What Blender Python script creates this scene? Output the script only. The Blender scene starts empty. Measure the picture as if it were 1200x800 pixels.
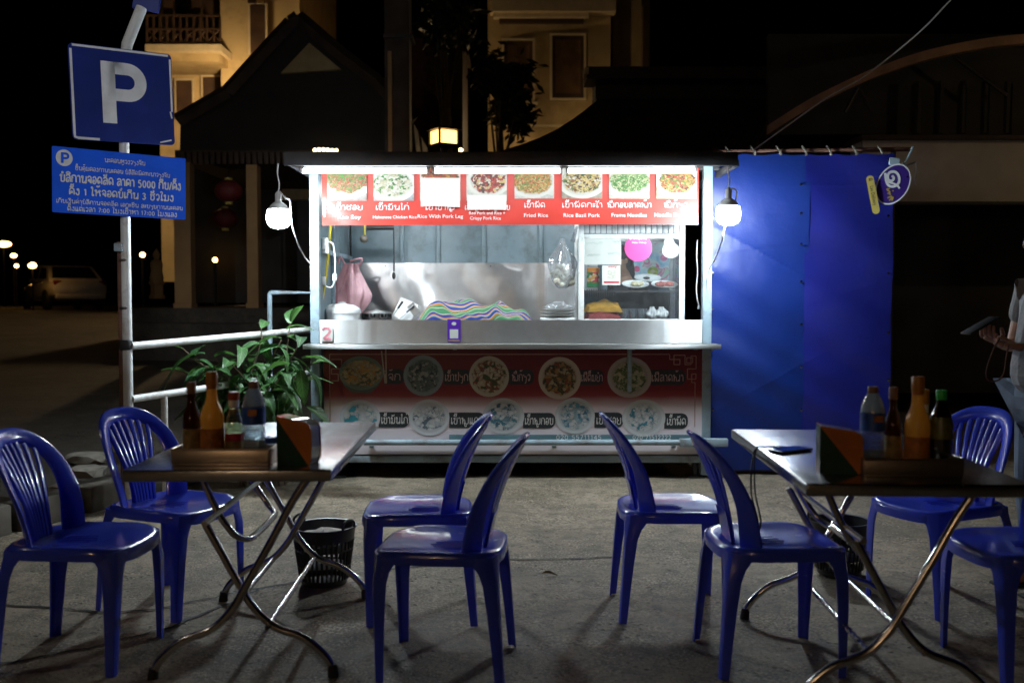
import bpy, bmesh, math, random
from mathutils import Vector, Matrix
R = random.Random(7)
rad = math.radians
scene = bpy.context.scene
C = scene.collection

# ------------------------------------------------------------------ camera, world, exposure
F = 1166.7                                   # focal length in pixels of a 1200 wide picture (35 mm)
CAMZ = 1.28
PITCH = math.atan(50 / F)
cam = bpy.data.cameras.new('camera'); cam_ob = bpy.data.objects.new('camera', cam); C.objects.link(cam_ob)
cam.lens = 35; cam.sensor_width = 36; cam.clip_end = 400
cam_ob.location = (0, 0, CAMZ); cam_ob.rotation_euler = (math.pi / 2 - PITCH, 0, 0)
cam.dof.use_dof = True; cam.dof.focus_distance = 5.6; cam.dof.aperture_fstop = 2.4
scene.camera = cam_ob
world = bpy.data.worlds.new('World'); scene.world = world; world.use_nodes = True
wn = world.node_tree.nodes; wl = world.node_tree.links
sky = wn.new('ShaderNodeTexSky'); sky.sky_type = 'NISHITA'; sky.sun_disc = False
sky.sun_elevation = rad(-7); sky.sun_rotation = rad(200)
bg = wn['Background']; bg.inputs['Strength'].default_value = 0.06
wl.new(sky.outputs[0], bg.inputs['Color'])
scene.view_settings.view_transform = 'Standard'; scene.view_settings.look = 'None'
scene.view_settings.exposure = 0; scene.view_settings.gamma = 1
scene.cycles.use_light_tree = True
scene.cycles.max_bounces = 7; scene.cycles.sample_clamp_indirect = 3.0
scene.cycles.caustics_reflective = False; scene.cycles.caustics_refractive = False
scene.cycles.transparent_max_bounces = 12

TUBE_E = 46.0; INNER_E = 98.0; BULB_E = 430.0; STREET_E = 460.0; SIDE_E = 200.0; HOUSE_E = 1000.0; LANTERN_E = 4.2

def at(px, py, Y):
    x = (px - 600) / F; u = (400 - py) / F
    d = Vector((x, math.cos(PITCH) + u * math.sin(PITCH), -math.sin(PITCH) + u * math.cos(PITCH)))
    return Vector((0, 0, CAMZ)) + d * (Y / d.y)
def gp(px, Y):                               # x of a pixel column at depth Y
    return (px - 600) / F * Y

# ------------------------------------------------------------------ materials
def nodes_of(name):
    m = bpy.data.materials.new(name); m.use_nodes = True
    nt = m.node_tree; b = nt.nodes['Principled BSDF']
    return m, nt, nt.nodes, nt.links, b
def mixc(nt, fac, a, b, mode='MIX'):
    n = nt.nodes.new('ShaderNodeMix'); n.data_type = 'RGBA'; n.blend_type = mode
    for sock, v in ((n.inputs[0], fac), (n.inputs[6], a), (n.inputs[7], b)):
        if hasattr(v, 'is_linked') or isinstance(v, bpy.types.NodeSocket): nt.links.new(v, sock)
        elif isinstance(v, (int, float)): sock.default_value = v
        else: sock.default_value = (*v[:3], 1)
    return n.outputs[2]
def mth(nt, op, a, b=None, c=None, clamp=False):
    n = nt.nodes.new('ShaderNodeMath'); n.operation = op; n.use_clamp = clamp
    for i, v in enumerate((a, b, c)):
        if v is None: continue
        if isinstance(v, bpy.types.NodeSocket): nt.links.new(v, n.inputs[i])
        else: n.inputs[i].default_value = v
    return n.outputs[0]
def noise(nt, vec, scale, detail=4, rough=0.55, dist=0.0):
    n = nt.nodes.new('ShaderNodeTexNoise'); n.inputs['Scale'].default_value = scale
    n.inputs['Detail'].default_value = detail; n.inputs['Roughness'].default_value = rough
    n.inputs['Distortion'].default_value = dist
    if vec is not None: nt.links.new(vec, n.inputs['Vector'])
    return n.outputs['Fac'], n.outputs['Color']
def ramp(nt, fac, stops, interp='LINEAR'):
    n = nt.nodes.new('ShaderNodeValToRGB'); n.color_ramp.interpolation = interp
    e = n.color_ramp.elements
    while len(e) < len(stops): e.new(0.5)
    for el, (p, c) in zip(e, stops):
        el.position = p; el.color = (*c[:3], 1) if not isinstance(c, (int, float)) else (c, c, c, 1)
    nt.links.new(fac, n.inputs[0]); return n.outputs[0]
def coords(nt, kind='Object'):
    return nt.nodes.new('ShaderNodeTexCoord').outputs[kind]
def bump_to(nt, b, h, strength=0.3, dist=0.01):
    n = nt.nodes.new('ShaderNodeBump'); n.inputs['Strength'].default_value = strength; n.inputs['Distance'].default_value = dist
    nt.links.new(h, n.inputs['Height']); nt.links.new(n.outputs[0], b.inputs['Normal'])
M = {}
def mat(name, col, rough=.5, metal=0, var=.15, vs=5, bump=0, bs=60, rvar=.12, coat=0, grime=None, gs=3, bd=.004, trans=None):
    m, nt, N, L, b = nodes_of(name)
    co = coords(nt)
    f, _ = noise(nt, co, vs)
    lo = [max(0, c * (1 - 1.6 * var)) for c in col]; hi = [min(1, c * (1 + 1.6 * var)) for c in col]
    c = ramp(nt, f, [(.25, lo), (.75, hi)])
    if grime is not None:
        g, _ = noise(nt, co, gs, 8, .65)
        c = mixc(nt, ramp(nt, g, [(.5, 0), (.72, 1)]), c, grime)
    L.new(c, b.inputs['Base Color'])
    g2, _ = noise(nt, co, vs * 4, 6, .6)
    r = mth(nt, 'MULTIPLY_ADD', g2, 2 * rvar, rough - rvar, clamp=True); L.new(r, b.inputs['Roughness'])
    b.inputs['Metallic'].default_value = metal; b.inputs['Coat Weight'].default_value = coat
    if bump:
        h, _ = noise(nt, co, bs, 5, .6); bump_to(nt, b, h, bump, bd)
    if trans:
        t = N.new('ShaderNodeBsdfTranslucent'); t.inputs['Color'].default_value = (*trans[1], 1)
        mx = N.new('ShaderNodeMixShader'); mx.inputs[0].default_value = trans[0]
        L.new(b.outputs[0], mx.inputs[1]); L.new(t.outputs[0], mx.inputs[2]); L.new(mx.outputs[0], N['Material Output'].inputs[0])
    M[name] = m; return m
def emis(name, col, strength):
    m, nt, N, L, b = nodes_of(name)
    b.inputs['Base Color'].default_value = (.8, .8, .8, 1)
    b.inputs['Emission Color'].default_value = (*col, 1); b.inputs['Emission Strength'].default_value = strength
    M[name] = m; return m
def clear(name, tint, gloss=.12, rough=.05, film=0.0, filmcol=(.8, .8, .8)):
    m, nt, N, L, b = nodes_of(name)
    t = N.new('ShaderNodeBsdfTransparent'); t.inputs[0].default_value = (*tint, 1)
    g = N.new('ShaderNodeBsdfGlossy'); g.inputs['Roughness'].default_value = rough
    lw = N.new('ShaderNodeLayerWeight'); lw.inputs[0].default_value = .35
    f = mth(nt, 'MULTIPLY_ADD', lw.outputs['Facing'], .55, gloss, clamp=True)
    mx = N.new('ShaderNodeMixShader'); L.new(f, mx.inputs[0]); L.new(t.outputs[0], mx.inputs[1]); L.new(g.outputs[0], mx.inputs[2])
    out = mx.outputs[0]
    if film:
        n, _ = noise(nt, coords(nt), 18, 5, .65)
        d = N.new('ShaderNodeBsdfDiffuse'); d.inputs[0].default_value = (*filmcol, 1)
        m2 = N.new('ShaderNodeMixShader'); L.new(mth(nt, 'MULTIPLY', n, film * 2, clamp=True), m2.inputs[0])
        L.new(out, m2.inputs[1]); L.new(d.outputs[0], m2.inputs[2]); out = m2.outputs[0]
    L.new(out, N['Material Output'].inputs[0])
    M[name] = m; return m

# plastics, metals, paints
def chair_plastic():
    m, nt, N, L, b = nodes_of('blue_plastic')
    co = N.new('ShaderNodeNewGeometry').outputs['Position']
    f, _ = noise(nt, co, 7, 5)
    L.new(ramp(nt, f, [(.3, (.030, .060, .52)), (.7, (.040, .078, .62))]), b.inputs['Base Color'])
    b.inputs['Coat Weight'].default_value = .6; b.inputs['Coat Roughness'].default_value = .09
    s, _ = noise(nt, co, 60, 8, .7)
    mp = N.new('ShaderNodeMapping'); mp.inputs['Scale'].default_value = (9, 30, 9); mp.inputs['Rotation'].default_value = (.4, .3, .9); L.new(co, mp.inputs[0])
    sc_, _ = noise(nt, mp.outputs[0], 9, 5, .75)
    du, _ = noise(nt, co, 5, 7, .7)
    L.new(mixc(nt, mth(nt, 'ADD', mth(nt, 'MULTIPLY', ramp(nt, sc_, [(.60, 0), (.72, 1)]), .22), mth(nt, 'MULTIPLY', ramp(nt, du, [(.5, 0), (.75, 1)]), .16)), ramp(nt, f, [(.3, (.040, .078, .74)), (.7, (.054, .104, .86))]), (.22, .23, .38)), b.inputs['Base Color'])
    g, _ = noise(nt, co, 9, 6, .65)
    L.new(mth(nt, 'MULTIPLY_ADD', g, .26, .10, clamp=True), b.inputs['Roughness'])
    bump_to(nt, b, mth(nt, 'ADD', s, mth(nt, 'MULTIPLY', g, 2.0)), .12, .003)
    t = N.new('ShaderNodeBsdfTranslucent'); t.inputs['Color'].default_value = (.025, .035, .8, 1)
    mx = N.new('ShaderNodeMixShader'); mx.inputs[0].default_value = .14
    L.new(b.outputs[0], mx.inputs[1]); L.new(t.outputs[0], mx.inputs[2]); L.new(mx.outputs[0], N['Material Output'].inputs[0])
    M['chair'] = m
chair_plastic()
def steel(name, col, rough, streak=(40, 40, 2), dent=.0, grime=.25, ds=2.5, aniso=0):
    m, nt, N, L, b = nodes_of(name)
    co = coords(nt); b.inputs['Metallic'].default_value = 1
    mp = N.new('ShaderNodeMapping'); mp.inputs['Scale'].default_value = streak; L.new(co, mp.inputs[0])
    s, _ = noise(nt, mp.outputs[0], 3, 6, .6)
    g, _ = noise(nt, co, 6, 8, .65)
    L.new(mixc(nt, mth(nt, 'MULTIPLY', ramp(nt, g, [(.42, 0), (.7, 1)]), grime), col, [c * .35 for c in col]), b.inputs['Base Color'])
    if aniso:
        tn = N.new('ShaderNodeTangent'); tn.direction_type = 'RADIAL'; tn.axis = 'Z'; L.new(tn.outputs[0], b.inputs['Tangent'])
        b.inputs['Anisotropic'].default_value = aniso; b.inputs['Anisotropic Rotation'].default_value = .25
    L.new(mth(nt, 'ADD', mth(nt, 'MULTIPLY_ADD', s, .18, rough - .09), mth(nt, 'MULTIPLY', g, .12), clamp=True), b.inputs['Roughness'])
    d, _ = noise(nt, co, ds, 2, .4)
    bump_to(nt, b, mth(nt, 'ADD', mth(nt, 'MULTIPLY', s, .02), mth(nt, 'MULTIPLY', d, dent)), .6, .02)
    M[name] = m
steel('brushed_steel', (.56, .57, .565), .40, (1.5, 40, 60), .25, aniso=.82)
steel('back_steel', (.74, .74, .74), .34, (2, 40, 50), 2.2, .25, 3.0, aniso=.75)
steel('table_steel', (.50, .51, .52), .17, (30, 2, 30), .25, .5)
steel('chrome', (.62, .6, .57), .16, (20, 20, 20), .0, .35)
steel('tray_steel', (.5, .42, .34), .34, (30, 3, 30), .2, .4)
def twist_chrome():
    m, nt, N, L, b = nodes_of('twisted_chrome'); b.inputs['Metallic'].default_value = 1
    b.inputs['Base Color'].default_value = (.66, .65, .63, 1); b.inputs['Roughness'].default_value = .22
    M['twist'] = m
twist_chrome()
mat('white_paint', (.62, .64, .63), .42, var=.08, grime=(.3, .24, .17), gs=9, bump=.15, bs=80)
mat('rust_pole', (.13, .06, .04), .7, var=.3, vs=14, bump=.3)
mat('stall_paint', (.30, .40, .46), .45, var=.1, grime=(.16, .14, .12), gs=7, bump=.1)
mat('wall_sheet', (.17, .235, .265), .42, var=.16, vs=3, grime=(.10, .12, .12), gs=4.5, bump=.12, bs=20)
mat('dark_metal', (.03, .03, .032), .5, var=.3, bump=.2, grime=(.09, .05, .03))
mat('black_plastic', (.012, .012, .014), .38, var=.2)
mat('black_rubber', (.012, .012, .012), .7, var=.2)
mat('cabinet_white', (.84, .86, .84), .4, var=.05, grime=(.5, .5, .45), gs=10)
mat('paper_white', (.60, .62, .57), .75, var=.04, vs=12, bump=.1, bs=20)
mat('white_plastic', (.72, .74, .74), .35, var=.05)
mat('red_vinyl', (.56, .04, .026), .46, var=.1, vs=2.5, bump=.25, bs=5, bd=.01)
mat('lettering_white', (.8, .8, .78), .5, var=.04)
mat('lettering_pink', (.62, .4, .38), .5, var=.05)
mat('lettering_dark', (.10, .10, .12), .6, var=.1)
mat('lettering_gold', (.45, .34, .06), .5, var=.1)
mat('sign_blue', (.010, .026, .20), .45, var=.12, vs=4, grime=(.015, .025, .16), gs=5)
mat('sign_bright_blue', (.010, .12, .92), .45, var=.08, vs=4)
mat('sign_white', (.74, .75, .77), .5, var=.1, vs=8)
mat('oval_purple', (.045, .02, .20), .4, var=.1)
mat('tag_yellow', (.50, .40, .10), .5, var=.12)
mat('charcoal_print', (.022, .032, .036), .5, var=.2)
mat('line_print', (.42, .25, .2), .5, var=.2)
mat('cable_white', (.7, .7, .66), .5, var=.05)
mat('cable_black', (.012, .012, .012), .5)
mat('hose_yellow', (.62, .50, .05), .5, var=.1)
mat('pink_bag', (.80, .46, .50), .35, var=.25, vs=10, bump=.8, bs=14, bd=.02, trans=(.35, (.8, .35, .4)))
mat('yellow_cloth', (.62, .30, .03), .85, var=.25, vs=20, bump=.5, bs=90)
mat('red_cloth', (.36, .05, .045), .85, var=.25, vs=20, bump=.5, bs=90)
mat('garlic', (.80, .70, .56), .6, var=.3, vs=25, bump=.4)
mat('ceramic', (.8, .8, .78), .2, var=.03)
mat('meat', (.42, .12, .10), .45, var=.4, vs=40, bump=.4)
mat('dumpling', (.62, .52, .32), .45, var=.3, vs=40, bump=.4)
mat('skin', (.36, .19, .12), .5, var=.12, vs=20, bump=.1)
mat('hair', (.012, .010, .009), .45, var=.3, vs=60, bump=.6, bs=120)
mat('nail', (.48, .28, .22), .3, var=.05)
mat('shirt_cloth', (.20, .205, .21), .85, var=.25, vs=9, bump=.6, bs=14, bd=.02)
mat('dark_cloth', (.02, .022, .03), .85, var=.25, vs=9, bump=.6, bs=20)
mat('jeans', (.10, .14, .20), .85, var=.3, vs=9, bump=.5, bs=24)
mat('sauce_dark', (.045, .010, .003), .1, var=.3)
mat('soy_dark', (.015, .008, .004), .12, var=.3)
mat('sauce_yellow', (.84, .52, .12), .2, var=.12, trans=(.35, (1.0, .62, .15)))
mat('label_orange', (.44, .14, .02), .5, var=.3, vs=40)
mat('label_blue', (.02, .08, .36), .45, var=.4, vs=30)
mat('label_red', (.45, .03, .05), .5, var=.3, vs=40)
mat('label_tan', (.30, .20, .07), .5, var=.4, vs=40)
mat('cap_brown', (.22, .11, .07), .5, var=.1)
mat('cap_orange', (.42, .16, .015), .45, var=.1)
mat('cap_red', (.33, .05, .02), .4, var=.1)
mat('cap_green', (.02, .50, .08), .4, var=.05)
mat('cap_blue', (.03, .16, .40), .4, var=.05)
mat('holder_orange', (.56, .17, .03), .35, var=.15, vs=12)
mat('holder_green', (.012, .055, .035), .35, var=.15, vs=12)
mat('napkin', (.66, .60, .54), .85, var=.06, vs=30)
mat('blue_tarp', (.006, .023, .16), .40, var=.14, vs=2.2, bump=.5, bs=4, bd=.02, grime=(.009, .028, .18), gs=3, trans=(.12, (.01, .04, .4)))
mat('violet_tarp', (.010, .014, .18), .42, var=.14, vs=2.2, bump=.5, bs=4, bd=.02, grime=(.012, .016, .15), gs=3, trans=(.12, (.02, .01, .35)))
mat('roof_tile', (.10, .075, .055), .6, var=.35, vs=3, bump=.4, bs=9)
mat('house_wall', (.50, .38, .20), .85, var=.1, vs=1.5, grime=(.30, .21, .10), gs=.9, bump=.1, bs=30)
mat('house_trim', (.62, .52, .34), .8, var=.08)
mat('house_wood', (.06, .032, .018), .6, var=.3, vs=3)
mat('curtain', (.16, .09, .045), .9, var=.3, vs=3)
mat('dark_tile', (.035, .026, .022), .6, var=.35, vs=3, bump=.4, bs=9)
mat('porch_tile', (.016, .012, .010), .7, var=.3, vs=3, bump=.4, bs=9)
mat('dark_wood', (.05, .032, .022), .7, var=.35, vs=4, bump=.3)
mat('tan_pillar', (.36, .21, .09), .8, var=.12, vs=3)
mat('grey_beam', (.50, .47, .40), .8, var=.12, vs=2.5, bump=.2)
mat('rust_beam', (.40, .24, .15), .7, var=.25, vs=4)
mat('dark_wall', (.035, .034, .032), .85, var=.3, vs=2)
mat('car_white', (.72, .68, .62), .3, var=.06, coat=.6)
mat('car_dark', (.28, .25, .24), .3, var=.1, coat=.6)
mat('car_glass', (.012, .012, .014), .08, var=.1)
mat('tail_red', (.20, .015, .012), .25, var=.1)
mat('lantern_red', (.11, .008, .007), .7, var=.2, vs=12)
mat('stone', (.24, .22, .18), .85, var=.25, vs=9, bump=.6, bs=35)
mat('chunk', (.19, .17, .14), .9, var=.25, vs=12, bump=.7, bs=40)
mat('bark', (.10, .075, .045), .85, var=.3, vs=12, bump=.5)
mat('dark_leaf', (.014, .022, .010), .6, var=.4, vs=6)
mat('tin_roof', (.025, .025, .025), .5, var=.3, vs=4, grime=(.07, .035, .02))
mat('frosted', (.66, .72, .74), .35, trans=(.55, (.75, .8, .82)))
clear('glass_pane', (.92, .95, .96), .04, .02, .02)
clear('clear_bag', (.86, .89, .92), .16, .2, .22)
clear('bottle_plastic', (.80, .86, .90), .16, .08, .07)
clear('bottle_glass', (.60, .70, .52), .12, .05, .06)
clear('tinted_glass', (.10, .035, .012), .10, .05)
clear('water', (.86, .92, .95), .05, .02)
emis('tube_light', (.88, .96, 1.0), TUBE_E)
emis('inner_tube', (.90, .96, 1.0), INNER_E); emis('side_light', (1.0, .88, .74), SIDE_E)
emis('bulb_light', (.80, .92, 1.0), BULB_E)
emis('lantern_light', (1.0, .52, .14), LANTERN_E)
emis('street_light', (1.0, .64, .36), STREET_E)
emis('house_light', (1.0, .68, .34), HOUSE_E)
emis('far_light', (1.0, .50, .12), 22)
emis('string_light', (1.0, .75, .38), 5)

def cloth_mat():
    m, nt, N, L, b = nodes_of('striped_cloth')
    u = N.new('ShaderNodeUVMap'); sx = N.new('ShaderNodeSeparateXYZ'); L.new(u.outputs[0], sx.inputs[0])
    f = mth(nt, 'FRACT', mth(nt, 'MULTIPLY', sx.outputs[1], 4.0))
    gr = (.06, .22, .10); bl = (.035, .045, .24); og = (.50, .17, .03); wh = (.48, .46, .36); lb = (.09, .22, .32)
    c = ramp(nt, f, [(0, gr), (.13, wh), (.17, gr), (.28, og), (.36, wh), (.40, bl), (.55, lb), (.60, wh), (.64, og), (.70, bl), (.84, wh), (.88, gr)], 'CONSTANT')
    L.new(c, b.inputs['Base Color']); b.inputs['Roughness'].default_value = .9
    h, _ = noise(nt, coords(nt), 160, 3); bump_to(nt, b, h, .4, .003)
    M['striped_cloth'] = m
cloth_mat()
def ground_mat(name, c1, c2, pit, cracks, sand=(.24, .19, .13)):
    m, nt, N, L, b = nodes_of(name)
    co = coords(nt)
    n1, _ = noise(nt, co, .9, 8, .62); n2, _ = noise(nt, co, 8.5, 9, .72, .5); n3, _ = noise(nt, co, 85, 4, .7)
    n4, _ = noise(nt, co, 3.2, 6, .6, 1.2)
    c = ramp(nt, n1, [(.3, c1), (.7, c2)])
    c = mixc(nt, mth(nt, 'MULTIPLY', ramp(nt, n4, [(.48, 0), (.60, 1)]), .55), c, sand)
    st_, _ = noise(nt, co, .55, 5, .7, .6)
    c = mixc(nt, mth(nt, 'MULTIPLY', ramp(nt, st_, [(.47, 0), (.60, 1)]), .6), c, [x * .42 for x in c1])
    c = mixc(nt, mth(nt, 'MULTIPLY', ramp(nt, n2, [(.40, 1), (.54, 0)]), .66), c, [x * .35 for x in c1])
    c = mixc(nt, mth(nt, 'MULTIPLY', ramp(nt, mth(nt, 'ADD', n3, mth(nt, 'MULTIPLY', mth(nt, 'SUBTRACT', n1, .5), .35)), [(.38, 1), (.48, 0)]), .6), c, [x * .3 for x in c1])
    c = mixc(nt, mth(nt, 'MULTIPLY', ramp(nt, mth(nt, 'ADD', n3, mth(nt, 'MULTIPLY', mth(nt, 'SUBTRACT', n4, .5), .5)), [(.55, 0), (.68, 1)]), .5), c, [min(1, x * 1.7) for x in c2])
    v = N.new('ShaderNodeTexVoronoi'); v.inputs['Scale'].default_value = 22; v.inputs['Randomness'].default_value = 1; L.new(co, v.inputs['Vector'])
    mk, _ = noise(nt, co, 3, 3)
    pitm = mth(nt, 'MULTIPLY', ramp(nt, v.outputs['Distance'], [(.10, 1), (.24, 0)]), ramp(nt, mk, [(.42, 0), (.58, 1)]))
    c = mixc(nt, mth(nt, 'MULTIPLY', pitm, pit), c, [x * .28 for x in c1])
    h = mth(nt, 'ADD', mth(nt, 'MULTIPLY', n2, 1.2), mth(nt, 'MULTIPLY', n3, .55))
    h = mth(nt, 'SUBTRACT', h, mth(nt, 'MULTIPLY', pitm, .8))
    L.new(c, b.inputs['Base Color'])
    L.new(mth(nt, 'MULTIPLY_ADD', n2, .35, .55, clamp=True), b.inputs['Roughness'])
    bump_to(nt, b, h, .9, .014)
    M[name] = m
ground_mat('concrete', (.20, .164, .115), (.42, .345, .245), .8, True)
ground_mat('dirt', (.045, .038, .030), (.085, .068, .050), .5, False, (.09, .07, .05))
def leaf_mat(name, c1, c2):
    m, nt, N, L, b = nodes_of(name)
    u = N.new('ShaderNodeUVMap'); sx = N.new('ShaderNodeSeparateXYZ'); L.new(u.outputs[0], sx.inputs[0])
    d = mth(nt, 'ABSOLUTE', mth(nt, 'SUBTRACT', sx.outputs[0], .5))
    rib = ramp(nt, d, [(.02, 1), (.07, 0)])
    vein = mth(nt, 'FRACT', mth(nt, 'ADD', mth(nt, 'MULTIPLY', sx.outputs[1], 9), mth(nt, 'MULTIPLY', d, -4)))
    vm = mth(nt, 'MULTIPLY', ramp(nt, mth(nt, 'ABSOLUTE', mth(nt, 'SUBTRACT', vein, .5)), [(.06, 1), (.16, 0)]), .5)
    n, _ = noise(nt, coords(nt), 9, 4)
    oi = N.new('ShaderNodeObjectInfo')
    c = mixc(nt, oi.outputs['Random'], c1, c2)
    c = mixc(nt, mth(nt, 'MULTIPLY', n, .5), c, [x * .5 for x in c1])
    c = mixc(nt, mth(nt, 'MAXIMUM', rib, vm), c, [min(1, x * 2.0) for x in c2])
    L.new(c, b.inputs['Base Color']); b.inputs['Roughness'].default_value = .32
    bump_to(nt, b, mth(nt, 'MAXIMUM', rib, vm), .5, .004)
    t = N.new('ShaderNodeBsdfTranslucent'); t.inputs['Color'].default_value = (.10, .26, .05, 1)
    mx = N.new('ShaderNodeMixShader'); mx.inputs[0].default_value = .22
    L.new(b.outputs[0], mx.inputs[1]); L.new(t.outputs[0], mx.inputs[2]); L.new(mx.outputs[0], N['Material Output'].inputs[0])
    M[name] = m
leaf_mat('leaf', (.016, .055, .024), (.060, .135, .042))
def food(name, cols, bgc=None, cx=.5, cy=.5, a=.55, b_=.42, fa=.42, fb=.3, scale=13, seed=0, rim=(.78, .77, .74), tone=None):
    """flat print of a dish: a pale plate with pieces of food in it"""
    m, nt, N, L, b = nodes_of(name)
    g = coords(nt, 'Generated'); s = N.new('ShaderNodeSeparateXYZ'); L.new(g, s.inputs[0])
    x = mth(nt, 'SUBTRACT', s.outputs[0], cx); y = mth(nt, 'SUBTRACT', s.outputs[2], cy)
    cb = N.new('ShaderNodeCombineXYZ'); L.new(x, cb.inputs[0]); L.new(y, cb.inputs[1]); cb.inputs[2].default_value = seed * 3.7
    def rr(p, q):
        return mth(nt, 'SQRT', mth(nt, 'ADD', mth(nt, 'POWER', mth(nt, 'ABSOLUTE', mth(nt, 'DIVIDE', x, p)), 2.0), mth(nt, 'POWER', mth(nt, 'ABSOLUTE', mth(nt, 'DIVIDE', y, q)), 2.0)))
    n, nc = noise(nt, cb.outputs[0], 7, 4, .6)
    v = N.new('ShaderNodeTexVoronoi'); v.inputs['Scale'].default_value = scale * 1.45; v.feature = 'SMOOTH_F1'; v.inputs['Smoothness'].default_value = .35
    wv = N.new('ShaderNodeVectorMath'); wv.operation = 'ADD'; L.new(cb.outputs[0], wv.inputs[0])
    w2 = N.new('ShaderNodeVectorMath'); w2.operation = 'SCALE'; L.new(nc, w2.inputs[0]); w2.inputs['Scale'].default_value = .22
    L.new(w2.outputs[0], wv.inputs[1]); L.new(wv.outputs[0], v.inputs['Vector'])
    sp = N.new('ShaderNodeSeparateColor'); L.new(v.outputs['Color'], sp.inputs[0])
    k = len(cols)
    fc = ramp(nt, sp.outputs[0], [(i / k, c) for i, c in enumerate(cols)], 'CONSTANT')
    fc = mixc(nt, .55, fc, mixc(nt, v.outputs['Distance'], [min(1, 1.35 * c) for c in (1, 1, 1)], (.25, .2, .15)), 'MULTIPLY')
    rp = rr(a, b_); rf = mth(nt, 'ADD', rr(fa, fb), mth(nt, 'MULTIPLY', mth(nt, 'SUBTRACT', n, .5), .55))
    rimc = ramp(nt, rp, [(0, [c * .75 for c in rim]), (.80, [c * .82 for c in rim]), (.86, rim), (1, rim)])
    c = mixc(nt, ramp(nt, rf, [(.93, 0), (1.0, 1)]), fc, rimc)
    if bgc is not None:
        bb = mixc(nt, ramp(nt, n, [(.4, 0), (.6, 1)]), bgc, [x_ * .7 for x_ in bgc])
        c = mixc(nt, ramp(nt, rp, [(.985, 0), (1.0, 1)]), c, bb)
    tone = tone or ((.62, .60, .56) if bgc is not None else (.9, .9, .9))
    c = mixc(nt, 1.0, c, tone, 'MULTIPLY')
    L.new(c, b.inputs['Base Color']); b.inputs['Roughness'].default_value = .55
    M[name] = m; return m
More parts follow.
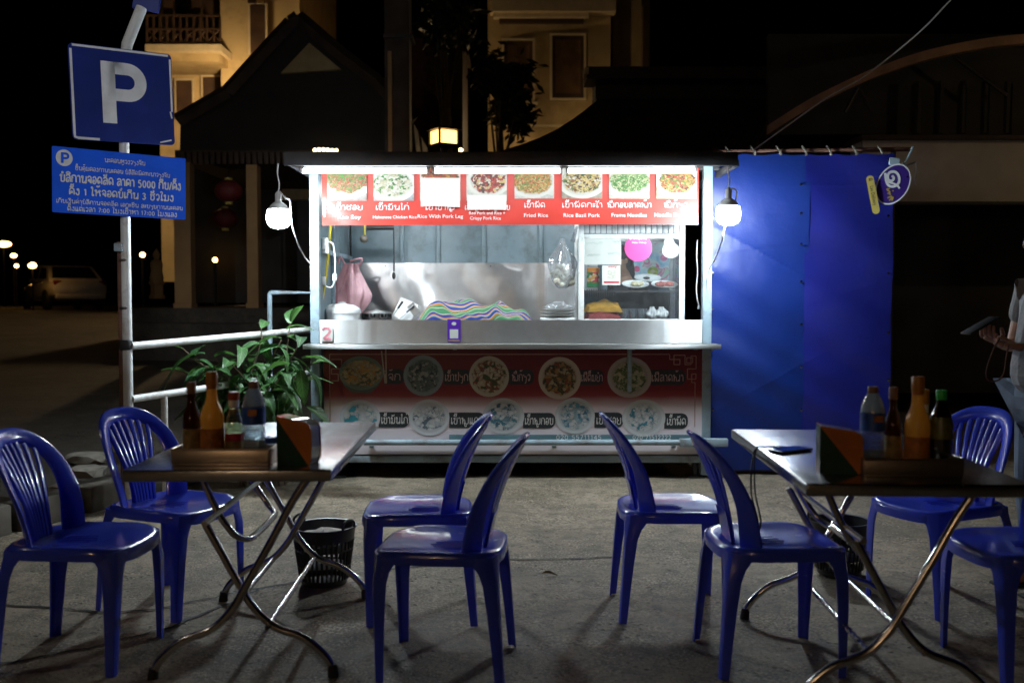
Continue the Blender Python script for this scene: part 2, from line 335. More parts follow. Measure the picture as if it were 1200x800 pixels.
# ------------------------------------------------------------------ mesh helpers
class MB:
    def __init__(s): s.v = []; s.f = []; s.uv = {}
    def add(s, vs, fs):
        o = len(s.v); s.v += [tuple(p) for p in vs]; s.f += [tuple(i + o for i in f) for f in fs]; return s
    def box(s, c, d, rot=None, taper=1.0):
        x, y, z = d[0] / 2, d[1] / 2, d[2] / 2
        P = [Vector((sx * x * (taper if sz > 0 else 1), sy * y * (taper if sz > 0 else 1), sz * z)) for sz in (-1, 1) for sx, sy in ((-1, -1), (1, -1), (1, 1), (-1, 1))]
        if rot is not None: P = [rot @ p for p in P]
        c = Vector(c)
        return s.add([p + c for p in P], [(3, 2, 1, 0), (4, 5, 6, 7), (0, 1, 5, 4), (1, 2, 6, 5), (2, 3, 7, 6), (3, 0, 4, 7)])
    def b2(s, x0, x1, y0, y1, z0, z1):
        return s.box(((x0 + x1) / 2, (y0 + y1) / 2, (z0 + z1) / 2), (abs(x1 - x0), abs(y1 - y0), abs(z1 - z0)))
    def rbox(s, c, d, r=.01, seg=2, rot=None):
        bm = bmesh.new(); bmesh.ops.create_cube(bm, size=1)
        for v in bm.verts: v.co = Vector((v.co.x * d[0], v.co.y * d[1], v.co.z * d[2]))
        bmesh.ops.bevel(bm, geom=bm.edges[:] + bm.verts[:], offset=min(r, min(d) * .49), segments=seg, affect='EDGES', profile=.5)
        bm.verts.index_update(); c = Vector(c)
        vs = [(rot @ v.co if rot is not None else v.co) + c for v in bm.verts]
        fs = [tuple(v.index for v in f.verts) for f in bm.faces]; bm.free()
        return s.add(vs, fs)
    def tube(s, pts, r, n=10, cap=True, smooth=0):
        pts = [Vector(p) for p in pts]
        if smooth: pts = spline(pts, smooth)
        rs = r if isinstance(r, (list, tuple)) else [r] * len(pts)
        if len(rs) != len(pts): rs = [rs[0] + (rs[-1] - rs[0]) * i / (len(pts) - 1) for i in range(len(pts))]
        up = None; V = []
        for i, p in enumerate(pts):
            t = (pts[min(i + 1, len(pts) - 1)] - pts[max(i - 1, 0)])
            if t.length < 1e-9: t = Vector((0, 0, 1))
            t.normalize()
            if up is None:
                up = Vector((0, 0, 1)) if abs(t.z) < .9 else Vector((1, 0, 0))
            a = (up - t * up.dot(t)); a.normalize(); up = a; b = t.cross(a)
            V += [p + (a * math.cos(2 * math.pi * k / n) + b * math.sin(2 * math.pi * k / n)) * rs[i] for k in range(n)]
        Fc = []
        for i in range(len(pts) - 1):
            for k in range(n):
                Fc.append((i * n + k, i * n + (k + 1) % n, (i + 1) * n + (k + 1) % n, (i + 1) * n + k))
        if cap: Fc += [tuple(range(n - 1, -1, -1)), tuple((len(pts) - 1) * n + k for k in range(n))]
        return s.add(V, Fc)
    def lathe(s, prof, c=(0, 0, 0), n=24, sy=1.0, rot=None):
        V = []; c = Vector(c)
        for r, z in prof:
            for k in range(n):
                p = Vector((r * math.cos(2 * math.pi * k / n), r * sy * math.sin(2 * math.pi * k / n), z))
                V.append((rot @ p if rot is not None else p) + c)
        Fc = []
        for i in range(len(prof) - 1):
            for k in range(n):
                Fc.append((i * n + k, i * n + (k + 1) % n, (i + 1) * n + (k + 1) % n, (i + 1) * n + k))
        if prof[0][0] > 1e-5: Fc.append(tuple(range(n - 1, -1, -1)))
        if prof[-1][0] > 1e-5: Fc.append(tuple((len(prof) - 1) * n + k for k in range(n)))
        return s.add(V, Fc)
    def ball(s, c, r, n=12, m=8, jit=0, rng=None):
        rr = r if isinstance(r, (tuple, list)) else (r, r, r); V = []; c = Vector(c)
        for i in range(m + 1):
            t = math.pi * i / m
            for k in range(n):
                a = 2 * math.pi * k / n; j = 1 + (rng.uniform(-jit, jit) if rng else 0)
                V.append(c + Vector((rr[0] * j * math.sin(t) * math.cos(a), rr[1] * j * math.sin(t) * math.sin(a), -rr[2] * j * math.cos(t))))
        return s.add(V, [(i * n + k, i * n + (k + 1) % n, (i + 1) * n + (k + 1) % n, (i + 1) * n + k) for i in range(m) for k in range(n)])
    def prism(s, pts2, y0, y1):                       # outline in x,z pushed along y
        n = len(pts2)
        V = [(x, y0, z) for x, z in pts2] + [(x, y1, z) for x, z in pts2]
        return s.add(V, [tuple(range(n)), tuple(range(2 * n - 1, n - 1, -1))] + [(i, i + n, (i + 1) % n + n, (i + 1) % n) for i in range(n)])
    def xf(s, mtx):
        s.v = [tuple(mtx @ Vector(p)) for p in s.v]; return s
    def mesh(s, name, m, sharp=40):
        me = bpy.data.meshes.new(name); me.from_pydata(s.v, [], s.f)
        bm = bmesh.new(); bm.from_mesh(me); bmesh.ops.remove_doubles(bm, verts=bm.verts[:], dist=1e-6)
        bmesh.ops.recalc_face_normals(bm, faces=bm.faces[:]); bm.to_mesh(me); bm.free()
        if sharp: 
            me.shade_smooth(); me.set_sharp_from_angle(angle=rad(sharp))
        me.materials.append(M[m] if isinstance(m, str) else m)
        return me
    def build(s, name, m, parent=None, label=None, sharp=40, kind=None):
        return put(name, s.mesh(name, m, sharp), parent, label, kind)
def put(name, me, parent=None, label=None, kind=None):
    o = bpy.data.objects.new(name, me); C.objects.link(o)
    if parent is not None: attach(o, parent)
    if label: o['label'] = label
    if kind: o['kind'] = kind
    return o
def attach(o, parent):
    o.parent = parent
    w = parent.matrix_basis if parent.parent is None else parent.parent.matrix_basis @ parent.matrix_parent_inverse @ parent.matrix_basis
    o.matrix_parent_inverse = w.inverted()
def thing(name, label, cat, loc=(0, 0, 0), group=None, rotz=0):
    o = bpy.data.objects.new(name, None); C.objects.link(o); o.empty_display_size = .1
    o.location = loc; o.rotation_euler = (0, 0, rotz)
    return tag(o, label, cat, group)
def tag(o, label, cat, group=None):
    o['label'] = label; o['category'] = cat
    if group: o['group'] = group
    return o
def struct(o): o['kind'] = 'structure'; return o
def copy_tree(root, loc, rotz, label):
    r = root.copy(); C.objects.link(r); r.location = loc; r.rotation_euler = (0, 0, rotz); r['label'] = label
    for ch in list(root.children):
        c = ch.copy(); C.objects.link(c); c.parent = r
        for g in list(ch.children):
            d = g.copy(); C.objects.link(d); d.parent = c
    return r
def spline(pts, k=6, closed=False):
    pts = [Vector(p) for p in pts]; n = len(pts); out = []
    rng_ = range(n if closed else n - 1)
    for i in rng_:
        if closed: p0, p1, p2, p3 = pts[(i - 1) % n], pts[i], pts[(i + 1) % n], pts[(i + 2) % n]
        else: p0, p1, p2, p3 = pts[max(i - 1, 0)], pts[i], pts[i + 1], pts[min(i + 2, n - 1)]
        for j in range(k):
            t = j / k
            out.append(.5 * ((2 * p1) + (p2 - p0) * t + (2 * p0 - 5 * p1 + 4 * p2 - p3) * t * t + (3 * p1 - p0 - 3 * p2 + p3) * t ** 3))
    if not closed: out.append(pts[-1])
    return out

# ------------------------------------------------------------------ lettering (flat strokes and text on real signs)
def O(cx, cy, r=.12): return ('o', cx, cy, r)
G = {
 'ກ': (.8, [[(.08, 0), (.08, .5), (.2, .62), (.07, .75), (.2, .95), (.4, 1), (.62, .9), (.7, .6), (.7, 0)]]),
 'ຂ': (.72, [O(.2, .84), [(.3, .78), (.24, .6), (.14, .4), (.14, .15), (.3, 0), (.48, .02), (.62, .2), (.62, 1)]]),
 'ຄ': (.8, [[(.08, 0), (.08, .6), (.2, .95), (.4, 1), (.62, .92), (.7, .6), (.7, 0)], O(.36, .4, .13), [(.08, .05), (.26, .32)]]),
 'ງ': (.62, [O(.36, .86), [(.48, .86), (.5, .5), (.48, .15), (.36, 0), (.2, .08), (.06, .34)]]),
 'ຈ': (.68, [[(.05, .75), (.2, .97), (.4, 1), (.56, .85), (.58, .5), (.58, 0)], O(.3, .42, .12), [(.36, .3), (.58, .03)]]),
 'ຊ': (.78, [O(.2, .84), [(.28, .76), (.16, .5), (.14, .15), (.3, 0), (.5, .02), (.62, .2), (.62, .6), (.5, .78), (.62, .95), (.76, 1.08)]]),
 'ຍ': (.78, [[(.1, 1), (.12, .72), (.32, .58), (.14, .45), (.1, .2), (.25, 0), (.5, 0), (.66, .2), (.68, 1)]]),
 'ດ': (.8, [[(.24, 0), (.09, .3), (.09, .65), (.25, .96), (.45, 1), (.64, .85), (.7, .5), (.7, 0)], O(.32, .3, .13)]),
 'ຕ': (.8, [[(.24, 0), (.09, .3), (.09, .75), (.22, 1), (.38, .84), (.54, 1), (.66, .85), (.7, .5), (.7, 0)], O(.32, .3, .13)]),
 'ຖ': (.8, [[(.14, 0), (.1, .5), (.2, .9), (.42, 1), (.62, .9), (.7, .5), (.7, 0)], O(.25, .14, .12)]),
 'ທ': (.85, [O(.17, .86), [(.22, .75), (.2, .3), (.22, 0), (.3, .6), (.5, .98), (.68, .8), (.72, .4), (.72, 0)]]),
 'ນ': (.85, [O(.18, .86), [(.24, .78), (.22, .3), (.24, .06), (.45, .06), (.58, .14)], O(.66, .13), [(.74, .2), (.76, .6), (.76, 1)]]),
 'ບ': (.78, [O(.18, .86), [(.24, .78), (.2, .4), (.22, .08), (.4, 0), (.6, .06), (.68, .3), (.68, 1)]]),
 'ປ': (.78, [O(.18, .86), [(.24, .78), (.2, .4), (.22, .08), (.4, 0), (.6, .06), (.68, .3), (.68, 1.35)]]),
 'ຜ': (.9, [O(.17, .86), [(.22, .75), (.16, .3), (.22, 0), (.36, .2), (.45, .5), (.56, .2), (.7, 0), (.78, .3), (.78, 1)]]),
 'ຝ': (.9, [O(.17, .86), [(.22, .75), (.16, .3), (.22, 0), (.36, .2), (.45, .5), (.56, .2), (.7, 0), (.78, .3), (.78, 1.35)]]),
 'ມ': (.85, [O(.18, .86), [(.24, .76), (.24, .3), (.24, .1)], O(.2, .12), [(.3, .08), (.55, .04), (.7, .2), (.72, 1)]]),
 'ຢ': (.78, [[(.1, 1), (.12, .72), (.32, .58), (.14, .45), (.1, .2), (.25, 0), (.5, 0), (.66, .2), (.68, 1.35)]]),
 'ລ': (.78, [[(.1, .82), (.3, 1), (.52, .95), (.66, .7), (.68, 0)], [(.67, .45), (.45, .6), (.2, .5), (.1, .2), (.24, 0), (.42, .12), (.36, .34)]]),
 'ວ': (.62, [[(.08, .78), (.28, 1), (.48, .88), (.54, .5), (.44, .12)], O(.34, .13)]),
 'ສ': (.8, [[(.1, .82), (.3, 1), (.52, .95), (.66, .7), (.68, 0)], [(.67, .45), (.45, .6), (.2, .5), (.1, .2), (.24, 0), (.42, .12), (.36, .34)], [(.52, .95), (.8, 1.2)]]),
 'ຫ': (.9, [O(.17, .86), [(.22, .75), (.2, .3), (.2, 0), (.26, .4), (.48, .7), (.64, .62), (.74, .3), (.76, 0)], O(.68, .84, .1)]),
 'ອ': (.68, [[(.1, .76), (.3, 1), (.5, .9), (.6, .5), (.5, .1), (.3, 0), (.12, .12), (.09, .36)], O(.22, .42, .11)]),
 'ຮ': (.72, [[(.1, .76), (.3, 1), (.5, .9), (.6, .5), (.5, .1), (.3, 0), (.12, .12), (.09, .36)], O(.22, .42, .11), [(.5, .9), (.74, 1.15)]]),
 'ໝ': (1.25, [O(.15, .88, .1), [(.2, .78), (.18, .3), (.18, 0), (.24, .4), (.4, .72), (.54, .55), (.58, .1)], O(.54, .1, .1), [(.62, .05), (.95, .04), (1.12, .2), (1.14, 1)]]),
 'ໜ': (1.25, [O(.15, .88, .1), [(.2, .78), (.18, .3), (.18, 0), (.24, .4), (.4, .72), (.54, .55), (.58, .08), (.85, .06)], O(1.02, .13, .1), [(1.1, .2), (1.14, .6), (1.14, 1)]]),
 'ະ': (.45, [O(.14, .74, .1), [(.2, .66), (.3, .72), (.36, .9)], O(.14, .24, .1), [(.2, .16), (.3, .22), (.36, .4)]]),
 'າ': (.52, [[(.05, .82), (.2, 1), (.34, .9), (.4, .6), (.4, 0)]]),
 'ເ': (.36, [[(.14, 1), (.12, .5), (.12, .2)], O(.2, .13)]),
 'ແ': (.68, [[(.14, 1), (.12, .5), (.12, .2)], O(.2, .13), [(.46, 1), (.44, .5), (.44, .2)], O(.52, .13)]),
 'ໂ': (.5, [[(.04, 1.3), (.14, 1.45), (.3, 1.4), (.34, 1.2), (.24, 1.0), (.22, .5), (.22, .2)], O(.3, .13)]),
 'ໄ': (.46, [[(.1, 1.25), (.16, 1.45), (.28, 1.42), (.22, 1.1), (.2, .5), (.2, .2)], O(.28, .13)]),
 'ໃ': (.46, [O(.14, 1.32, .1), [(.24, 1.36), (.24, 1.0), (.2, .5), (.2, .2)], O(.28, .13)]),
 'ຽ': (.72, [[(.1, 1), (.14, .75), (.34, .6), (.5, .72), (.6, .5), (.58, .1), (.5, -.3), (.3, -.36)]]),
 '0': (.66, [[(.3, 1), (.1, .75), (.1, .25), (.3, 0), (.5, .25), (.5, .75), (.3, 1)]]),
 '1': (.5, [[(.1, .8), (.28, 1)], [(.28, 1), (.28, 0)]]),
 '2': (.66, [[(.1, .75), (.28, 1), (.5, .8), (.42, .5), (.1, .02)], [(.1, .02), (.54, .02)]]),
 '3': (.66, [[(.1, .85), (.3, 1), (.5, .8), (.3, .54), (.52, .28), (.3, 0), (.08, .15)]]),
 '4': (.66, [[(.42, 0), (.42, 1)], [(.42, 1), (.08, .3)], [(.08, .3), (.58, .3)]]),
 '5': (.66, [[(.5, 1), (.14, 1)], [(.14, 1), (.12, .56)], [(.12, .56), (.35, .62), (.52, .32), (.35, 0), (.08, .1)]]),
 '7': (.62, [[(.08, 1), (.52, 1)], [(.52, 1), (.2, 0)]]),
 '/': (.45, [[(.05, -.1), (.4, 1.1)]]), ':': (.3, [O(.14, .7, .04), O(.14, .2, .04)]), '-': (.45, [[(.05, .45), (.38, .45)]]), '.': (.25, [O(.1, .05, .05)]),
}
MARK = {
 'ິ': [[(-.26, 1.14), (-.2, 1.34), (0, 1.4), (.2, 1.32), (.24, 1.14), (-.26, 1.14)]], 'ີ': [[(-.26, 1.14), (-.2, 1.34), (0, 1.4), (.2, 1.32), (.24, 1.14), (-.26, 1.14)], [(.24, 1.14), (.24, 1.5)]],
 'ຶ': [[(-.26, 1.14), (-.2, 1.34), (0, 1.4), (.2, 1.32), (.24, 1.14), (-.26, 1.14)], ('o', .2, 1.42, .08)], 'ື': [[(-.26, 1.14), (-.2, 1.34), (0, 1.4), (.2, 1.32), (.24, 1.14), (-.26, 1.14)], [(.1, 1.2), (.1, 1.5)], [(.24, 1.14), (.24, 1.5)]],
 'ັ': [('o', -.16, 1.24, .08), [(-.08, 1.2), (.08, 1.2), (.24, 1.42)]], 'ົ': [('o', -.18, 1.3, .08), [(-.1, 1.22), (.05, 1.16), (.16, 1.26), (.1, 1.42), (.28, 1.42)]],
 'ໍ': [('o', 0, 1.28, .09)], '່': [[(.12, 1.36), (.12, 1.62)]], '້': [('o', -.08, 1.56, .07), [(0, 1.5), (.12, 1.52), (.26, 1.72)]],
 '໊': [[(-.2, 1.5), (-.1, 1.64), (0, 1.5), (.1, 1.64), (.24, 1.66)]], '໋': [[(0, 1.42), (0, 1.7)], [(-.13, 1.56), (.13, 1.56)]],
 'ຸ': [[(-.1, -.14), (.1, -.14), (.1, -.36)]], 'ູ': [[(-.2, -.14), (-.06, -.14), (-.06, -.36), (.16, -.36), (.16, -.12)]], 'ຼ': [[(-.2, -.2), (0, -.36), (.24, -.16)]],
}
def lao_strokes(text):
    x = 0; out = []; cx = 0
    def sh(st, dx):
        if st and st[0] == 'o':
            return [(dx + st[1] + st[3] * math.cos(a * math.pi / 5), st[2] + st[3] * math.sin(a * math.pi / 5)) for a in range(11)]
        p = [(dx + a, b) for a, b in st]
        return [tuple(q[:2]) for q in spline([(a, b, 0) for a, b in p], 3)] if len(p) > 2 else p
    for ch in text.replace('ຳ', 'ໍາ'):
        if ch == ' ': x += .45; continue
        if ch in MARK:
            for st in MARK[ch]: out.append(sh(st, cx))
        elif ch in G:
            w, sts = G[ch]; cx = x + w * .5
            for st in sts: out.append(sh(st, x))
            x += w + .06
    return out, x
class Board:
    """a flat printed face: origin, right and up vectors; lies y metres in front of the face"""
    def __init__(s, o, ux, uz): s.o = Vector(o); s.ux = Vector(ux).normalized(); s.uz = Vector(uz).normalized(); s.n = s.ux.cross(s.uz)
    def p(s, x, z, d=.002): return s.o + s.ux * x + s.uz * z + s.n * d
    def poly(s, pts, d=.002): return MB().add([s.p(x, z, d) for x, z in pts], [tuple(range(len(pts)))])
    def rect(s, x0, x1, z0, z1, d=.002): return s.poly([(x0, z0), (x1, z0), (x1, z1), (x0, z1)], d)
    def rrect(s, x0, x1, z0, z1, r, d=.002, left=True):
        pts = []
        for cx, cz, a0, on in ((x1 - r, z1 - r, 0, 1), (x0 + r, z1 - r, 90, left), (x0 + r, z0 + r, 180, left), (x1 - r, z0 + r, 270, 1)):
            if on: pts += [(cx + r * math.cos(rad(a0 + k * 15)), cz + r * math.sin(rad(a0 + k * 15))) for k in range(7)]
            else: pts.append((x0, z1) if a0 == 90 else (x0, z0))
        return s.poly(pts, d)
    def disc(s, x, z, a, b=None, d=.002, n=40, rot=0):
        b = b or a; pts = []
        for k in range(n):
            u, v = a * math.cos(2 * math.pi * k / n), b * math.sin(2 * math.pi * k / n)
            pts.append((x + u * math.cos(rot) - v * math.sin(rot), z + u * math.sin(rot) + v * math.cos(rot)))
        return s.poly(pts, d)
    def ring(s, x, z, a, b, w, d=.002, n=40, rot=0):
        V = []; 
        for k in range(n):
            for q in (0, 1):
                u, v = (a - q * w) * math.cos(2 * math.pi * k / n), (b - q * w) * math.sin(2 * math.pi * k / n)
                V.append(s.p(x + u * math.cos(rot) - v * math.sin(rot), z + u * math.sin(rot) + v * math.cos(rot), d))
        return MB().add(V, [(2 * k, 2 * ((k + 1) % n), 2 * ((k + 1) % n) + 1, 2 * k + 1) for k in range(n)])
    def line(s, mb, pts, w, d):
        n = len(pts); V = []
        for i, (x, z) in enumerate(pts):
            a = Vector(pts[max(i - 1, 0)]); b = Vector(pts[min(i + 1, n - 1)]); t = (b - a)
            if t.length < 1e-9: t = Vector((1, 0))
            t.normalize(); nx, nz = -t.y * w / 2, t.x * w / 2
            V += [s.p(x + nx, z + nz, d), s.p(x - nx, z - nz, d)]
        mb.add(V, [(2 * i, 2 * i + 1, 2 * i + 3, 2 * i + 2) for i in range(n - 1)])
    def lao(s, text, x0, x1, z, h, w=.13, d=.003):
        """letters h metres tall on the base line z, set between x0 and x1"""
        st, L = lao_strokes(text); sx = (x1 - x0) / L; mb = MB()
        for i, q in enumerate(st):
            s.line(mb, [(x0 + a * sx, z + b * h) for a, b in q], w * h, d + .00012 * (i % 24))
        return mb
    def latin(s, text, x0, x1, z, h, d=.003, bold=.0):
        cu = bpy.data.curves.new('text', 'FONT'); cu.body = text; cu.size = 1; cu.offset = bold; cu.resolution_u = 2
        ob = bpy.data.objects.new('text', cu); C.objects.link(ob)
        dg = bpy.context.evaluated_depsgraph_get(); me = bpy.data.meshes.new_from_object(ob.evaluated_get(dg))
        bpy.data.objects.remove(ob); bpy.data.curves.remove(cu)
        xs = [v.co.x for v in me.vertices]; xa, xb = min(xs), max(xs); k = (x1 - x0) / (xb - xa); kz = h / .72
        mb = MB().add([s.p(x0 + (v.co.x - xa) * k, z + v.co.y * kz, d) for v in me.vertices], [tuple(p.vertices) for p in me.polygons])
        bpy.data.meshes.remove(me); return mb

# ------------------------------------------------------------------ chairs
def back_x(y, z):
    t = max(0, (z - .42) / .42)
    return -.150 - .06 * t - .10 * t * t + .075 * (abs(y) / .2) ** 2 * (1 - .45 * t)
def bnorm(y, z):
    e = .004
    dy = (back_x(y + e, z) - back_x(y - e, z)) / (2 * e); dz = (back_x(y, z + e) - back_x(y, z - e)) / (2 * e)
    return Vector((1, -dy, -dz)).normalized()
def sstep(x): x = max(0, min(1, x)); return x * x * (3 - 2 * x)
def make_chair(label):
    t = thing('plastic_chair', label, 'chair', (0, 0, 0), 'blue plastic chairs around the two folding tables')
    n = 56; prof = [(0, -.014), (.35, -.012), (.6, -.008), (.78, -.003), (.88, .002), (.94, .003), (.98, -.001), (1.0, -.009), (1.008, -.020), (1.0, -.042), (.975, -.042), (.96, -.02), (.9, -.012), (.0, -.024)]
    V = []; e = 3.6
    for r, dz in prof:
        for k in range(n):
            a = 2 * math.pi * k / n; c, s_ = math.cos(a), math.sin(a)
            x = .222 * math.copysign(abs(c) ** (2 / e), c); y = .212 * math.copysign(abs(s_) ** (2 / e), s_) * (1 + .035 * c)
            z = .432 + dz - (.012 * max(0, (x * r) / .22 - .55) / .45 if r > .3 else 0) + (.008 * (abs(y * r) / .21) ** 2)
            V.append((x * r + .008, y * r, z))
    mb = MB().add(V, [(i * n + k, i * n + (k + 1) % n, (i + 1) * n + (k + 1) % n, (i + 1) * n + k) for i in range(len(prof) - 1) for k in range(n)])
    mb.build('seat', 'chair', t, sharp=60)
    sl = MB()
    for k in range(5):
        y = (k - 2) * .022; pts = [(-.09 + .006 * abs(k - 2), y, .4205), (.0, y * 1.25, .4200), (.05 - .012 * abs(k - 2), y * 1.35, .4200)]
        sl.tube(pts, .0022, 6, smooth=4)
    sl.build('seat_groove', 'chair', t)
    # hoop of the backrest
    path = [(-.184 - .021 * sstep((z - .395) / .2), z) for z in (.395, .43, .48, .53, .575)]
    for k in range(0, 25):
        th = math.pi - math.pi * k / 24; c, s_ = math.cos(th), math.sin(th)
        path.append((.205 * math.copysign(abs(c) ** .72, c), .60 + .214 * abs(s_) ** .86))
    path += [(.184 + .021 * sstep((z - .395) / .2), z) for z in (.575, .53, .48, .43, .395)]
    sec = [(0, .004), (.0, .012), (.12, .017), (.5, .019), (.88, .016), (1, .010), (1, .0), (.88, -.002), (.5, .004), (.12, .0)]
    V = []; m = len(sec)
    for i, (y, z) in enumerate(path):
        P = Vector((back_x(y, z), y, z)); a = path[max(i - 1, 0)]; b = path[min(i + 1, len(path) - 1)]
        T = (Vector((back_x(*b), b[0], b[1])) - Vector((back_x(*a), a[0], a[1]))).normalized()
        Nn = bnorm(y, z); Bn = T.cross(Nn).normalized(); Nn = Bn.cross(T).normalized()
        if Nn.x < 0: Nn = -Nn
        inward = Vector((0, -y, min(0, .60 - z)))
        if Bn.dot(inward) < 0: Bn = -Bn
        w = .058 + .030 * (1 - sstep((z - .42) / .36))
        for q, h in sec: V.append(P + Bn * (q * w) + Nn * (h - .008))
    L_ = len(path)
    fs = [(i * m + k, i * m + (k + 1) % m, (i + 1) * m + (k + 1) % m, (i + 1) * m + k) for i in range(L_ - 1) for k in range(m)] + [tuple(range(m)), tuple((L_ - 1) * m + k for k in range(m))]
    MB().add(V, fs).build('backrest_hoop', 'chair', t, sharp=50)
    def strip(pts, ws, th, dn, name):
        V = []; S = [(-.5, 0), (-.42, .7), (0, 1), (.42, .7), (.5, 0), (0, -.3)]
        for (y, z), w in zip(pts, ws):
            P = Vector((back_x(y, z), y, z)); Nn = bnorm(y, z)
            for q, h in S: V.append(P + Vector((0, 1, 0)) * q * w + Nn * (h * th + dn))
        m = len(S); k_ = len(pts)
        MB().add(V, [(i * m + k, i * m + (k + 1) % m, (i + 1) * m + (k + 1) % m, (i + 1) * m + k) for i in range(k_ - 1) for k in range(m)] + [tuple(range(m)), tuple((k_ - 1) * m + k for k in range(m))]).build(name, 'chair', t, sharp=60)
    for k in range(-3, 4):
        yt = k * .0365; zt = .60 + .168 * (1 - (abs(yt) / .175) ** 2.2) ** .5
        pts = [(k * .0175 + (yt - k * .0175) * sstep(.15 + u * .85) * (.25 + .75 * u), .425 + (zt - .425) * u) for u in [j / 9 for j in range(10)]]
        strip(pts, [.0165 + .0125 * j / 9 for j in range(10)], .009, -.004, 'slat')
    strip([(0, .41), (0, .44), (0, .48), (0, .52), (0, .545)], [.125, .128, .128, .13, .132], .004, -.0065, 'back_panel')
    for sx, sy in ((1, 1), (1, -1), (-1, 1), (-1, -1)):
        tx, ty = (.211 * sx + .007, .198 * sy); fx, fy = ((.205 if sx > 0 else -.232), .207 * sy)
        V = []; lv = [(.425, .096), (.40, .082), (.37, .062), (.33, .050), (.24, .042), (.12, .035), (.0, .030)]
        for z, w in lv:
            u = 1 - z / .425; x = tx + (fx - tx) * u; y = ty + (fy - ty) * u; th = .007
            q = .014 + .044 * sstep((z - .30) / .12)
            prof2 = [(-w, 0), (-q, 0), (-q * .3, -q * .3), (0, -q), (0, -w), (-th, -w), (-th, -q - .002), (-q * .3 - .006, -q * .3 - .006), (-q - .002, -th), (-w, -th)]
            for a, b in prof2: V.append((x + a * sx, y + b * sy, z))
        mm = 10
        MB().add(V, [(i * mm + k, i * mm + (k + 1) % mm, (i + 1) * mm + (k + 1) % mm, (i + 1) * mm + k) for i in range(len(lv) - 1) for k in range(mm)] + [tuple(range(mm)), tuple((len(lv) - 1) * mm + k for k in range(mm))]).build('leg', 'chair', t, sharp=35)
    return t

# ------------------------------------------------------------------ folding tables
def make_table(label):
    t = thing('folding_table', label, 'table', (0, 0, 0), 'steel folding tables in front of the stall')
    W, D, H = .66, 1.22, .74
    top = MB().rbox((0, 0, H - .019), (W, D, .038), .006, 3); top.build('tabletop', 'table_steel', t)
    for s in (-1, 1):
        y = s * .44
        # leg leaning to the right as it rises, and its mirrored partner that stops at the brace
        a = [(-.30, y, .015), (-.275, y, .07), (-.20, y, .135), (-.10, y, .175), (-.03, y, .245), (.02, y, .33), (.10, y, .47), (.17, y, .60), (.235, y, .70)]
        b = [(.30, y + .026, .015), (.275, y + .026, .07), (.20, y + .026, .135), (.10, y + .026, .175), (.03, y + .026, .245), (-.02, y + .026, .33), (-.09, y + .026, .46), (-.125, y + .026, .525)]
        for p in (a, b):
            l = MB().tube(p, .0135, 12, smooth=5).build('leg', 'chrome', t)
            f = Vector(p[0]); MB().tube([f + Vector((0, 0, -.015)), f + Vector((.004 * (1 if f.x > 0 else -1) * -1, 0, .028))], [.019, .016], 12).build('rubber_foot', 'black_rubber', l)
    for x in (-.085, .085):
        V = []; n = 10; L_ = 120; r = .0095
        tw = MB(); pts = []
        for i in range(L_ + 1):
            y = -.44 + .88 * i / L_
            for k in range(n):
                a = 2 * math.pi * k / n; rr = r * (1 + .20 * math.sin(2 * (a + i * .55)))
                V.append((x + rr * math.cos(a), y, .18 + rr * math.sin(a)))
        tw.add(V, [(i * n + k, i * n + (k + 1) % n, (i + 1) * n + (k + 1) % n, (i + 1) * n + k) for i in range(L_) for k in range(n)])
        tw.build('crossbar', 'twist', t, sharp=80)
    br = [(-.19, -.27, .70), (-.17, -.27, .64), (-.12, -.27, .53), (-.07, -.262, .455), (-.035, -.225, .428), (-.02, -.15, .425), (-.02, .15, .425), (-.035, .225, .428), (-.07, .262, .455), (-.12, .27, .53), (-.17, .27, .64), (-.19, .27, .70)]
    MB().tube(br, .0125, 12, smooth=5).build('brace', 'chrome', t)
    MB().tube([(-.115, -.46, .535), (-.115, .47, .535)], .011, 12).build('pivot_bar', 'chrome', t)
    MB().b2(-.28, .28, -.46, -.42, H - .05, H - .0385).b2(-.28, .28, .42, .46, H - .05, H - .0385).build('rail', 'dark_metal', t)
    return t
# ------------------------------------------------------------------ ground
def sheet(name, fn, x0, x1, y0, y1, nx, ny, m, warp=None):
    V = []
    for j in range(ny + 1):
        for i in range(nx + 1):
            x = x0 + (x1 - x0) * i / nx; y = y0 + (y1 - y0) * j / ny
            V.append((x, y, fn(x, y)))
    return struct(MB().add(V, [(j * (nx + 1) + i, j * (nx + 1) + i + 1, (j + 1) * (nx + 1) + i + 1, (j + 1) * (nx + 1) + i) for j in range(ny) for i in range(nx)]).build(name, m))
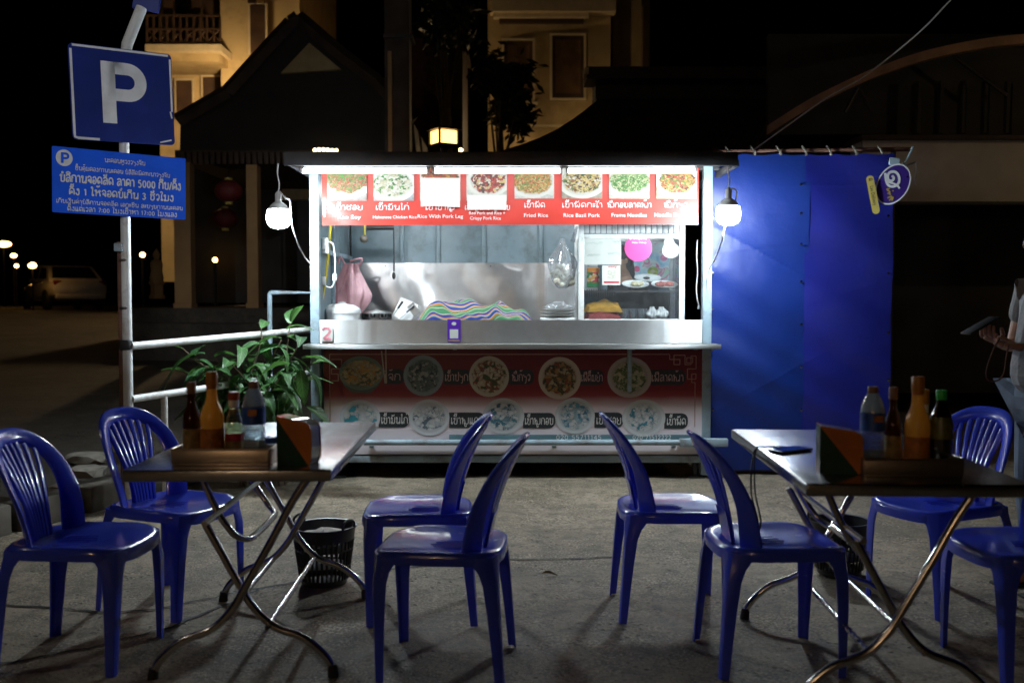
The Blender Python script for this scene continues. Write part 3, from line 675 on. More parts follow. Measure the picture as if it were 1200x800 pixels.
# the paved forecourt, one sheet out to the horizon, with real cracks left open between its slabs
def crack_h(x, y):
    return .006 * math.sin(x * 1.9 + 1) * math.sin(y * 1.3) + .003 * math.sin(x * 7 + y * 3)
sheet('ground', crack_h, -150, 150, -40, 200, 8, 8, 'concrete').location.z = -.03
CR = {'a': [(-3.4, 4.0), (-2.2, 4.12), (-1.55, 4.0), (-1.1, 4.35), (-.35, 4.75), (.6, 4.9)], 'b': [(-2.4, 3.15), (-1.75, 3.45), (-1.35, 3.78), (-1.1, 4.35)]}
sheet('pavement', crack_h, -9, 9, -3, 9.5, 90, 62, 'concrete')
cr = MB()
for k, pts in CR.items():
    q = spline([(x, y, 0) for x, y in pts], 14); rng = random.Random(len(k) + len(pts))
    q = [Vector((p.x + rng.uniform(-.012, .012), p.y + rng.uniform(-.012, .012), 0)) for p in q]
    V = []
    for i, p in enumerate(q):
        t = (q[min(i + 1, len(q) - 1)] - q[max(i - 1, 0)]).normalized(); nn = Vector((-t.y, t.x, 0)) * (.004 + .006 * rng.random())
        for s_ in (1, -1):
            w = p + nn * s_; V.append((w.x, w.y, crack_h(w.x, w.y) + .0045))
    cr.add(V, [(2 * i, 2 * i + 1, 2 * i + 3, 2 * i + 2) for i in range(len(q) - 1)])
struct(cr.build('pavement_crack', 'black_rubber'))
# the raised yard at the left behind the kerb, climbing to the car park
def kerb_x(y): return -2.72 + .62 * (y - 5.7) / 1.7 if y < 7.4 else -2.1 + .9 * (y - 7.4)
def yard_h(x, y):
    d = kerb_x(y) - x
    return .155 + .052 * max(0, y - 6.5) + .012 * math.sin(x * 3.1) * math.sin(y * 2.3) + .006 * math.sin(9 * x + 2 * y)
V = []; rows = [4.2 + .16 * j for j in range(40)] + [10.6 + .8 * j for j in range(1, 60)]; nx = 40
for y in rows:
    xe = min(kerb_x(y), 40)
    for i in range(nx + 1):
        u = (i / nx) ** 1.8; x = xe - .02 - u * (xe + 60); V.append((x, y, min(yard_h(x, y), .92 + .0005 * y)))
struct(MB().add(V, [(j * (nx + 1) + i + 1, j * (nx + 1) + i, (j + 1) * (nx + 1) + i, (j + 1) * (nx + 1) + i + 1) for j in range(len(rows) - 1) for i in range(nx)]).build('yard', 'dirt'))
kerb = struct(thing('kerb', 'rough concrete kerb between the forecourt and the raised yard', 'kerb', (-2.4, 6, 0))); del kerb['category']
y = 4.25; rng = random.Random(3)
while y < 7.9:
    L_ = rng.uniform(.32, .5); x = kerb_x(y + L_ / 2) + rng.uniform(-.015, .015); an = math.atan2(L_, kerb_x(y + L_) - kerb_x(y)) - math.pi / 2
    MB().rbox((x + .06, y + L_ / 2, .075 + rng.uniform(-.012, .008)), (.14, L_ - .02, .17), .018, 2, Matrix.Rotation(an, 3, 'Z') @ Matrix.Rotation(rng.uniform(-.05, .05), 3, 'Y')).build('kerb_stone', mat('kerb_concrete', (.10, .088, .07), .9, var=.3, vs=8, bump=.7, bs=30) if 'kerb_concrete' not in M else 'kerb_concrete', kerb)
    y += L_
def rubble(px, py, Y, d, label, seed):
    p = at(px, py, Y); rg = random.Random(seed); bm = bmesh.new(); bmesh.ops.create_icosphere(bm, subdivisions=2, radius=.5)
    for v in bm.verts:
        v.co = Vector((max(-.38, min(.38, v.co.x)) * d[0], max(-.38, min(.38, v.co.y)) * d[1], max(-.33, min(.33, v.co.z)) * d[2])) * (1 + rg.uniform(-.09, .09))
    bm.verts.index_update(); mb = MB().add([v.co + p for v in bm.verts], [tuple(v.index for v in f.verts) for f in bm.faces]); bm.free()
    tag(mb.build('concrete_chunk', 'chunk', sharp=25), label, 'rubble', 'broken concrete lying along the kerb')
rubble(101, 556, 6.35, (.30, .26, .16), 'pale broken concrete chunk lying on the kerb between the two left chairs', 1)
rubble(103, 536, 6.75, (.34, .28, .10), 'flat tilted slab of broken concrete lying behind the pale chunk', 5)
rubble(74, 574, 6.0, (.2, .22, .13), 'small dark concrete lump beside the pale chunk on the kerb', 9)
rubble(186, 541, 6.6, (.22, .2, .1), 'low stone by the foot of the white rail post', 12)

# ------------------------------------------------------------------ the food stall
YF = 7.1; YB = 8.45; XL = -1.385; XR = 1.37; ROOFZ = 2.235
stall = thing('food_stall', 'lit street food stall with steel counter and printed panels', 'food stall', (0, 7.7, 0))
def P(mb, name, m, label=None, sharp=40, par=None): return mb.build(name, m, par or stall, label, sharp)
for x in (XL - .015, XR + .015):
    P(MB().rbox((x, YF, 1.12), (.065, .065, 2.2), .006), 'post', 'stall_paint')
for x in (XL - .015, XR + .015):
    P(MB().rbox((x, YB + .05, 1.12), (.05, .05, 2.2), .006), 'post', 'stall_paint')
# back wall of sheet panels between ribs
xs = [XL + .02, -.93, -.62, -.235, .24, .70, XR - .02]
for a, b in zip(xs[:-1], xs[1:]):
    P(MB().rbox(((a + b) / 2, YB, 1.55), (b - a - .012, .02, 1.36), .004), 'wall_panel', 'wall_sheet')
for x in xs[1:-1]:
    P(MB().rbox((x, YB - .018, 1.55), (.036, .02, 1.36), .006), 'rib', 'wall_sheet')
P(MB().rbox((0, YB - .02, 2.17), (2.72, .04, .05), .006), 'top_rail', 'stall_paint')
# left side wall
for y0, y1 in ((7.16, 7.58), (7.6, 8.0), (8.02, 8.42)):
    P(MB().rbox((XL, (y0 + y1) / 2, 1.55), (.02, y1 - y0, 1.36), .004), 'wall_panel', 'wall_sheet')
P(MB().rbox((XL + .025, 7.79, 1.62), (.03, 1.25, .035), .005), 'side_rail', 'stall_paint')
P(MB().rbox((XL + .025, 7.59, 1.6), (.03, .035, 1.2), .005), 'rib', 'stall_paint')
# steel backsplash with dents
V = []; nx, nz = 90, 34
for j in range(nz + 1):
    for i in range(nx + 1):
        x = -1.30 + 2.02 * i / nx; z = .98 + .60 * j / nz
        d = .012 * math.sin(x * 5 + 1.3 + z * 2) * math.sin(z * 6 + x) + .006 * math.sin(x * 13 + z * 9) + .02 * math.exp(-((x + .78 + .5 * (z - 1.3)) / .10) ** 2) - .012 * math.exp(-((x - .28) / .05) ** 2)
        V.append((x, YB - .06 + d * .7, z))
P(MB().add(V, [(j * (nx + 1) + i, j * (nx + 1) + i + 1, (j + 1) * (nx + 1) + i + 1, (j + 1) * (nx + 1) + i) for j in range(nz) for i in range(nx)]), 'backsplash', 'back_steel', sharp=0)
for x in (XL + .3, -.2, .62):
    P(MB().ball((x + .02, YB - .06, 1.555), .007, 8, 6), 'rivet', 'chrome')
# counter
P(MB().rbox((0, 7.55, 1.075), (2.72, .86, .03), .004), 'worktop', 'brushed_steel')
V = []; nx = 60
for j in range(7):
    for i in range(nx + 1):
        x = XL + .02 + (XR - XL - .04) * i / nx; z = .965 + .165 * j / 6
        V.append((x, YF - .04 + .0035 * math.sin(x * 4.2 + 1) + .002 * math.sin(x * 11) - .0035 * math.exp(-((x + 1.02) / .05) ** 2) - .003 * math.exp(-((x - 1.11) / .05) ** 2), z))
P(MB().add(V, [(j * (nx + 1) + i, j * (nx + 1) + i + 1, (j + 1) * (nx + 1) + i + 1, (j + 1) * (nx + 1) + i) for j in range(6) for i in range(nx)]), 'counter_front', 'brushed_steel', sharp=0)
P(MB().rbox((0, YF - .118, .958), (2.90, .175, .010), .003).rbox((0, YF - .205, .948), (2.90, .006, .034), .002), 'serving_shelf', 'brushed_steel')
for x in (-1.2, -.4, .84, 1.28):
    P(MB().b2(x - .012, x + .012, YF - .19, YF - .035, .925, .951), 'shelf_bracket', 'stall_paint')
P(MB().rbox((.835, YF - .04, .78), (.032, .02, .32), .004), 'latch_bar', 'stall_paint')
# lower frame, wheels
P(MB().rbox((0, YF - .0, .135), (2.76, .05, .05), .005), 'bottom_rail', 'stall_paint')
P(MB().b2(XL, XR, YF + .05, YF + .07, .12, .95), 'lower_sheet', 'wall_sheet')
P(MB().b2(XL, XR, YB - .05, YB - .03, .1, .95), 'lower_sheet', 'wall_sheet')
P(MB().b2(XL, XR, YF + .1, YB - .1, .11, .14), 'floor_sheet', 'dark_metal')
for x in (-1.25, 1.32):
    P(MB().tube([(x, YF + .03, 0), (x, YF + .03, .14)], .022, 10).b2(x - .06, x + .06, YF - .03, YF + .09, -.005, .012), 'jack_stand', 'dark_metal')
for x in (-.55, .62):
    w = P(MB().lathe([(.05, -.04), (.10, -.04), (.115, -.025), (.115, .025), (.10, .04), (.05, .04)], (x, 7.75, .115), 20, 1, Matrix.Rotation(math.pi / 2, 3, 'Y')), 'wheel', 'black_rubber')
    P(MB().lathe([(.0, -.03), (.05, -.03), (.05, .03), (.0, .03)], (x, 7.75, .115), 14, 1, Matrix.Rotation(math.pi / 2, 3, 'Y')), 'hub', 'stall_paint', par=w)
# drawbar pipe that runs in front of the panel
P(MB().tube([(-1.05, YF - .07, .262), (1.36, YF - .07, .262)], .021, 12), 'drawbar', 'stall_paint')
P(MB().rbox((1.36, YF - .07, .262), (.34, .052, .056), .004), 'drawbar_socket', 'stall_paint')
for x in (-1.0, .3, 1.15):
    P(MB().b2(x - .015, x + .015, YF - .06, YF + .0, .22, .235), 'drawbar_clip', 'stall_paint')
# roof of corrugated sheet on a frame
V = []; n = 150
for i in range(n + 1):
    x = -1.487 + 2.957 * i / n; h = .012 * math.sin(i * 2 * math.pi / 5)
    V += [(x, 6.56, 2.212 + h), (x, 8.75, 2.31 + h)]
P(MB().add(V, [(2 * i, 2 * i + 2, 2 * i + 3, 2 * i + 1) for i in range(n)]), 'roof_sheet', 'tin_roof', sharp=60)
P(MB().rbox((-.008, 6.545, 2.191), (2.96, .03, .09), .004), 'roof_beam', 'dark_metal')
P(MB().rbox((0.02, YF, 2.212), (2.9, .05, .05), .004), 'roof_beam', 'dark_metal')
for x in (-1.45, -.5, .5, 1.48):
    P(MB().rbox((x, 7.6, 2.172), (.035, 2.0, .045), .004), 'roof_joist', 'dark_metal')
pr = at(340, 200, 6.58); pe = at(861, 190, 6.58)
P(MB().tube([(pr.x, 6.58, 2.176), (-1.3, 6.58, 2.176)], .011, 8), 'lamp_rod', 'dark_metal')
P(MB().rbox(((1.30 + pe.x) / 2, 6.58, 2.18), (pe.x - 1.30, .03, .026), .004), 'lamp_rod', 'dark_metal')
for i, (x, z) in enumerate([(-.95, 2.255), (.28, 2.27), (.48, 2.265), (.9, 2.27)]):
    pass
# number sticker on the counter
bd = Board((XL + .03, YF - .046, .985), (1, 0, 0), (0, 0, 1))
st = P(bd.rrect(.0, .085, -.005, .10, .012, .004), 'number_sticker', 'paper_white')
nb = MB(); bd.line(nb, [(.012, .072), (.03, .088), (.055, .084), (.066, .066), (.056, .046), (.02, .012)], .017, .006); bd.line(nb, [(.02, .012), (.07, .012)], .017, .0065)
P(nb, 'numeral', mat('sticker_pink', (.62, .20, .24), .5, var=.5, vs=30), par=st)
# purple payment card: code area left blank
bd = Board((at(532, 398, YF - .06).x, YF - .055, .972), (1, 0, 0), (0, 0, 1))
pc = tag(bd.rrect(-.047, .047, .0, .165, .008, .002).build('payment_card', mat('card_purple', (.10, .02, .40), .4, var=.1)), 'small purple payment card with a white square on the steel counter', 'card')
bd.rect(-.030, .030, .028, .092, .004).build('code_area', 'paper_white', pc)
bd.disc(0, .132, .017, .012, .004, 20).build('emblem', 'paper_white', pc)
bd.rect(-.04, .04, .008, .016, .004).build('text_line', 'lettering_gold', pc)

# ------------------------------------------------------------------ upper menu banner
def bx_(px): return (px - 600) / F * (YF - .05)
def bz_(py): return at(600, py, YF - .05).z
BX0, BX1, BZ0, BZ1 = bx_(378.5), bx_(817.5), bz_(262.5), 2.20
bx, bz = bx_, bz_
banner = thing('menu_banner', 'red menu banner with eight food photos under the tube lights', 'banner', (0, YF - .05, BZ0))
V = []; nx, nz = 120, 14
for j in range(nz + 1):
    for i in range(nx + 1):
        u = i / nx; x = BX0 + (BX1 - BX0) * u; z = BZ0 - .010 * (1 - u) + (BZ1 - BZ0) * j / nz
        lw = math.exp(-u * 9) * (1 - j / nz)
        V.append((x, YF - .05 + .004 * math.sin(x * 6) * (1 - j / nz) + .010 * lw * math.sin(24 * (x * .8 + z)), z))
MB().add(V, [(j * (nx + 1) + i, j * (nx + 1) + i + 1, (j + 1) * (nx + 1) + i + 1, (j + 1) * (nx + 1) + i) for j in range(nz) for i in range(nx)]).build('vinyl_sheet', 'red_vinyl', banner, sharp=0)
MB().b2(BX0, BX1, YF - .034, YF - .03, BZ0 - .004, BZ1).build('backing_sheet', 'stall_paint', banner)
BB = Board((0, YF - .052, 0), (1, 0, 0), (0, 0, 1))
g1, g2, br_, wh, rd, og, dk, ye = (.10, .32, .06), (.05, .18, .04), (.30, .13, .05), (.75, .74, .68), (.55, .07, .04), (.68, .30, .06), (.08, .035, .02), (.75, .58, .22)
pics = [(385, 431, food('print_soup', [g1, br_, (.45, .25, .13), g2, (.5, .3, .2), rd, g1], (.35, .33, .32), .5, .75, .75, .7, .6, .52, 16, 1)),
        (439, 486, food('print_chicken', [wh, g1, wh, (.72, .66, .5), wh, g2, (.6, .55, .4)], (.45, .46, .5), .45, .5, .62, .55, .5, .38, 9, 2)),
        (493, 540, food('print_leg', [rd, br_, dk, og, br_, rd], (.7, .68, .6), .5, .85, .6, .5, .5, .36, 12, 3)),
        (547, 594, food('print_redpork', [rd, (.28, .03, .04), dk, rd, wh, ye], (.72, .72, .68), .55, .62, .55, .5, .42, .42, 10, 4)),
        (603, 649, food('print_friedrice', [og, g1, rd, (.72, .5, .22), og, g1, ye], (.72, .74, .7), .45, .6, .62, .58, .52, .44, 18, 5)),
        (658, 705, food('print_basil', [dk, g2, ye, br_, ye, wh, ye, dk], (.45, .4, .33), .5, .6, .62, .6, .5, .42, 12, 6)),
        (713, 760, food('print_noodles', [g1, g2, (.55, .62, .32), g1, (.7, .66, .45)], (.7, .74, .64), .5, .6, .62, .52, .52, .4, 20, 7)),
        (768, 815, food('print_dumpling', [og, g1, br_, (.62, .35, .12), dk, rd, ye], (.48, .50, .36), .52, .6, .55, .58, .46, .44, 12, 8))]
zt = [-.002] * 8
for (a, b, m) in pics:
    BB.rect(bx(a), bx(b), bz(235.5 if a < 600 else 233), BZ1 - .004, .009).build('food_photo', m, banner)
lines = [(392, 427, 'ເຂົ້າຊອຍ'), (441, 481, 'ເຂົ້າມັນໄກ່'), (499, 534, 'ເຂົ້າຂາໝູ'), (545, 598, 'ເຂົ້າໝູແດງ ໝູກອບ'), (614, 639, 'ເຂົ້າຜັດ'), (658, 706, 'ເຂົ້າຜັດກະເພົາ'), (711, 763, 'ໝີ່ກອບລາດໜ້າ'), (777, 805, 'ໝີ່ກ້ຽວ')]
for a, b, s in lines: BB.lao(s, bx(a), bx(b), bz(246 if a < 600 else 243.2), .031, .145, .009).build('lettering', 'lettering_white', banner)
for a, b, zz, s, h in [(397, 424, 256.5, 'Kao Soy', .026), (438, 489, 256.2, 'Hainanese Chicken Rice', .022), (490, 543, 255.6, 'Rice With Pork Leg', .026), (550, 592, 251.5, 'Red Pork and Rice +', .023), (551, 587, 257.6, 'Crispy Pork Rice', .023),
                     (614, 642, 254.5, 'Fried Rice', .027), (660, 702.5, 254.5, 'Rice Basil Pork', .027), (716, 757, 254.3, 'Frame Noodles', .027), (766, 815.5, 254, 'Noodle Dumplings', .026)]:
    BB.latin(s, bx(a), bx(b), bz(zz), h, .009, .006).build('lettering', 'lettering_white', banner)
BB.disc(bx(379.5) + .012, bz(246), .011, .052, .009, 24).build('white_spot', 'lettering_white', banner)
for a, b, c, d, lb in ((494, 539.5, 242.5, 209, 'blank paper sheet taped over the third photo of the red banner'), (548, 593.5, 246.3, 229, 'blank paper strip taped under the fourth photo of the red banner')):
    V = []; x0, x1, z0, z1 = bx(a), bx(b), bz(c), bz(d)
    for j in range(7):
        for i in range(9):
            u, v = i / 8, j / 6; V.append((x0 + (x1 - x0) * u, YF - .068 - .010 * math.sin(u * 3 + v * 2) * (1 - v) - .006 * (1 - v) ** 2, z0 + (z1 - z0) * v + .008 * math.sin(5 * u) * (1 - v) * (.5 if a < 540 else 0)))
    tag(MB().add(V, [(j * 9 + i, j * 9 + i + 1, (j + 1) * 9 + i + 1, (j + 1) * 9 + i) for j in range(6) for i in range(8)]).build('paper_sheet', 'paper_white', sharp=0), lb, 'paper', 'paper sheets covering banner photos')

# ------------------------------------------------------------------ lower menu panel
YP = YF - .028
def px_(p): return (p - 600) / F * YP
def pz_(p): return at(600, p, YP).z
LX0, LX1 = px_(379), px_(827)
m, nt, N_, L_, b_ = nodes_of('shaded_panel_print')
g = coords(nt, 'Object'); s_ = N_.new('ShaderNodeSeparateXYZ'); L_.new(g, s_.inputs[0])
nf, _ = noise(nt, g, 5, 5)
zz = mth(nt, 'ADD', s_.outputs[2], mth(nt, 'MULTIPLY', mth(nt, 'SUBTRACT', nf, .5), .03))
mr = N_.new('ShaderNodeMapRange'); mr.inputs[1].default_value = pz_(536); mr.inputs[2].default_value = pz_(408); L_.new(zz, mr.inputs[0])
L_.new(ramp(nt, mr.outputs[0], [(0, (.74, .70, .74)), (.46, (.80, .70, .74)), (.565, (.28, .04, .04)), (.62, (.20, .013, .016)), (1, (.12, .010, .012))]), b_.inputs['Base Color']); b_.inputs['Roughness'].default_value = .38  # print darkens upward; the shelf's shade is put into the colour
wv, _ = noise(nt, g, 4, 3); bump_to(nt, b_, wv, .2, .01)
M['shaded_panel_print'] = m
panel = P(MB().b2(LX0, LX1, YP, YP + .012, pz_(532), .935), 'menu_panel', 'shaded_panel_print', 'wide printed menu panel showing ten dishes')
PB = Board((0, YP, 0), (1, 0, 0), (0, 0, 1))
gb = [(.10, .16, .15), (.20, .25, .24), (.05, .08, .08), (.4, .42, .4), (.15, .2, .18)]
dish1 = [(423, 437, 26, 20, food('print_congee', [(.55, .42, .22), (.5, .38, .22), (.62, .3, .06), (.12, .14, .08), (.5, .42, .3)], None, .5, .5, .5, .5, .46, .40, 8, 11, (.16, .22, .18))),
         (496, 440, 23.5, 24, food('print_porridge', gb, None, .5, .5, .5, .5, .40, .40, 10, 12, (.26, .32, .34))),
         (573, 441, 23.5, 24, food('print_wonton', [(.6, .52, .36), (.55, .45, .3), (.3, .1, .06), (.08, .12, .05), (.62, .55, .42)], None, .5, .5, .5, .5, .42, .42, 8, 13, (.52, .48, .38))),
         (656, 443, 25, 25, food('print_tomyum', [(.05, .07, .03), (.10, .08, .03), (.45, .26, .08), (.3, .08, .03), (.05, .06, .03), (.5, .42, .25)], None, .5, .5, .5, .5, .40, .40, 9, 14, (.60, .50, .40))),
         (738, 442, 26, 24, food('print_radna', [(.16, .22, .07), (.10, .16, .05), (.42, .44, .26), (.5, .46, .3), (.08, .12, .04)], None, .5, .5, .5, .5, .38, .38, 9, 15, (.42, .36, .32)))]
pale = (.66, .68, .68)
dish2 = [(421, 489, 24, 21, food('print_chickenrice', [pale, pale, (.60, .63, .64), pale, (.05, .36, .46), pale, pale], None, .5, .5, .5, .5, .42, .40, 5, 21, (.64, .66, .68))),
         (502.5, 489, 24, 21.5, food('print_porkrice', [pale, (.12, .17, .22), pale, (.5, .54, .57), pale, (.24, .3, .36)], None, .5, .5, .5, .5, .40, .34, 6, 22, (.64, .66, .68))),
         (590, 487.5, 24.5, 21.5, food('print_crispyrice', [(.06, .22, .30), pale, (.16, .28, .34), pale, (.04, .14, .2), (.5, .58, .6)], None, .5, .5, .5, .5, .38, .38, 6, 23, (.62, .64, .65))),
         (674, 487, 23.5, 21.5, food('print_kaosoy', [(.12, .34, .44), pale, (.06, .22, .32), pale, (.3, .46, .52), (.52, .6, .62)], None, .5, .5, .5, .5, .38, .38, 8, 24, (.62, .65, .66))),
         (755, 489.5, 25.5, 22, food('print_friedegg', [pale, pale, pale, (.56, .6, .6), (.05, .26, .34), pale, pale], None, .5, .5, .5, .5, .36, .36, 7, 25, (.64, .66, .66)))]
def sc(p): return p / F * YP
for x, y, a, b, m in dish1 + dish2:
    PB.disc(px_(x), pz_(y), sc(a), sc(b), .004).build('dish_print', m, panel)
# bowl wall below the first dish, and chopsticks
PB.poly([(px_(397), pz_(440)), (px_(449), pz_(440)), (px_(443), pz_(452)), (px_(434), pz_(460)), (px_(412), pz_(460)), (px_(403), pz_(452))], .0025).build('bowl_print', mat('bowl_print', (.07, .10, .08), .4), panel)
cs = MB(); PB.line(cs, [(px_(447), pz_(411)), (px_(451), pz_(449))], .010, .006); PB.line(cs, [(px_(452), pz_(409)), (px_(452.5), pz_(449))], .010, .0065)
cs.build('chopstick_print', mat('chopstick_print', (.42, .34, .27), .5), panel)
caps1 = [(449, 474, 441, 449, 470, 'ໂຈ໊ກ'), (520, 552, 441.5, 521, 549, 'ເຂົ້າປຽກ'), (596, 626, 441.5, 600, 622, 'ໝີ່ກ້ຽວ'), (680, 708, 442, 681, 707, 'ເຝີຕົ້ມຍຳ'), (763, 804, 442, 764, 802, 'ເຝີລາດໜ້າ')]
caps2 = [(443, 479, 491.5, 446, 478, 'ເຂົ້າມັນໄກ່'), (526, 568, 492, 528, 566, 'ເຂົ້າໝູແດງ'), (613, 651, 492.5, 615, 649, 'ເຂົ້າໝູກອບ'), (697, 731, 492, 699, 729, 'ເຂົ້າຊອຍ'), (779, 807, 493, 782, 805, 'ເຂົ້າຜັດ')]
for a, b, yc, ta, tb, s in caps1 + caps2:
    up = s in ('x',)
    PB.rrect(px_(a), px_(b), pz_(yc + 9), pz_(yc - 9), .045, .003, False).build('caption_bar', 'charcoal_print', panel)
    PB.lao(s, px_(ta), px_(tb), pz_(yc + 4.5), .046, .10, .0045).build('lettering', 'lettering_white' if yc > 470 else 'lettering_pink', panel)
# corner fret and border line
fr = MB(); k = 0
for pts in [[(386, 415), (785, 415)], [(386, 415), (386, 500)], [(785, 415), (785, 421), (797, 421), (797, 427), (790, 427), (790, 416), (803, 416), (803, 427), (810, 427), (810, 417), (816, 417), (816, 432), (806, 432), (806, 444), (816, 444), (816, 438), (811, 438), (811, 448), (815, 448), (815, 500)],
            [(388, 421), (400, 421), (400, 432), (388, 432), (388, 438), (396, 438), (396, 446), (388, 446)], [(805, 419), (812, 419), (812, 425), (805, 425), (805, 419)]]:
    for a, b in zip(pts[:-1], pts[1:]):
        PB.line(fr, [(px_(a[0]), pz_(a[1])), (px_(b[0]), pz_(b[1]))], .006, .003 + .0002 * (k % 7)); k += 1
fr.build('fret_border', 'line_print', panel)
PB.rect(px_(526), px_(812), pz_(519.5), pz_(509), .003).build('phone_strip', mat('teal_print', (.13, .25, .29), .5), panel)
PB.lao('020 55711145', px_(652), px_(706), pz_(514.5), .030, .14, .0045).build('lettering', 'lettering_white', panel)
PB.lao('020 71512222', px_(742), px_(788), pz_(514.5), .030, .14, .0045).build('lettering', 'lettering_white', panel)

# ------------------------------------------------------------------ tube lights and bulbs
for i, (a, b, lb) in enumerate([(355, 503, 'left white tube light glowing under the stall roof edge'), (508, 658, 'middle white tube light glowing under the stall roof edge'), (663, 815, 'right white tube light glowing under the stall roof edge')]):
    Y = 6.63; x0, x1 = gp(a, Y), gp(b, Y); z = at(600, 200.5, Y).z
    t = thing('tube_light', lb, 'tube light', ((x0 + x1) / 2, Y, z), 'tube lights in a row under the roof')
    MB().rbox(((x0 + x1) / 2, Y, z + .030), (x1 - x0, .03, .024), .004).build('housing', 'white_plastic', t)
    MB().tube([(x0 + .012, Y, z), (x1 - .012, Y, z)], .0135, 12).build('glowing_tube', 'tube_light', t)
    for x in (x0 + .007, x1 - .007): MB().rbox((x, Y, z + .004), (.014, .034, .042), .004).build('end_cap', 'white_plastic', t)
for x0, x1, lb in ((-1.22, -.30, 'inner tube light under the roof over the left half of the counter'), (.12, 1.04, 'inner tube light under the roof over the right half of the counter')):
    Y = 7.58; z = 2.15; t = thing('tube_light', lb, 'tube light', ((x0 + x1) / 2, Y, z))
    MB().rbox(((x0 + x1) / 2, Y, z + .030), (x1 - x0, .03, .024), .004).build('housing', 'white_plastic', t)
    MB().tube([(x0 + .012, Y, z), (x1 - .012, Y, z)], .0135, 12).build('glowing_tube', 'inner_tube', t)
    for x in (x0 + .007, x1 - .007): MB().rbox((x, Y, z + .004), (.014, .034, .042), .004).build('end_cap', 'white_plastic', t)
def hanging_bulb(px, py, Y, lb, cord, rodpx):
    c = at(px, py, Y); t = thing('hanging_bulb', lb, 'light bulb', c, 'bulbs hanging at the ends of the stall')
    MB().lathe([(0, -.078), (.030, -.076), (.057, -.065), (.073, -.044), (.078, -.02), (.077, .025), (.070, .045)], c, 28).build('glowing_dome', 'bulb_light', t)
    MB().lathe([(.070, .045), (.067, .052), (.054, .072), (.036, .089), (.022, .098), (.020, .10)], c, 28).build('bulb_body', 'white_plastic', t)
    MB().lathe([(.020, .098), (.022, .10), (.022, .15), (.016, .158), (.006, .17)], c, 18).build('socket', 'white_plastic', t)
    MB().tube([c + Vector((0, 0, .165)), c + Vector((.006, 0, .22)), c + Vector((-.005, 0, .28)), Vector((c.x, Y, 2.166))], .0045, 6, smooth=5).build('hanging_wire', 'cable_white', t)
    MB().tube([c + Vector((.012, -.01, .165)), c + Vector((.05, -.02, .12))] + [at(*q) for q in cord], .0045, 6, smooth=6).build('supply_cord', 'cable_white', t)
hanging_bulb(326.5, 254, 6.58, 'glaring white bulb hanging at the left end of the stall roof', [(340, 236, 6.56), (342, 262, 6.6), (349, 285, 6.8), (357, 301, 7.0), (366, 311, 7.06)], 330)
hanging_bulb(853.5, 250, 6.58, 'glaring white bulb hanging in front of the blue tarp', [(849, 268, 6.56), (846, 282, 6.6), (838, 304, 6.85), (831, 316, 7.0), (829, 340, 7.06)], 856)
# ------------------------------------------------------------------ things inside the stall
WT = 1.09
def px_at(px, Y): return gp(px, Y)
def zz_(py, Y): return at(600, py, Y).z
x = px_at(400.5, 7.42); t = thing('rice_tub', 'round white tub with a lid standing at the left end of the counter', 'tub', (x, 7.42, WT))
MB().lathe([(.0, 0), (.115, 0), (.13, .015), (.135, .095), (.13, .10)], (x, 7.42, WT), 32).build('tub', 'white_plastic', t)
MB().lathe([(.140, .08), (.143, .105), (.135, .12), (.09, .145), (.03, .155), (.03, .165), (.0, .167)], (x, 7.42, WT), 32).build('lid', 'white_plastic', t)
def blob_bag(name, c, rx, ry, rz, m, seed, neck=.0, fold=.1, up=1.6):
    rg = random.Random(seed); ph = [rg.uniform(0, 6) for _ in range(6)]; n = 40; mm = 26; V = []
    for i in range(mm + 1):
        v = i / mm; z = -rz + 2 * rz * v
        pr = math.sin(math.pi * min(1, v * 1.02 + .02)) ** .55 if v < .5 else (1 - sstep((v - .45) / .55) * (1 - neck))
        for k in range(n):
            a = 2 * math.pi * k / n; w = 1 + fold * math.sin(5 * a + ph[0] + 3 * v) * (.4 + v) + fold * .6 * math.sin(9 * a + ph[1] - 4 * v) + fold * .5 * math.sin(11 * v + ph[2] + 2 * a)
            V.append((c[0] + rx * pr * w * math.cos(a), c[1] + ry * pr * w * math.sin(a), c[2] + z))
    return MB().add(V, [(i * n + k, i * n + (k + 1) % n, (i + 1) * n + (k + 1) % n, (i + 1) * n + k) for i in range(mm) for k in range(n)] + [tuple(range(n))]).build(name, m, sharp=0)
c = at(412, 340, 7.66)
pb = blob_bag('plastic_bag', (c.x, c.y, c.z - .01), .125, .09, .215, 'pink_bag', 14, .40, .17)
tag(pb, 'crumpled pink plastic bag hanging on the left inside wall above the white tub', 'bag')
MB().tube([at(404, 309, 7.64), at(399, 301, 7.62), at(396, 309, 7.62)], .008, 7, smooth=4).tube([at(421, 312, 7.66), at(424, 303, 7.64), at(410, 306, 7.63)], .008, 7, smooth=4).build('bag_handle', 'pink_bag', pb)
h = MB().tube([at(387.5, 262, 7.25), at(386.8, 275, 7.25), at(382, 322, 7.26), at(377.5, 352, 7.27), at(375, 376, 7.28)], .010, 8, smooth=5).build('hose', 'hose_yellow')
tag(h, 'thin yellow hose running down beside the left stall post', 'hose')
c = at(381.5, 288, 7.2); t = thing('power_strip', 'white power strip hanging with its cord by the left post inside the stall', 'power strip', c)
MB().rbox(c, (.045, .03, .115), .008).build('strip_body', 'white_plastic', t)
MB().tube([at(384, 283, 7.19), at(390, 286, 7.2), at(392.5, 302, 7.2), at(392.5, 322, 7.2)], .005, 6, smooth=5).tube([at(392.5, 329, 7.2), at(389, 336, 7.2), at(383, 336, 7.2), at(379, 331, 7.2)], .005, 6, smooth=5).build('cord', 'cable_white', t)
MB().rbox(at(392.3, 325, 7.2), (.03, .03, .055), .008).build('plug', 'white_plastic', t)
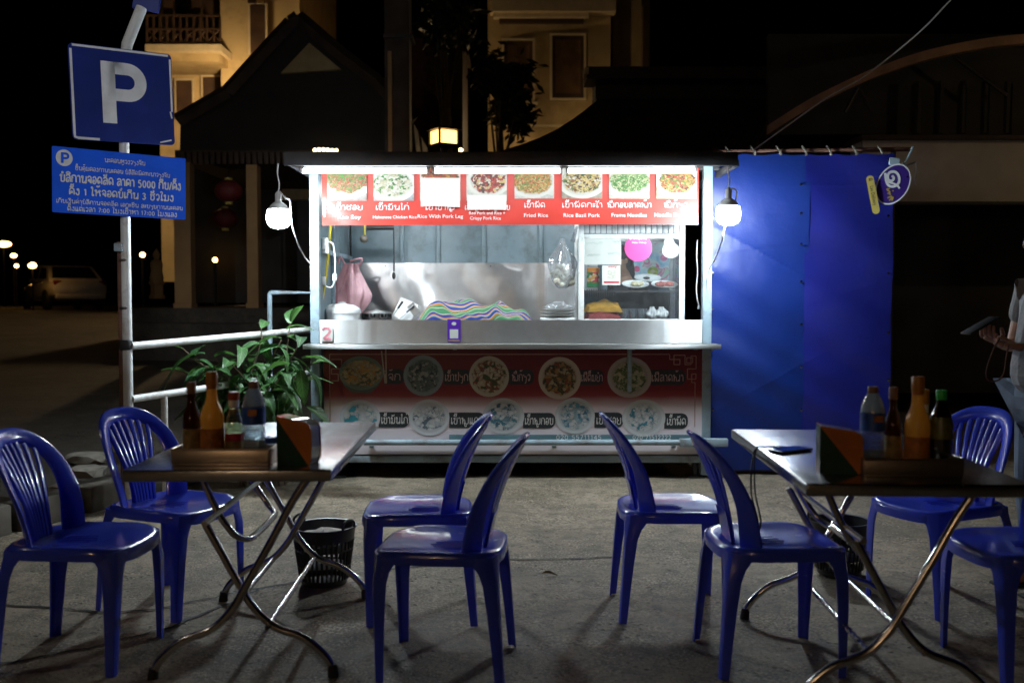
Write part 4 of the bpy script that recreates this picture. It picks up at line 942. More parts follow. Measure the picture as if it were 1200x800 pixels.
MB().rbox(at(379.3, 329, 7.2), (.03, .02, .06), .006).build('socket', 'white_plastic', t)
t = thing('skimmer', 'long thin skimmer hanging in front of the back wall at the left', 'utensil', at(461.5, 300, 8.2))
MB().tube([at(461.2, 266, 8.2), at(461.8, 300, 8.2), at(461.8, 318, 8.2)], .0055, 7).build('handle', 'dark_metal', t)
MB().ball(at(461.6, 323, 8.2), (.016, .01, .03), 12, 8).build('tip', 'dark_metal', t)
t = thing('ladle', 'small ladle hanging from the rail at the left corner of the stall', 'utensil', at(427, 270, 8.0))
MB().tube([at(427.5, 262, 8.0), at(427.5, 276, 8.0)], .007, 7).build('handle', 'hose_yellow', t)
MB().ball(at(426.5, 280, 8.0), (.034, .03, .032), 14, 8).build('bowl', 'chunk', t)
t = tag(MB().tube([at(430, 266.5, 8.1), at(462, 266.5, 8.1)], .02, 10).build('wall_rod', 'dark_metal'), 'short dark rod across the back wall at the left end', 'rod')
x = px_at(441.5, 7.62); z0 = 1.0; t = thing('gas_stove', 'black gas ring stove standing behind the counter panel', 'stove', (x, 7.62, WT))
MB().rbox((x, 7.62, 1.103), (.24, .22, .025), .006).build('stove_body', 'black_plastic', t)
MB().lathe([(.105, 1.115), (.11, 1.12), (.11, 1.135), (.10, 1.14), (.095, 1.135), (.095, 1.118)], (x, 7.62, 0), 28).build('burner_ring', 'dark_metal', t)
for k in range(10):
    a = k * math.pi / 5
    MB().rbox((x + .10 * math.cos(a), 7.62 + .10 * math.sin(a), 1.148), (.03, .012, .04), .004, 1, Matrix.Rotation(a, 3, 'Z')).build('pan_support', 'dark_metal', t)
t2 = thing('pan_lid', 'shallow steel lid lying on the gas stove', 'lid', (x, 7.62, 1.17))
MB().lathe([(.112, 1.166), (.115, 1.172), (.09, 1.184), (.02, 1.192), (.02, 1.2), (0, 1.202)], (x, 7.62, 0), 28).build('lid_disc', 'brushed_steel', t2)
t = tag(MB().rbox(at(474, 366, 7.72), (.15, .02, .20), .008, 2, Matrix.Rotation(rad(24), 3, 'Y') @ Matrix.Rotation(rad(-18), 3, 'X')).build('chopping_board', 'white_plastic'), 'white chopping board leaning tilted beside the stove', 'chopping board')
for a, b, lb in (((461, 369, 7.6), (472, 353, 7.6), 'slim knife with a black handle leaning against the white board'), ((468, 373, 7.58), (485, 358, 7.58), 'grey cleaver leaning on the right edge of the white board')):
    p, q = at(*a), at(*b); t = thing('knife', lb, 'knife', p, 'knives leaning on the white board')
    MB().tube([p, p.lerp(q, .5)], .006, 8).build('blade', 'brushed_steel', t); MB().tube([p.lerp(q, .48), q], [.008, .010], 8).build('handle', 'black_plastic', t)
    if 'cleaver' in lb: MB().rbox(p.lerp(q, .9) + Vector((.01, .012, -.02)), (.10, .006, .06), .002, 1, Matrix.Rotation(rad(52), 3, 'Y')).build('cleaver_blade', 'brushed_steel', t)
# heap of striped cloth
V = []; uv = []; nx, nv = 90, 36; x0, x1 = px_at(488, 7.45), px_at(621, 7.45); rg = random.Random(5)
for i in range(nx + 1):
    u = i / nx; x = x0 + (x1 - x0) * u
    hgt = .175 * sstep(u / .16) * (1 - .34 * sstep((u - .3) / .5)) * (1 - .75 * sstep((u - .9) / .1)) + .022 * math.exp(-((u - .72) / .04) ** 2)
    for j in range(nv + 1):
        v = j / nv; a = math.pi * v
        w = 1 + .10 * math.sin(8 * u + 7 * v) + .07 * math.sin(15 * u - 9 * v + 1)
        zz = max(.004, hgt * math.sin(a) ** .8 * w + .012 * math.sin(26 * u + 5 * v) * math.sin(a) + .016 * math.sin(5 * math.pi * v + 7 * u + 2 * math.sin(9 * u)) * math.sin(a) + .006 * math.sin(41 * u + 17 * v))
        V.append((x + .02 * math.sin(12 * v + 4 * u), 7.45 - .15 * math.cos(a) * (1 + .1 * math.sin(9 * u)), WT + zz)); uv.append((u, v + .10 * math.sin(5 * u)))
mb = MB().add(V, [(i * (nv + 1) + j, i * (nv + 1) + j + 1, (i + 1) * (nv + 1) + j + 1, (i + 1) * (nv + 1) + j) for i in range(nx) for j in range(nv)])
me = bpy.data.meshes.new('cloth'); me.from_pydata(mb.v, [], mb.f); ul = me.uv_layers.new(name='UVMap')
for lp in me.loops: ul.data[lp.index].uv = uv[lp.vertex_index]
me.shade_smooth(); me.materials.append(M['striped_cloth'])
tag(put('striped_cloth', me), 'heap of green blue and orange striped cloth lying behind the counter panel', 'cloth')
# bag of garlic
c = at(659, 308, 7.5); g = thing('garlic_bag', 'clear plastic bag of garlic hanging beside the glass cabinet', 'bag', c)
b = blob_bag('clear_sack', (c.x, c.y, c.z - .005), .105, .09, .19, 'clear_bag', 8, .16, .09); attach(b, g)
rg = random.Random(2); gl = MB()
for k in range(34):
    a = rg.uniform(0, 6.28); r = rg.uniform(0, .075) ; gl.ball((c.x + r * math.cos(a), c.y + r * .8 * math.sin(a), c.z - .185 + .028 + rg.uniform(0, .13)), (.028, .028, .023), 9, 6, .12, rg)
o = gl.build('garlic_bulbs', 'garlic', g, sharp=0, kind='stuff')
MB().tube([at(671, 283, 7.5), at(676, 265, 7.5)], [.02, .008], 8).build('bag_neck', 'clear_bag', g)
# stack of plates in film
x = px_at(653, 7.5)
for k in range(3):
    MB_ = MB().lathe([(0, 0), (.08, 0), (.135, .016), (.137, .019), (.08, .006), (0, .006)], (x + .004 * k, 7.5, WT + .05 + .022 * k), 32)
    tag(MB_.build('plate', 'ceramic', sharp=50), ['lowest white plate of the stack left of the glass cabinet', 'middle white plate of the stack left of the glass cabinet', 'topmost white plate of the stack left of the glass cabinet'][k], 'plate', 'white plates stacked on a box')
tag(MB().rbox((x, 7.5, WT + .025), (.26, .22, .048), .01).build('foam_box', 'white_plastic'), 'white foam box under the stacked plates', 'box')
bb = blob_bag('clear_wrap', (x + .01, 7.46, WT + .135), .10, .07, .035, 'clear_bag', 21, .3, .16); tag(bb, 'crumpled clear plastic wrap lying on the stacked plates', 'wrap')

# ------------------------------------------------------------------ glass display cabinet
CY0, CY1 = 7.42, 7.86
cx0, cx1 = px_at(677.5, CY0), px_at(802, CY0); cz1 = zz_(258, CY0)
cab = thing('display_cabinet', 'white framed glass display cabinet at the right end of the counter', 'cabinet', ((cx0 + cx1) / 2, 7.65, WT))
def CP(mb, name, m, sharp=40): return mb.build(name, m, cab, sharp=sharp)
fw = .042
for x, y in ((cx0 + fw / 2, CY0), (cx1 - fw / 2, CY0), (cx0 + fw / 2, CY1), (cx1 - fw / 2, CY1)):
    CP(MB().rbox((x, y, (WT + cz1) / 2), (fw, .035, cz1 - WT), .004), 'stile', 'cabinet_white')
zr = zz_(277, CY0)
for y in (CY0, CY1):
    CP(MB().rbox(((cx0 + cx1) / 2, y, zr), (cx1 - cx0 - 2 * fw - .004, .035, .034), .004), 'rail', 'cabinet_white')
    CP(MB().rbox(((cx0 + cx1) / 2, y, WT + .02), (cx1 - cx0 - 2 * fw - .004, .035, .036), .004), 'rail', 'cabinet_white')
ns = 17
for k in range(ns):
    x = cx0 + fw + (cx1 - cx0 - 2 * fw) * (k + .5) / ns
    CP(MB().rbox((x, CY0 + .004, (zr + cz1) / 2 + .008), ((cx1 - cx0 - 2 * fw) / ns - .006, .018, cz1 - zr - .03), .003), 'vent_slat', 'cabinet_white')
CP(MB().b2(cx0 + fw, cx1 - fw, CY0 + .02, CY0 + .024, zr, cz1), 'vent_back', 'wall_sheet')
CP(MB().rbox(((cx0 + cx1) / 2, (CY0 + CY1) / 2, cz1 + .006), (cx1 - cx0, CY1 - CY0 + .04, .012), .003), 'cabinet_top', 'glass_pane')
gx0, gx1 = cx0 + fw, cx1 - fw
CP(MB().b2(gx0 + .002, gx1 - .002, CY0 - .003, CY0 + .002, WT + .038, zr - .017), 'front_pane', 'glass_pane')
for x in (cx0 + .02, cx1 - .02): CP(MB().b2(x - .002, x + .002, CY0 + .018, CY1 - .018, WT + .03, zr), 'side_pane', 'glass_pane')
sz = zz_(340.5, CY0 + .1)
CP(MB().b2(gx0 + .003, gx1 - .003, CY0 + .03, CY1 - .02, sz - .012, sz), 'shelf', 'dark_metal')
CP(MB().b2(gx0 + .002, gx1 - .002, CY1 - .012, CY1 - .006, WT + .03, sz - .01), 'back_sheet', mat('cabinet_back', (.05, .08, .10), .4, var=.4, vs=5))
for k in range(14):
    x = gx0 + .01 + .22 * k / 13
    CP(MB().b2(x - .004, x + .004, CY0 + .034, CY0 + .040, sz - .045, sz + .01), 'shelf_comb', 'black_plastic')
# poster at the back of the cabinet
m, nt, N_, L_, b_ = nodes_of('poster_print'); f, cc = noise(nt, coords(nt), 9, 2, .5, .8); f2, _ = noise(nt, coords(nt), 16, 2)
col = ramp(nt, f, [(.2, (.10, .30, .55)), (.4, (.35, .58, .70)), (.5, (.55, .66, .62)), (.58, (.55, .08, .25)), (.64, (.35, .55, .50)), (.75, (.25, .50, .10))]); L_.new(col, b_.inputs['Base Color']); b_.inputs['Roughness'].default_value = .4
M['poster_print'] = m
YPo = YB - .07
p0 = at(733, 331, YPo); p1 = at(797, 275, YPo)
po = tag(MB().b2(p0.x, p1.x, YPo, YPo + .004, p0.z, p1.z).build('poster', 'poster_print'), 'blurred blue and green poster standing at the back of the glass cabinet', 'poster')
pbd = Board((0, YPo, 0), (1, 0, 0), (0, 0, 1))
for x_, y_, r_, col in ((746, 315, .028, (.55, .04, .16)), (765, 318, .045, (.30, .42, .06)), (778, 302, .03, (.6, .12, .3)), (790, 322, .03, (.04, .22, .5))):
    pp = at(x_, y_, YPo); pbd.disc(pp.x, pp.z, r_, r_ * .9, .002, 24).build('printed_disc', mat('print_%d' % x_, col, .4, var=.3, vs=30), po)
pp = at(765, 318, YPo); pbd.disc(pp.x, pp.z, .02, .016, .003, 20).build('printed_disc', mat('print_core', (.6, .55, .3), .4), po)
# stickers on the glass (outer face)
GB = Board((0, CY0 - .004, 0), (1, 0, 0), (0, 0, 1))
def gpt(px, py): q = at(px, py, CY0 - .004); return q.x, q.z
x, z = gpt(748, 290.5); t = tag(GB.disc(x, z, .102, .100, .0015).build('round_sticker', mat('sticker_magenta', (.78, .07, .32), .4, var=.06)), 'round pink delivery sticker on the cabinet glass', 'sticker')
GB.latin('foodpanda', x - .042, x + .062, z + .062, .018, .003, .02).build('lettering', 'lettering_white', t)
GB.disc(x - .058, z + .070, .010, .010, .003, 16).build('white_dot', 'lettering_white', t)
GB.latin('Rider Pickup', x - .046, x + .060, z + .034, .013, .003, .02).build('lettering', 'lettering_white', t)
x, z = gpt(786, 292); t = tag(GB.disc(x, z - .008, .064, .058, .0022).build('white_sticker', 'paper_white'), 'plain white sticker at the upper right corner of the cabinet glass', 'sticker')
x, z = gpt(784, 284); GB.disc(x, z, .038, .034, .003).build('sticker_top', 'paper_white', t)
a, b = gpt(684, 310), gpt(728, 277.5)
ps = tag(GB.rect(a[0], b[0], a[1], b[1], .002).build('paper_notice', 'paper_white'), 'white handwritten paper notice stuck on the cabinet glass', 'paper')
hw = MB(); rg = random.Random(11)
for row, (x0, x1, y) in enumerate(((687, 706, 285), (718, 726, 283), (688, 703, 299), (712, 726, 297))):
    pts = []
    for k in range(26):
        q = gpt(x0 + (x1 - x0) * k / 25, y + rg.uniform(-1.5, 1.5)); pts.append(q)
    GB.line(hw, pts, .003, .0035 + .0002 * row)
hw.build('handwriting', mat('ink', (.30, .42, .36), .6), ps)
a, b = gpt(705.5, 334), gpt(727, 311)
qs = tag(GB.rect(a[0], b[0], a[1], b[1], .004).build('payment_stand', 'paper_white'), 'small white payment card with red lines and a pale square inside the cabinet', 'card')
a2, b2_ = gpt(711.5, 327), gpt(721.5, 316.5); GB.rect(a2[0], b2_[0], a2[1], b2_[1], .005).build('code_area', mat('pale_square', (.5, .5, .42), .6, var=.3, vs=90), qs)
GB.latin('easy', *[gpt(q, 0)[0] for q in (714, 724.5)], gpt(0, 313.5)[1], .016, .005, .02).build('lettering', mat('ink_red', (.5, .02, .04), .5), qs)
a3, b3 = gpt(707.5, 331.8), gpt(725.5, 329.6); GB.rect(a3[0], b3[0], a3[1], b3[1], .005).build('red_line', 'ink_red', qs)
m, nt, N_, L_, b_ = nodes_of('snack_print'); vv = N_.new('ShaderNodeTexVoronoi'); vv.inputs['Scale'].default_value = 42; L_.new(coords(nt), vv.inputs['Vector']); sp = N_.new('ShaderNodeSeparateColor'); L_.new(vv.outputs['Color'], sp.inputs[0])
gz = N_.new('ShaderNodeSeparateXYZ'); L_.new(coords(nt, 'Generated'), gz.inputs[0])
cA = ramp(nt, sp.outputs[0], [(0, (.02, .22, .06)), (.2, (.6, .3, .08)), (.4, (.6, .5, .35)), (.55, (.5, .03, .03)), (.7, (.05, .10, .03)), (.85, (.7, .45, .05))], 'CONSTANT')
L_.new(mixc(nt, ramp(nt, gz.outputs[2], [(.74, 0), (.82, 1)]), mixc(nt, ramp(nt, gz.outputs[2], [(.2, 1), (.28, 0)]), cA, (.02, .28, .07)), (.75, .25, .03)), b_.inputs['Base Color']); b_.inputs['Roughness'].default_value = .3; M['snack_print'] = m
p = at(695, 325, CY0 + .05)
tag(MB().rbox(p, (.095, .022, .145), .009).build('seasoning_packet', 'snack_print'), 'colourful seasoning packet with an orange top standing in the cabinet', 'packet')
# plates of food on the cabinet shelf, tipped towards the street
tilt = Matrix.Rotation(rad(17), 3, 'X')
for k, (px, py, Y, fm, lb, r) in enumerate([(744.5, 335.5, CY0 + .12, 'dumpling', 'white plate of pale dumplings at the left of the cabinet shelf', .103), (778.5, 335.5, CY0 + .12, 'meat', 'white plate of red sliced meat at the right of the cabinet shelf', .101), (759, 328, CY0 + .30, None, 'empty white plate behind the two food plates in the cabinet', .105)]):
    c = at(px, py, Y); t = thing('food_plate', lb, 'plate', c, 'plates of food on the cabinet shelf')
    MB().lathe([(0, 0), (.055, 0), (.98 * r, .017), (r, .021), (.06, .006), (0, .006)], c, 36, .95, tilt).build('plate_disc', 'ceramic', t, sharp=60)
    rg = random.Random(k); fb = MB()
    if fm:
        for q in range(16):
            a = rg.uniform(0, 6.28); rr = rg.uniform(0, .6) * r * .9; fb.ball(c + tilt @ Vector((rr * math.cos(a) * 1.15, rr * math.sin(a) * .6, .02)), (.018, .014, .013), 8, 6, .15, rg)
        fb.build('food_pieces', fm, t, sharp=0, kind='stuff')
    else:
        fb.ball(c + tilt @ Vector((-.01, .0, .016)), (.028, .012, .01), 8, 6, .1, rg).build('food_piece', 'dark_wood', t, sharp=0)
# cloths, glasses and bags on the cabinet floor
def fold_pile(x0, x1, y0, y1, z0, h, m, name, lb, peak=.5):
    n, k_ = 26, 16; V = []
    for i in range(n + 1):
        u = i / n
        for j in range(k_ + 1):
            v = j / k_; a = math.pi * v; hh = h * (.62 + .38 * math.exp(-((u - peak) / .28) ** 2)) * (sstep(u / .08) * sstep((1 - u) / .08)) 
            V.append((x0 + (x1 - x0) * u + .008 * math.sin(14 * v), (y0 + y1) / 2 - (y1 - y0) / 2 * math.cos(a), z0 + hh * math.sin(a) ** .6 + .007 * math.sin(18 * u + 9 * v) * math.sin(a)))
    return tag(MB().add(V, [(i * (k_ + 1) + j, i * (k_ + 1) + j + 1, (i + 1) * (k_ + 1) + j + 1, (i + 1) * (k_ + 1) + j) for i in range(n) for j in range(k_)]).build(name, m, sharp=0), lb, 'cloth', 'folded cloths in the cabinet')
fold_pile(px_at(685.5, 7.55), px_at(727, 7.55), 7.47, 7.70, WT + .03, .085, 'red_cloth', 'folded_cloth', 'folded dark red cloth on the cabinet floor', .4)
fold_pile(px_at(686, 7.57), px_at(727.5, 7.57), 7.49, 7.72, WT + .09, .095, 'yellow_cloth', 'folded_cloth', 'folded mustard yellow cloth lying on the dark red cloth', .55)
for k in range(6):
    c = Vector((px_at(731.5 + 4.8 * k, 7.55), 7.55 + .03 * (k % 2), WT + .04))
    tag(MB().lathe([(.022, 0), (.024, .002), (.028, .075), (.0265, .075), (.021, .008), (0, .008)], c, 18).build('glass_cup', 'bottle_plastic'), 'clear glass cup in the row on the cabinet floor', 'cup', 'glass cups on the cabinet floor')
for k, (px, w, lb) in enumerate(((764, .045, 'left small white knotted bag on the cabinet floor beside the glass cups'), (775, .052, 'right small white knotted bag on the cabinet floor by the right stile'))):
    c = at(px, 368, 7.56); bb = blob_bag('white_bag', (c.x, c.y, WT + .03 + .05), w, .05, .05, mat('bag_white_%d' % k, (.7, .68, .66), .4, var=.1, bump=.5, bs=30), 31 + k, .3, .14); tag(bb, lb, 'bag', 'small white bags in the cabinet')
# cord down the right side of the stall
cr_ = P(MB().tube([at(817.5, 281, 7.2), at(816.5, 300, 7.2), at(817.5, 320, 7.2), at(816, 340, 7.2), at(819, 358, 7.2)], .004, 6, smooth=6), 'cord', 'cable_white')
MB().rbox(at(819, 360, 7.2), (.018, .014, .026), .004).build('cord_end', 'white_plastic', cr_)

# ------------------------------------------------------------------ blue tarp beside the stall
TY = 7.22; tx0, txm, tx1 = gp(833, TY), gp(943.5, TY), gp(1043.5, TY)
tarp = thing('blue_tarp', 'large blue tarpaulin wall hanging to the right of the stall', 'tarpaulin', ((tx0 + tx1) / 2, TY, 0))
tz0, tz1 = .035, at(600, 180, TY).z
for a, b, dy, sd in ((tx0, txm + .02, 0, 1.3), (txm - .012, tx1, -.012, 4.1)):
    n, k_ = 70, 130; V = []
    for j in range(k_ + 1):
        for i in range(n + 1):
            u, v = i / n, j / k_; x = a + (b - a) * u; z = tz0 + (tz1 - tz0) * v - (.012 * math.sin(math.pi * ((u * 3) % 1)) if j == k_ else 0)
            V.append((x, TY + dy + .016 * math.sin(5 * x + sd + 1.2 * math.sin(2 * z)) * (1 - .5 * v) + .010 * math.sin(9 * z + 2 * x * sd) + .006 * math.sin(23 * (z + .6 * x)) * math.exp(-((v - .35) / .3) ** 2) - sum(.0045 * math.exp(-abs(z - q0 - q1 * x) / .018) * max(0, 1 - abs((x - q2) / q3)) for q0, q1, q2, q3 in ((2.6, -.55, 1.8, .55), (.55, .32, 2.4, .5), (1.9, -.35, 2.5, .5), (-.35, .55, 1.9, .6), (1.55, .05, 1.75, .4), (2.05, .02, 2.35, .5))), z))
    MB().add(V, [(j * (n + 1) + i, j * (n + 1) + i + 1, (j + 1) * (n + 1) + i + 1, (j + 1) * (n + 1) + i) for j in range(k_) for i in range(n)]).build('tarp_sheet', 'blue_tarp' if dy == 0 else 'violet_tarp', tarp, sharp=0)
for x, ys in ((939, (216, 250, 286, 330, 380, 430, 480)), (1041, (187, 253, 320, 390, 445)), (835.5, (190, 255, 320, 362, 410, 480))):
    for y in ys:
        c = at(x, y, TY - .035); MB().lathe([(.005, -.004), (.009, -.002), (.009, .003), (.004, .004)], c, 12, 1, Matrix.Rotation(math.pi / 2, 3, 'X')).build('eyelet', 'chrome', tarp)
a, b = at(836, 178, TY + .05), at(1068, 175, TY + .05)
MB().tube([a, b], .016, 8).build('top_pole', 'rust_pole', tarp)
for x in (855, 885, 915, 945, 974, 1004, 1034):
    p = at(x, 182, TY - .01); MB().tube([p, at(x - 1, 177, TY), at(x - 5, 171.5, TY + .06), at(x - 4, 174, TY + .085)], [.010, .011, .008, .006], 6, smooth=3).build('tie', 'stone', tarp)
MB().tube([(tx1 + .02, TY + .05, 0), (tx1 + .02, TY + .05, tz1 + .02)], .02, 8).build('side_pole', 'dark_metal', tarp)
MB().b2(tx0, tx1, TY + .02, TY + .06, .005, .035).build('hem_weight', 'dark_wood', tarp)
# oval shop sign with its yellow tag
Y = 7.08; c = at(1046.5, 216, Y); SB = Board((c.x, Y, c.z), (1, 0, 0), (0, 0, 1)); s_ = F / Y
sg = thing('oval_sign', 'tilted purple oval sign with white and yellow lettering by the tarp edge', 'sign', c)
rot = rad(58); A, B_ = 25.5 / s_, 18.5 / s_
SB.disc(0, 0, A, B_, .0, 48, rot).build('sign_plate', 'oval_purple', sg)
bk = SB.disc(0, 0, A, B_, -.008, 48, rot); bk.build('sign_back', 'dark_metal', sg)
SB.ring(0, 0, A, B_, .010, .002, 48, rot).build('rim', 'sign_white', sg)
def sp_(px, py): return ((px - 1046.5) / s_, (216 - py) / s_)
sw = MB(); pts = [sp_(*q) for q in ((1037, 203), (1038, 210), (1040, 216), (1044, 218.5), (1049, 218), (1053, 214), (1053, 207), (1049, 202), (1043, 202), (1040, 206), (1041, 211), (1045, 212), (1047, 209), (1045, 206))]
SB.line(sw, [q[:2] for q in [(v.x, v.y) for v in spline([(a, b, 0) for a, b in pts], 5)]], .018, .003)
SB.line(sw, [(v.x, v.y) for v in spline([(*sp_(*q), 0) for q in ((1039, 213), (1046, 215), (1051, 217), (1054, 221))], 5)], .014, .0034)
sw.build('white_letter', 'sign_white', sg)
sy = MB(); 
for k, pts in enumerate((((1043, 221), (1039, 222), (1043, 225), (1040, 227)), ((1044, 228), (1042, 227)), ((1047, 223), (1046, 224)), ((1040, 232), (1045, 230), (1044, 233), (1042, 235)), ((1044, 233), (1047, 231), (1045, 235)))):
    SB.line(sy, [(v.x, v.y) for v in spline([(*sp_(*q), 0) for q in pts], 4)], .010, .003 + .0003 * k)
sy.build('yellow_lettering', 'lettering_gold', sg)
SB.disc(*sp_(1063, 207.5), .006, .006, .003, 12).build('bolt', 'chrome', sg)
tg = thing('yellow_tag', 'narrow yellow tag sign hanging left of the purple oval', 'sign', at(1023, 228, Y))
tp = MB(); u = Vector(((1027.5 - 1018.5) / s_, 0, -(250 - 206) / s_)); L0 = Vector((at(1018.8, 206, Y - .02).x, Y - .02, at(1018.8, 206, Y - .02).z)); up = -u.normalized(); rt = Vector((-up.z, 0, up.x)) * -1
TB = Board(L0 + u * .5, rt, up); hl = u.length / 2; hw_ = 4.4 / s_
TB.rrect(-hw_, hw_, -hl, hl, hw_ * .95, .001).build('tag_plate', 'tag_yellow', tg)
TB.rrect(-hw_, hw_, -hl, hl, hw_ * .95, -.008).build('tag_back', 'dark_metal', tg)
T2 = Board(L0 + u * .5, -up, rt)
T2.latin('Lao Delivery', -hl * .45, hl * .55, -.012, .026, .003, .01).build('lettering', 'dark_wood', tg)
T2.lao('ດ', -hl * .86, -hl * .72, -.012, .026, .16, .003).build('lettering', 'dark_wood', tg)
br = thing('sign_bracket', 'bent metal bracket holding the oval sign at the tarp corner', 'bracket', at(1052, 190, 7.15))
MB().rbox(at(1048, 189.5, 7.15), (.075, .02, .055), .004, 1, Matrix.Rotation(.1, 3, 'Y')).build('plate', 'stall_paint', br)
MB().tube([at(1050, 196, 7.15), at(1060, 192, 7.15), at(1070, 172, 7.15)], .008, 6).tube([at(1052, 198, 7.12), at(1073, 190, 7.12)], .007, 6).build('arm', 'stall_paint', br)
ch = tag(MB().tube([at(1073, 190, 7.12), at(1074, 200, 7.12), at(1072.5, 208, 7.12), at(1073, 217, 7.12)], .006, 6, smooth=3).build('hanging_chain', 'sign_white'), 'short pale chain hanging right of the oval sign', 'chain')

# ------------------------------------------------------------------ parking signs and rail at the left
def sign_board(corners, t):
    tl, tr, br_, bl = [at(*c) for c in corners]
    o = (tl + tr + br_ + bl) / 4; ux = ((tr - tl) + (br_ - bl)).normalized(); uz = ((tl - bl) + (tr - br_)); uz = (uz - ux * uz.dot(ux)).normalized()
    w = ((tr - tl).length + (br_ - bl).length) / 2; h = ((tl - bl).length + (tr - br_).length) / 2
    return Board(o, ux, uz), w, h
PX, PY = gp(145, 5.9), 5.95
pole = thing('sign_pole', 'pale steel sign pole with a leaning top and rusty pipe beside it', 'pole', (PX, PY, 0))
MB().tube([(PX, PY, 0), (PX, PY, 2.62)], .028, 14).build('pole_tube', 'white_paint', pole)
MB().tube([(PX, PY, 2.60), at(149, 52, PY + .02), at(166, 9, PY + .05)], [.026, .032, .032], 14).build('leaning_top', 'white_paint', pole)
MB().tube([(PX - .042, PY + .03, 0), (PX - .042, PY + .03, 1.62)], .022, 12).build('rusty_pipe', 'rust_pole', pole)
MB().rbox((PX - .03, PY - .02, at(139, 290, PY).z), (.05, .05, .05), .006).build('clamp', 'stall_paint', pole)
for y in (305, 361): MB().lathe([(.034, -.008), (.036, 0), (.034, .008)], (PX - .008, PY + .004, at(139, y, PY).z), 16).build('band', 'dark_metal', pole)
MB().lathe([(.036, -.03), (.04, -.02), (.04, .02), (.036, .03)], (PX - .01, PY, at(145, 404, PY).z), 16).build('collar', 'black_rubber', pole)
ts = tag(MB().rbox(at(172, 3, PY + .06), (.16, .02, .10), .004, 1, Matrix.Rotation(.2, 3, 'Y')).build('small_plate', 'sign_blue'), 'small dark blue plate at the top of the leaning pole', 'sign')
SBd, w, h = sign_board([(83, 50, 5.72), (203.5, 65, 6.1), (202, 170, 6.1), (82, 163, 5.72)], 0)
sg = thing('parking_sign', 'square dark blue parking sign with a large white P', 'sign', SBd.o)
def slab(Bd, w, h, t, m, name, par, r=.02):
    f = Bd.rrect(-w / 2, w / 2, -h / 2, h / 2, r, 0); n = len(f.v); back = [tuple(Vector(p) - Bd.n * t) for p in f.v]
    f.add(back, [tuple(range(n - 1, -1, -1))]); f.f += [(i, i + n, (i + 1) % n + n, (i + 1) % n) for i in range(n)]
    return f.build(name, m, par, sharp=30)
slab(SBd, w, h, .012, 'sign_blue', 'sign_plate', sg, .025)
e = .014; W2, H2 = w / 2, h / 2
bo = MB(); SBd.line(bo, [(-W2 + e / 2 + .004, -H2 + .03), (-W2 + e / 2 + .004, H2 - .03)], e, .0012); SBd.line(bo, [(-W2 + .02, H2 - e / 2 - .003), (W2 - .02, H2 - e / 2 - .003)], e * .9, .0014)
bo.build('worn_border', 'sign_white', sg); bo = MB(); SBd.line(bo, [(W2 - e / 2 - .003, H2 - .03), (W2 - e / 2 - .003, -H2 + .2)], e * .85, .0012); SBd.line(bo, [(W2 - .02, -H2 + .2), (W2 - .012, -H2 + .16)], e * .7, .0016)
bo.build('worn_border', 'sign_white', sg); bo = MB(); SBd.line(bo, [(-W2 + e / 2 + .004, -H2 + .03), (-W2 + .012, -H2 + .015), (-W2 + .03, -H2 + .009), (-W2 + .15, -H2 + .008)], e, .0016); bo.build('worn_border', 'sign_white', sg); bo = MB(); SBd.line(bo, [(W2 - .09, -H2 + .012), (W2 - .05, -H2 + .022), (W2 - .02, -H2 + .03)], e * .6, .0012)
bo.build('worn_border', 'sign_white', sg)
def letter_p(Bd, cx, cz, hh, m, par, d=.0018):
    ww = hh * .74; st = hh * .225; mb = MB()
    mb.add(Bd.rect(cx - ww / 2, cx - ww / 2 + st, cz - hh / 2, cz + hh / 2, d).v, [(0, 1, 2, 3)])
    x0 = cx - ww / 2 + st; zt_, zb = cz + hh / 2, cz - hh * .13; ro = (zt_ - zb) / 2; ri = ro - st * .88; zc = (zt_ + zb) / 2; xo = cx + ww / 2 - ro; V = [Bd.p(x0, zt_, d), Bd.p(x0, zt_ - st * .88, d)]
    for k in range(17):
        a = math.pi / 2 - math.pi * k / 16; V += [Bd.p(xo + ro * math.cos(a), zc + ro * math.sin(a), d), Bd.p(xo + ri * math.cos(a), zc + ri * math.sin(a), d)]
    V += [Bd.p(x0, zb, d), Bd.p(x0, zb + st * .88, d)]
    mb.add(V, [(2 * i, 2 * i + 1, 2 * i + 3, 2 * i + 2) for i in range(len(V) // 2 - 1)])
    return mb.build('letter', m, par)
letter_p(SBd, .008, .012, h * .655, 'sign_white', sg)
for zc in (.16, -.16): MB().add([SBd.p(-.05, zc - .02, -.014), SBd.p(.05, zc - .02, -.014), SBd.p(.05, zc + .02, -.014), SBd.p(-.05, zc + .02, -.014), SBd.p(-.05, zc - .02, -.04), SBd.p(.05, zc - .02, -.04), SBd.p(.05, zc + .02, -.04), SBd.p(-.05, zc + .02, -.04)], [(0, 1, 2, 3), (4, 5, 6, 7), (0, 1, 5, 4), (2, 3, 7, 6), (0, 3, 7, 4), (1, 2, 6, 5)]).build('bracket', 'dark_metal', sg)
SL, w, h = sign_board([(61.5, 171, 5.66), (218, 186, 6.12), (217, 257.5, 6.12), (61, 248.5, 5.66)], 0)
sg = thing('notice_sign', 'bright blue parking notice sign with rows of white writing below the P sign', 'sign', SL.o)
slab(SL, w, h, .01, 'sign_bright_blue', 'sign_plate', sg, .006)
def fx(px): return -w / 2 + w * (px - 62) / 155.5
def fz(v): return h / 2 - h * v
SL.disc(fx(75), fz(.165), .045, .047, .0015, 32).build('white_disc', 'sign_white', sg)
letter_p(SL, fx(76), fz(.165), .060, 'sign_bright_blue', sg, .003)
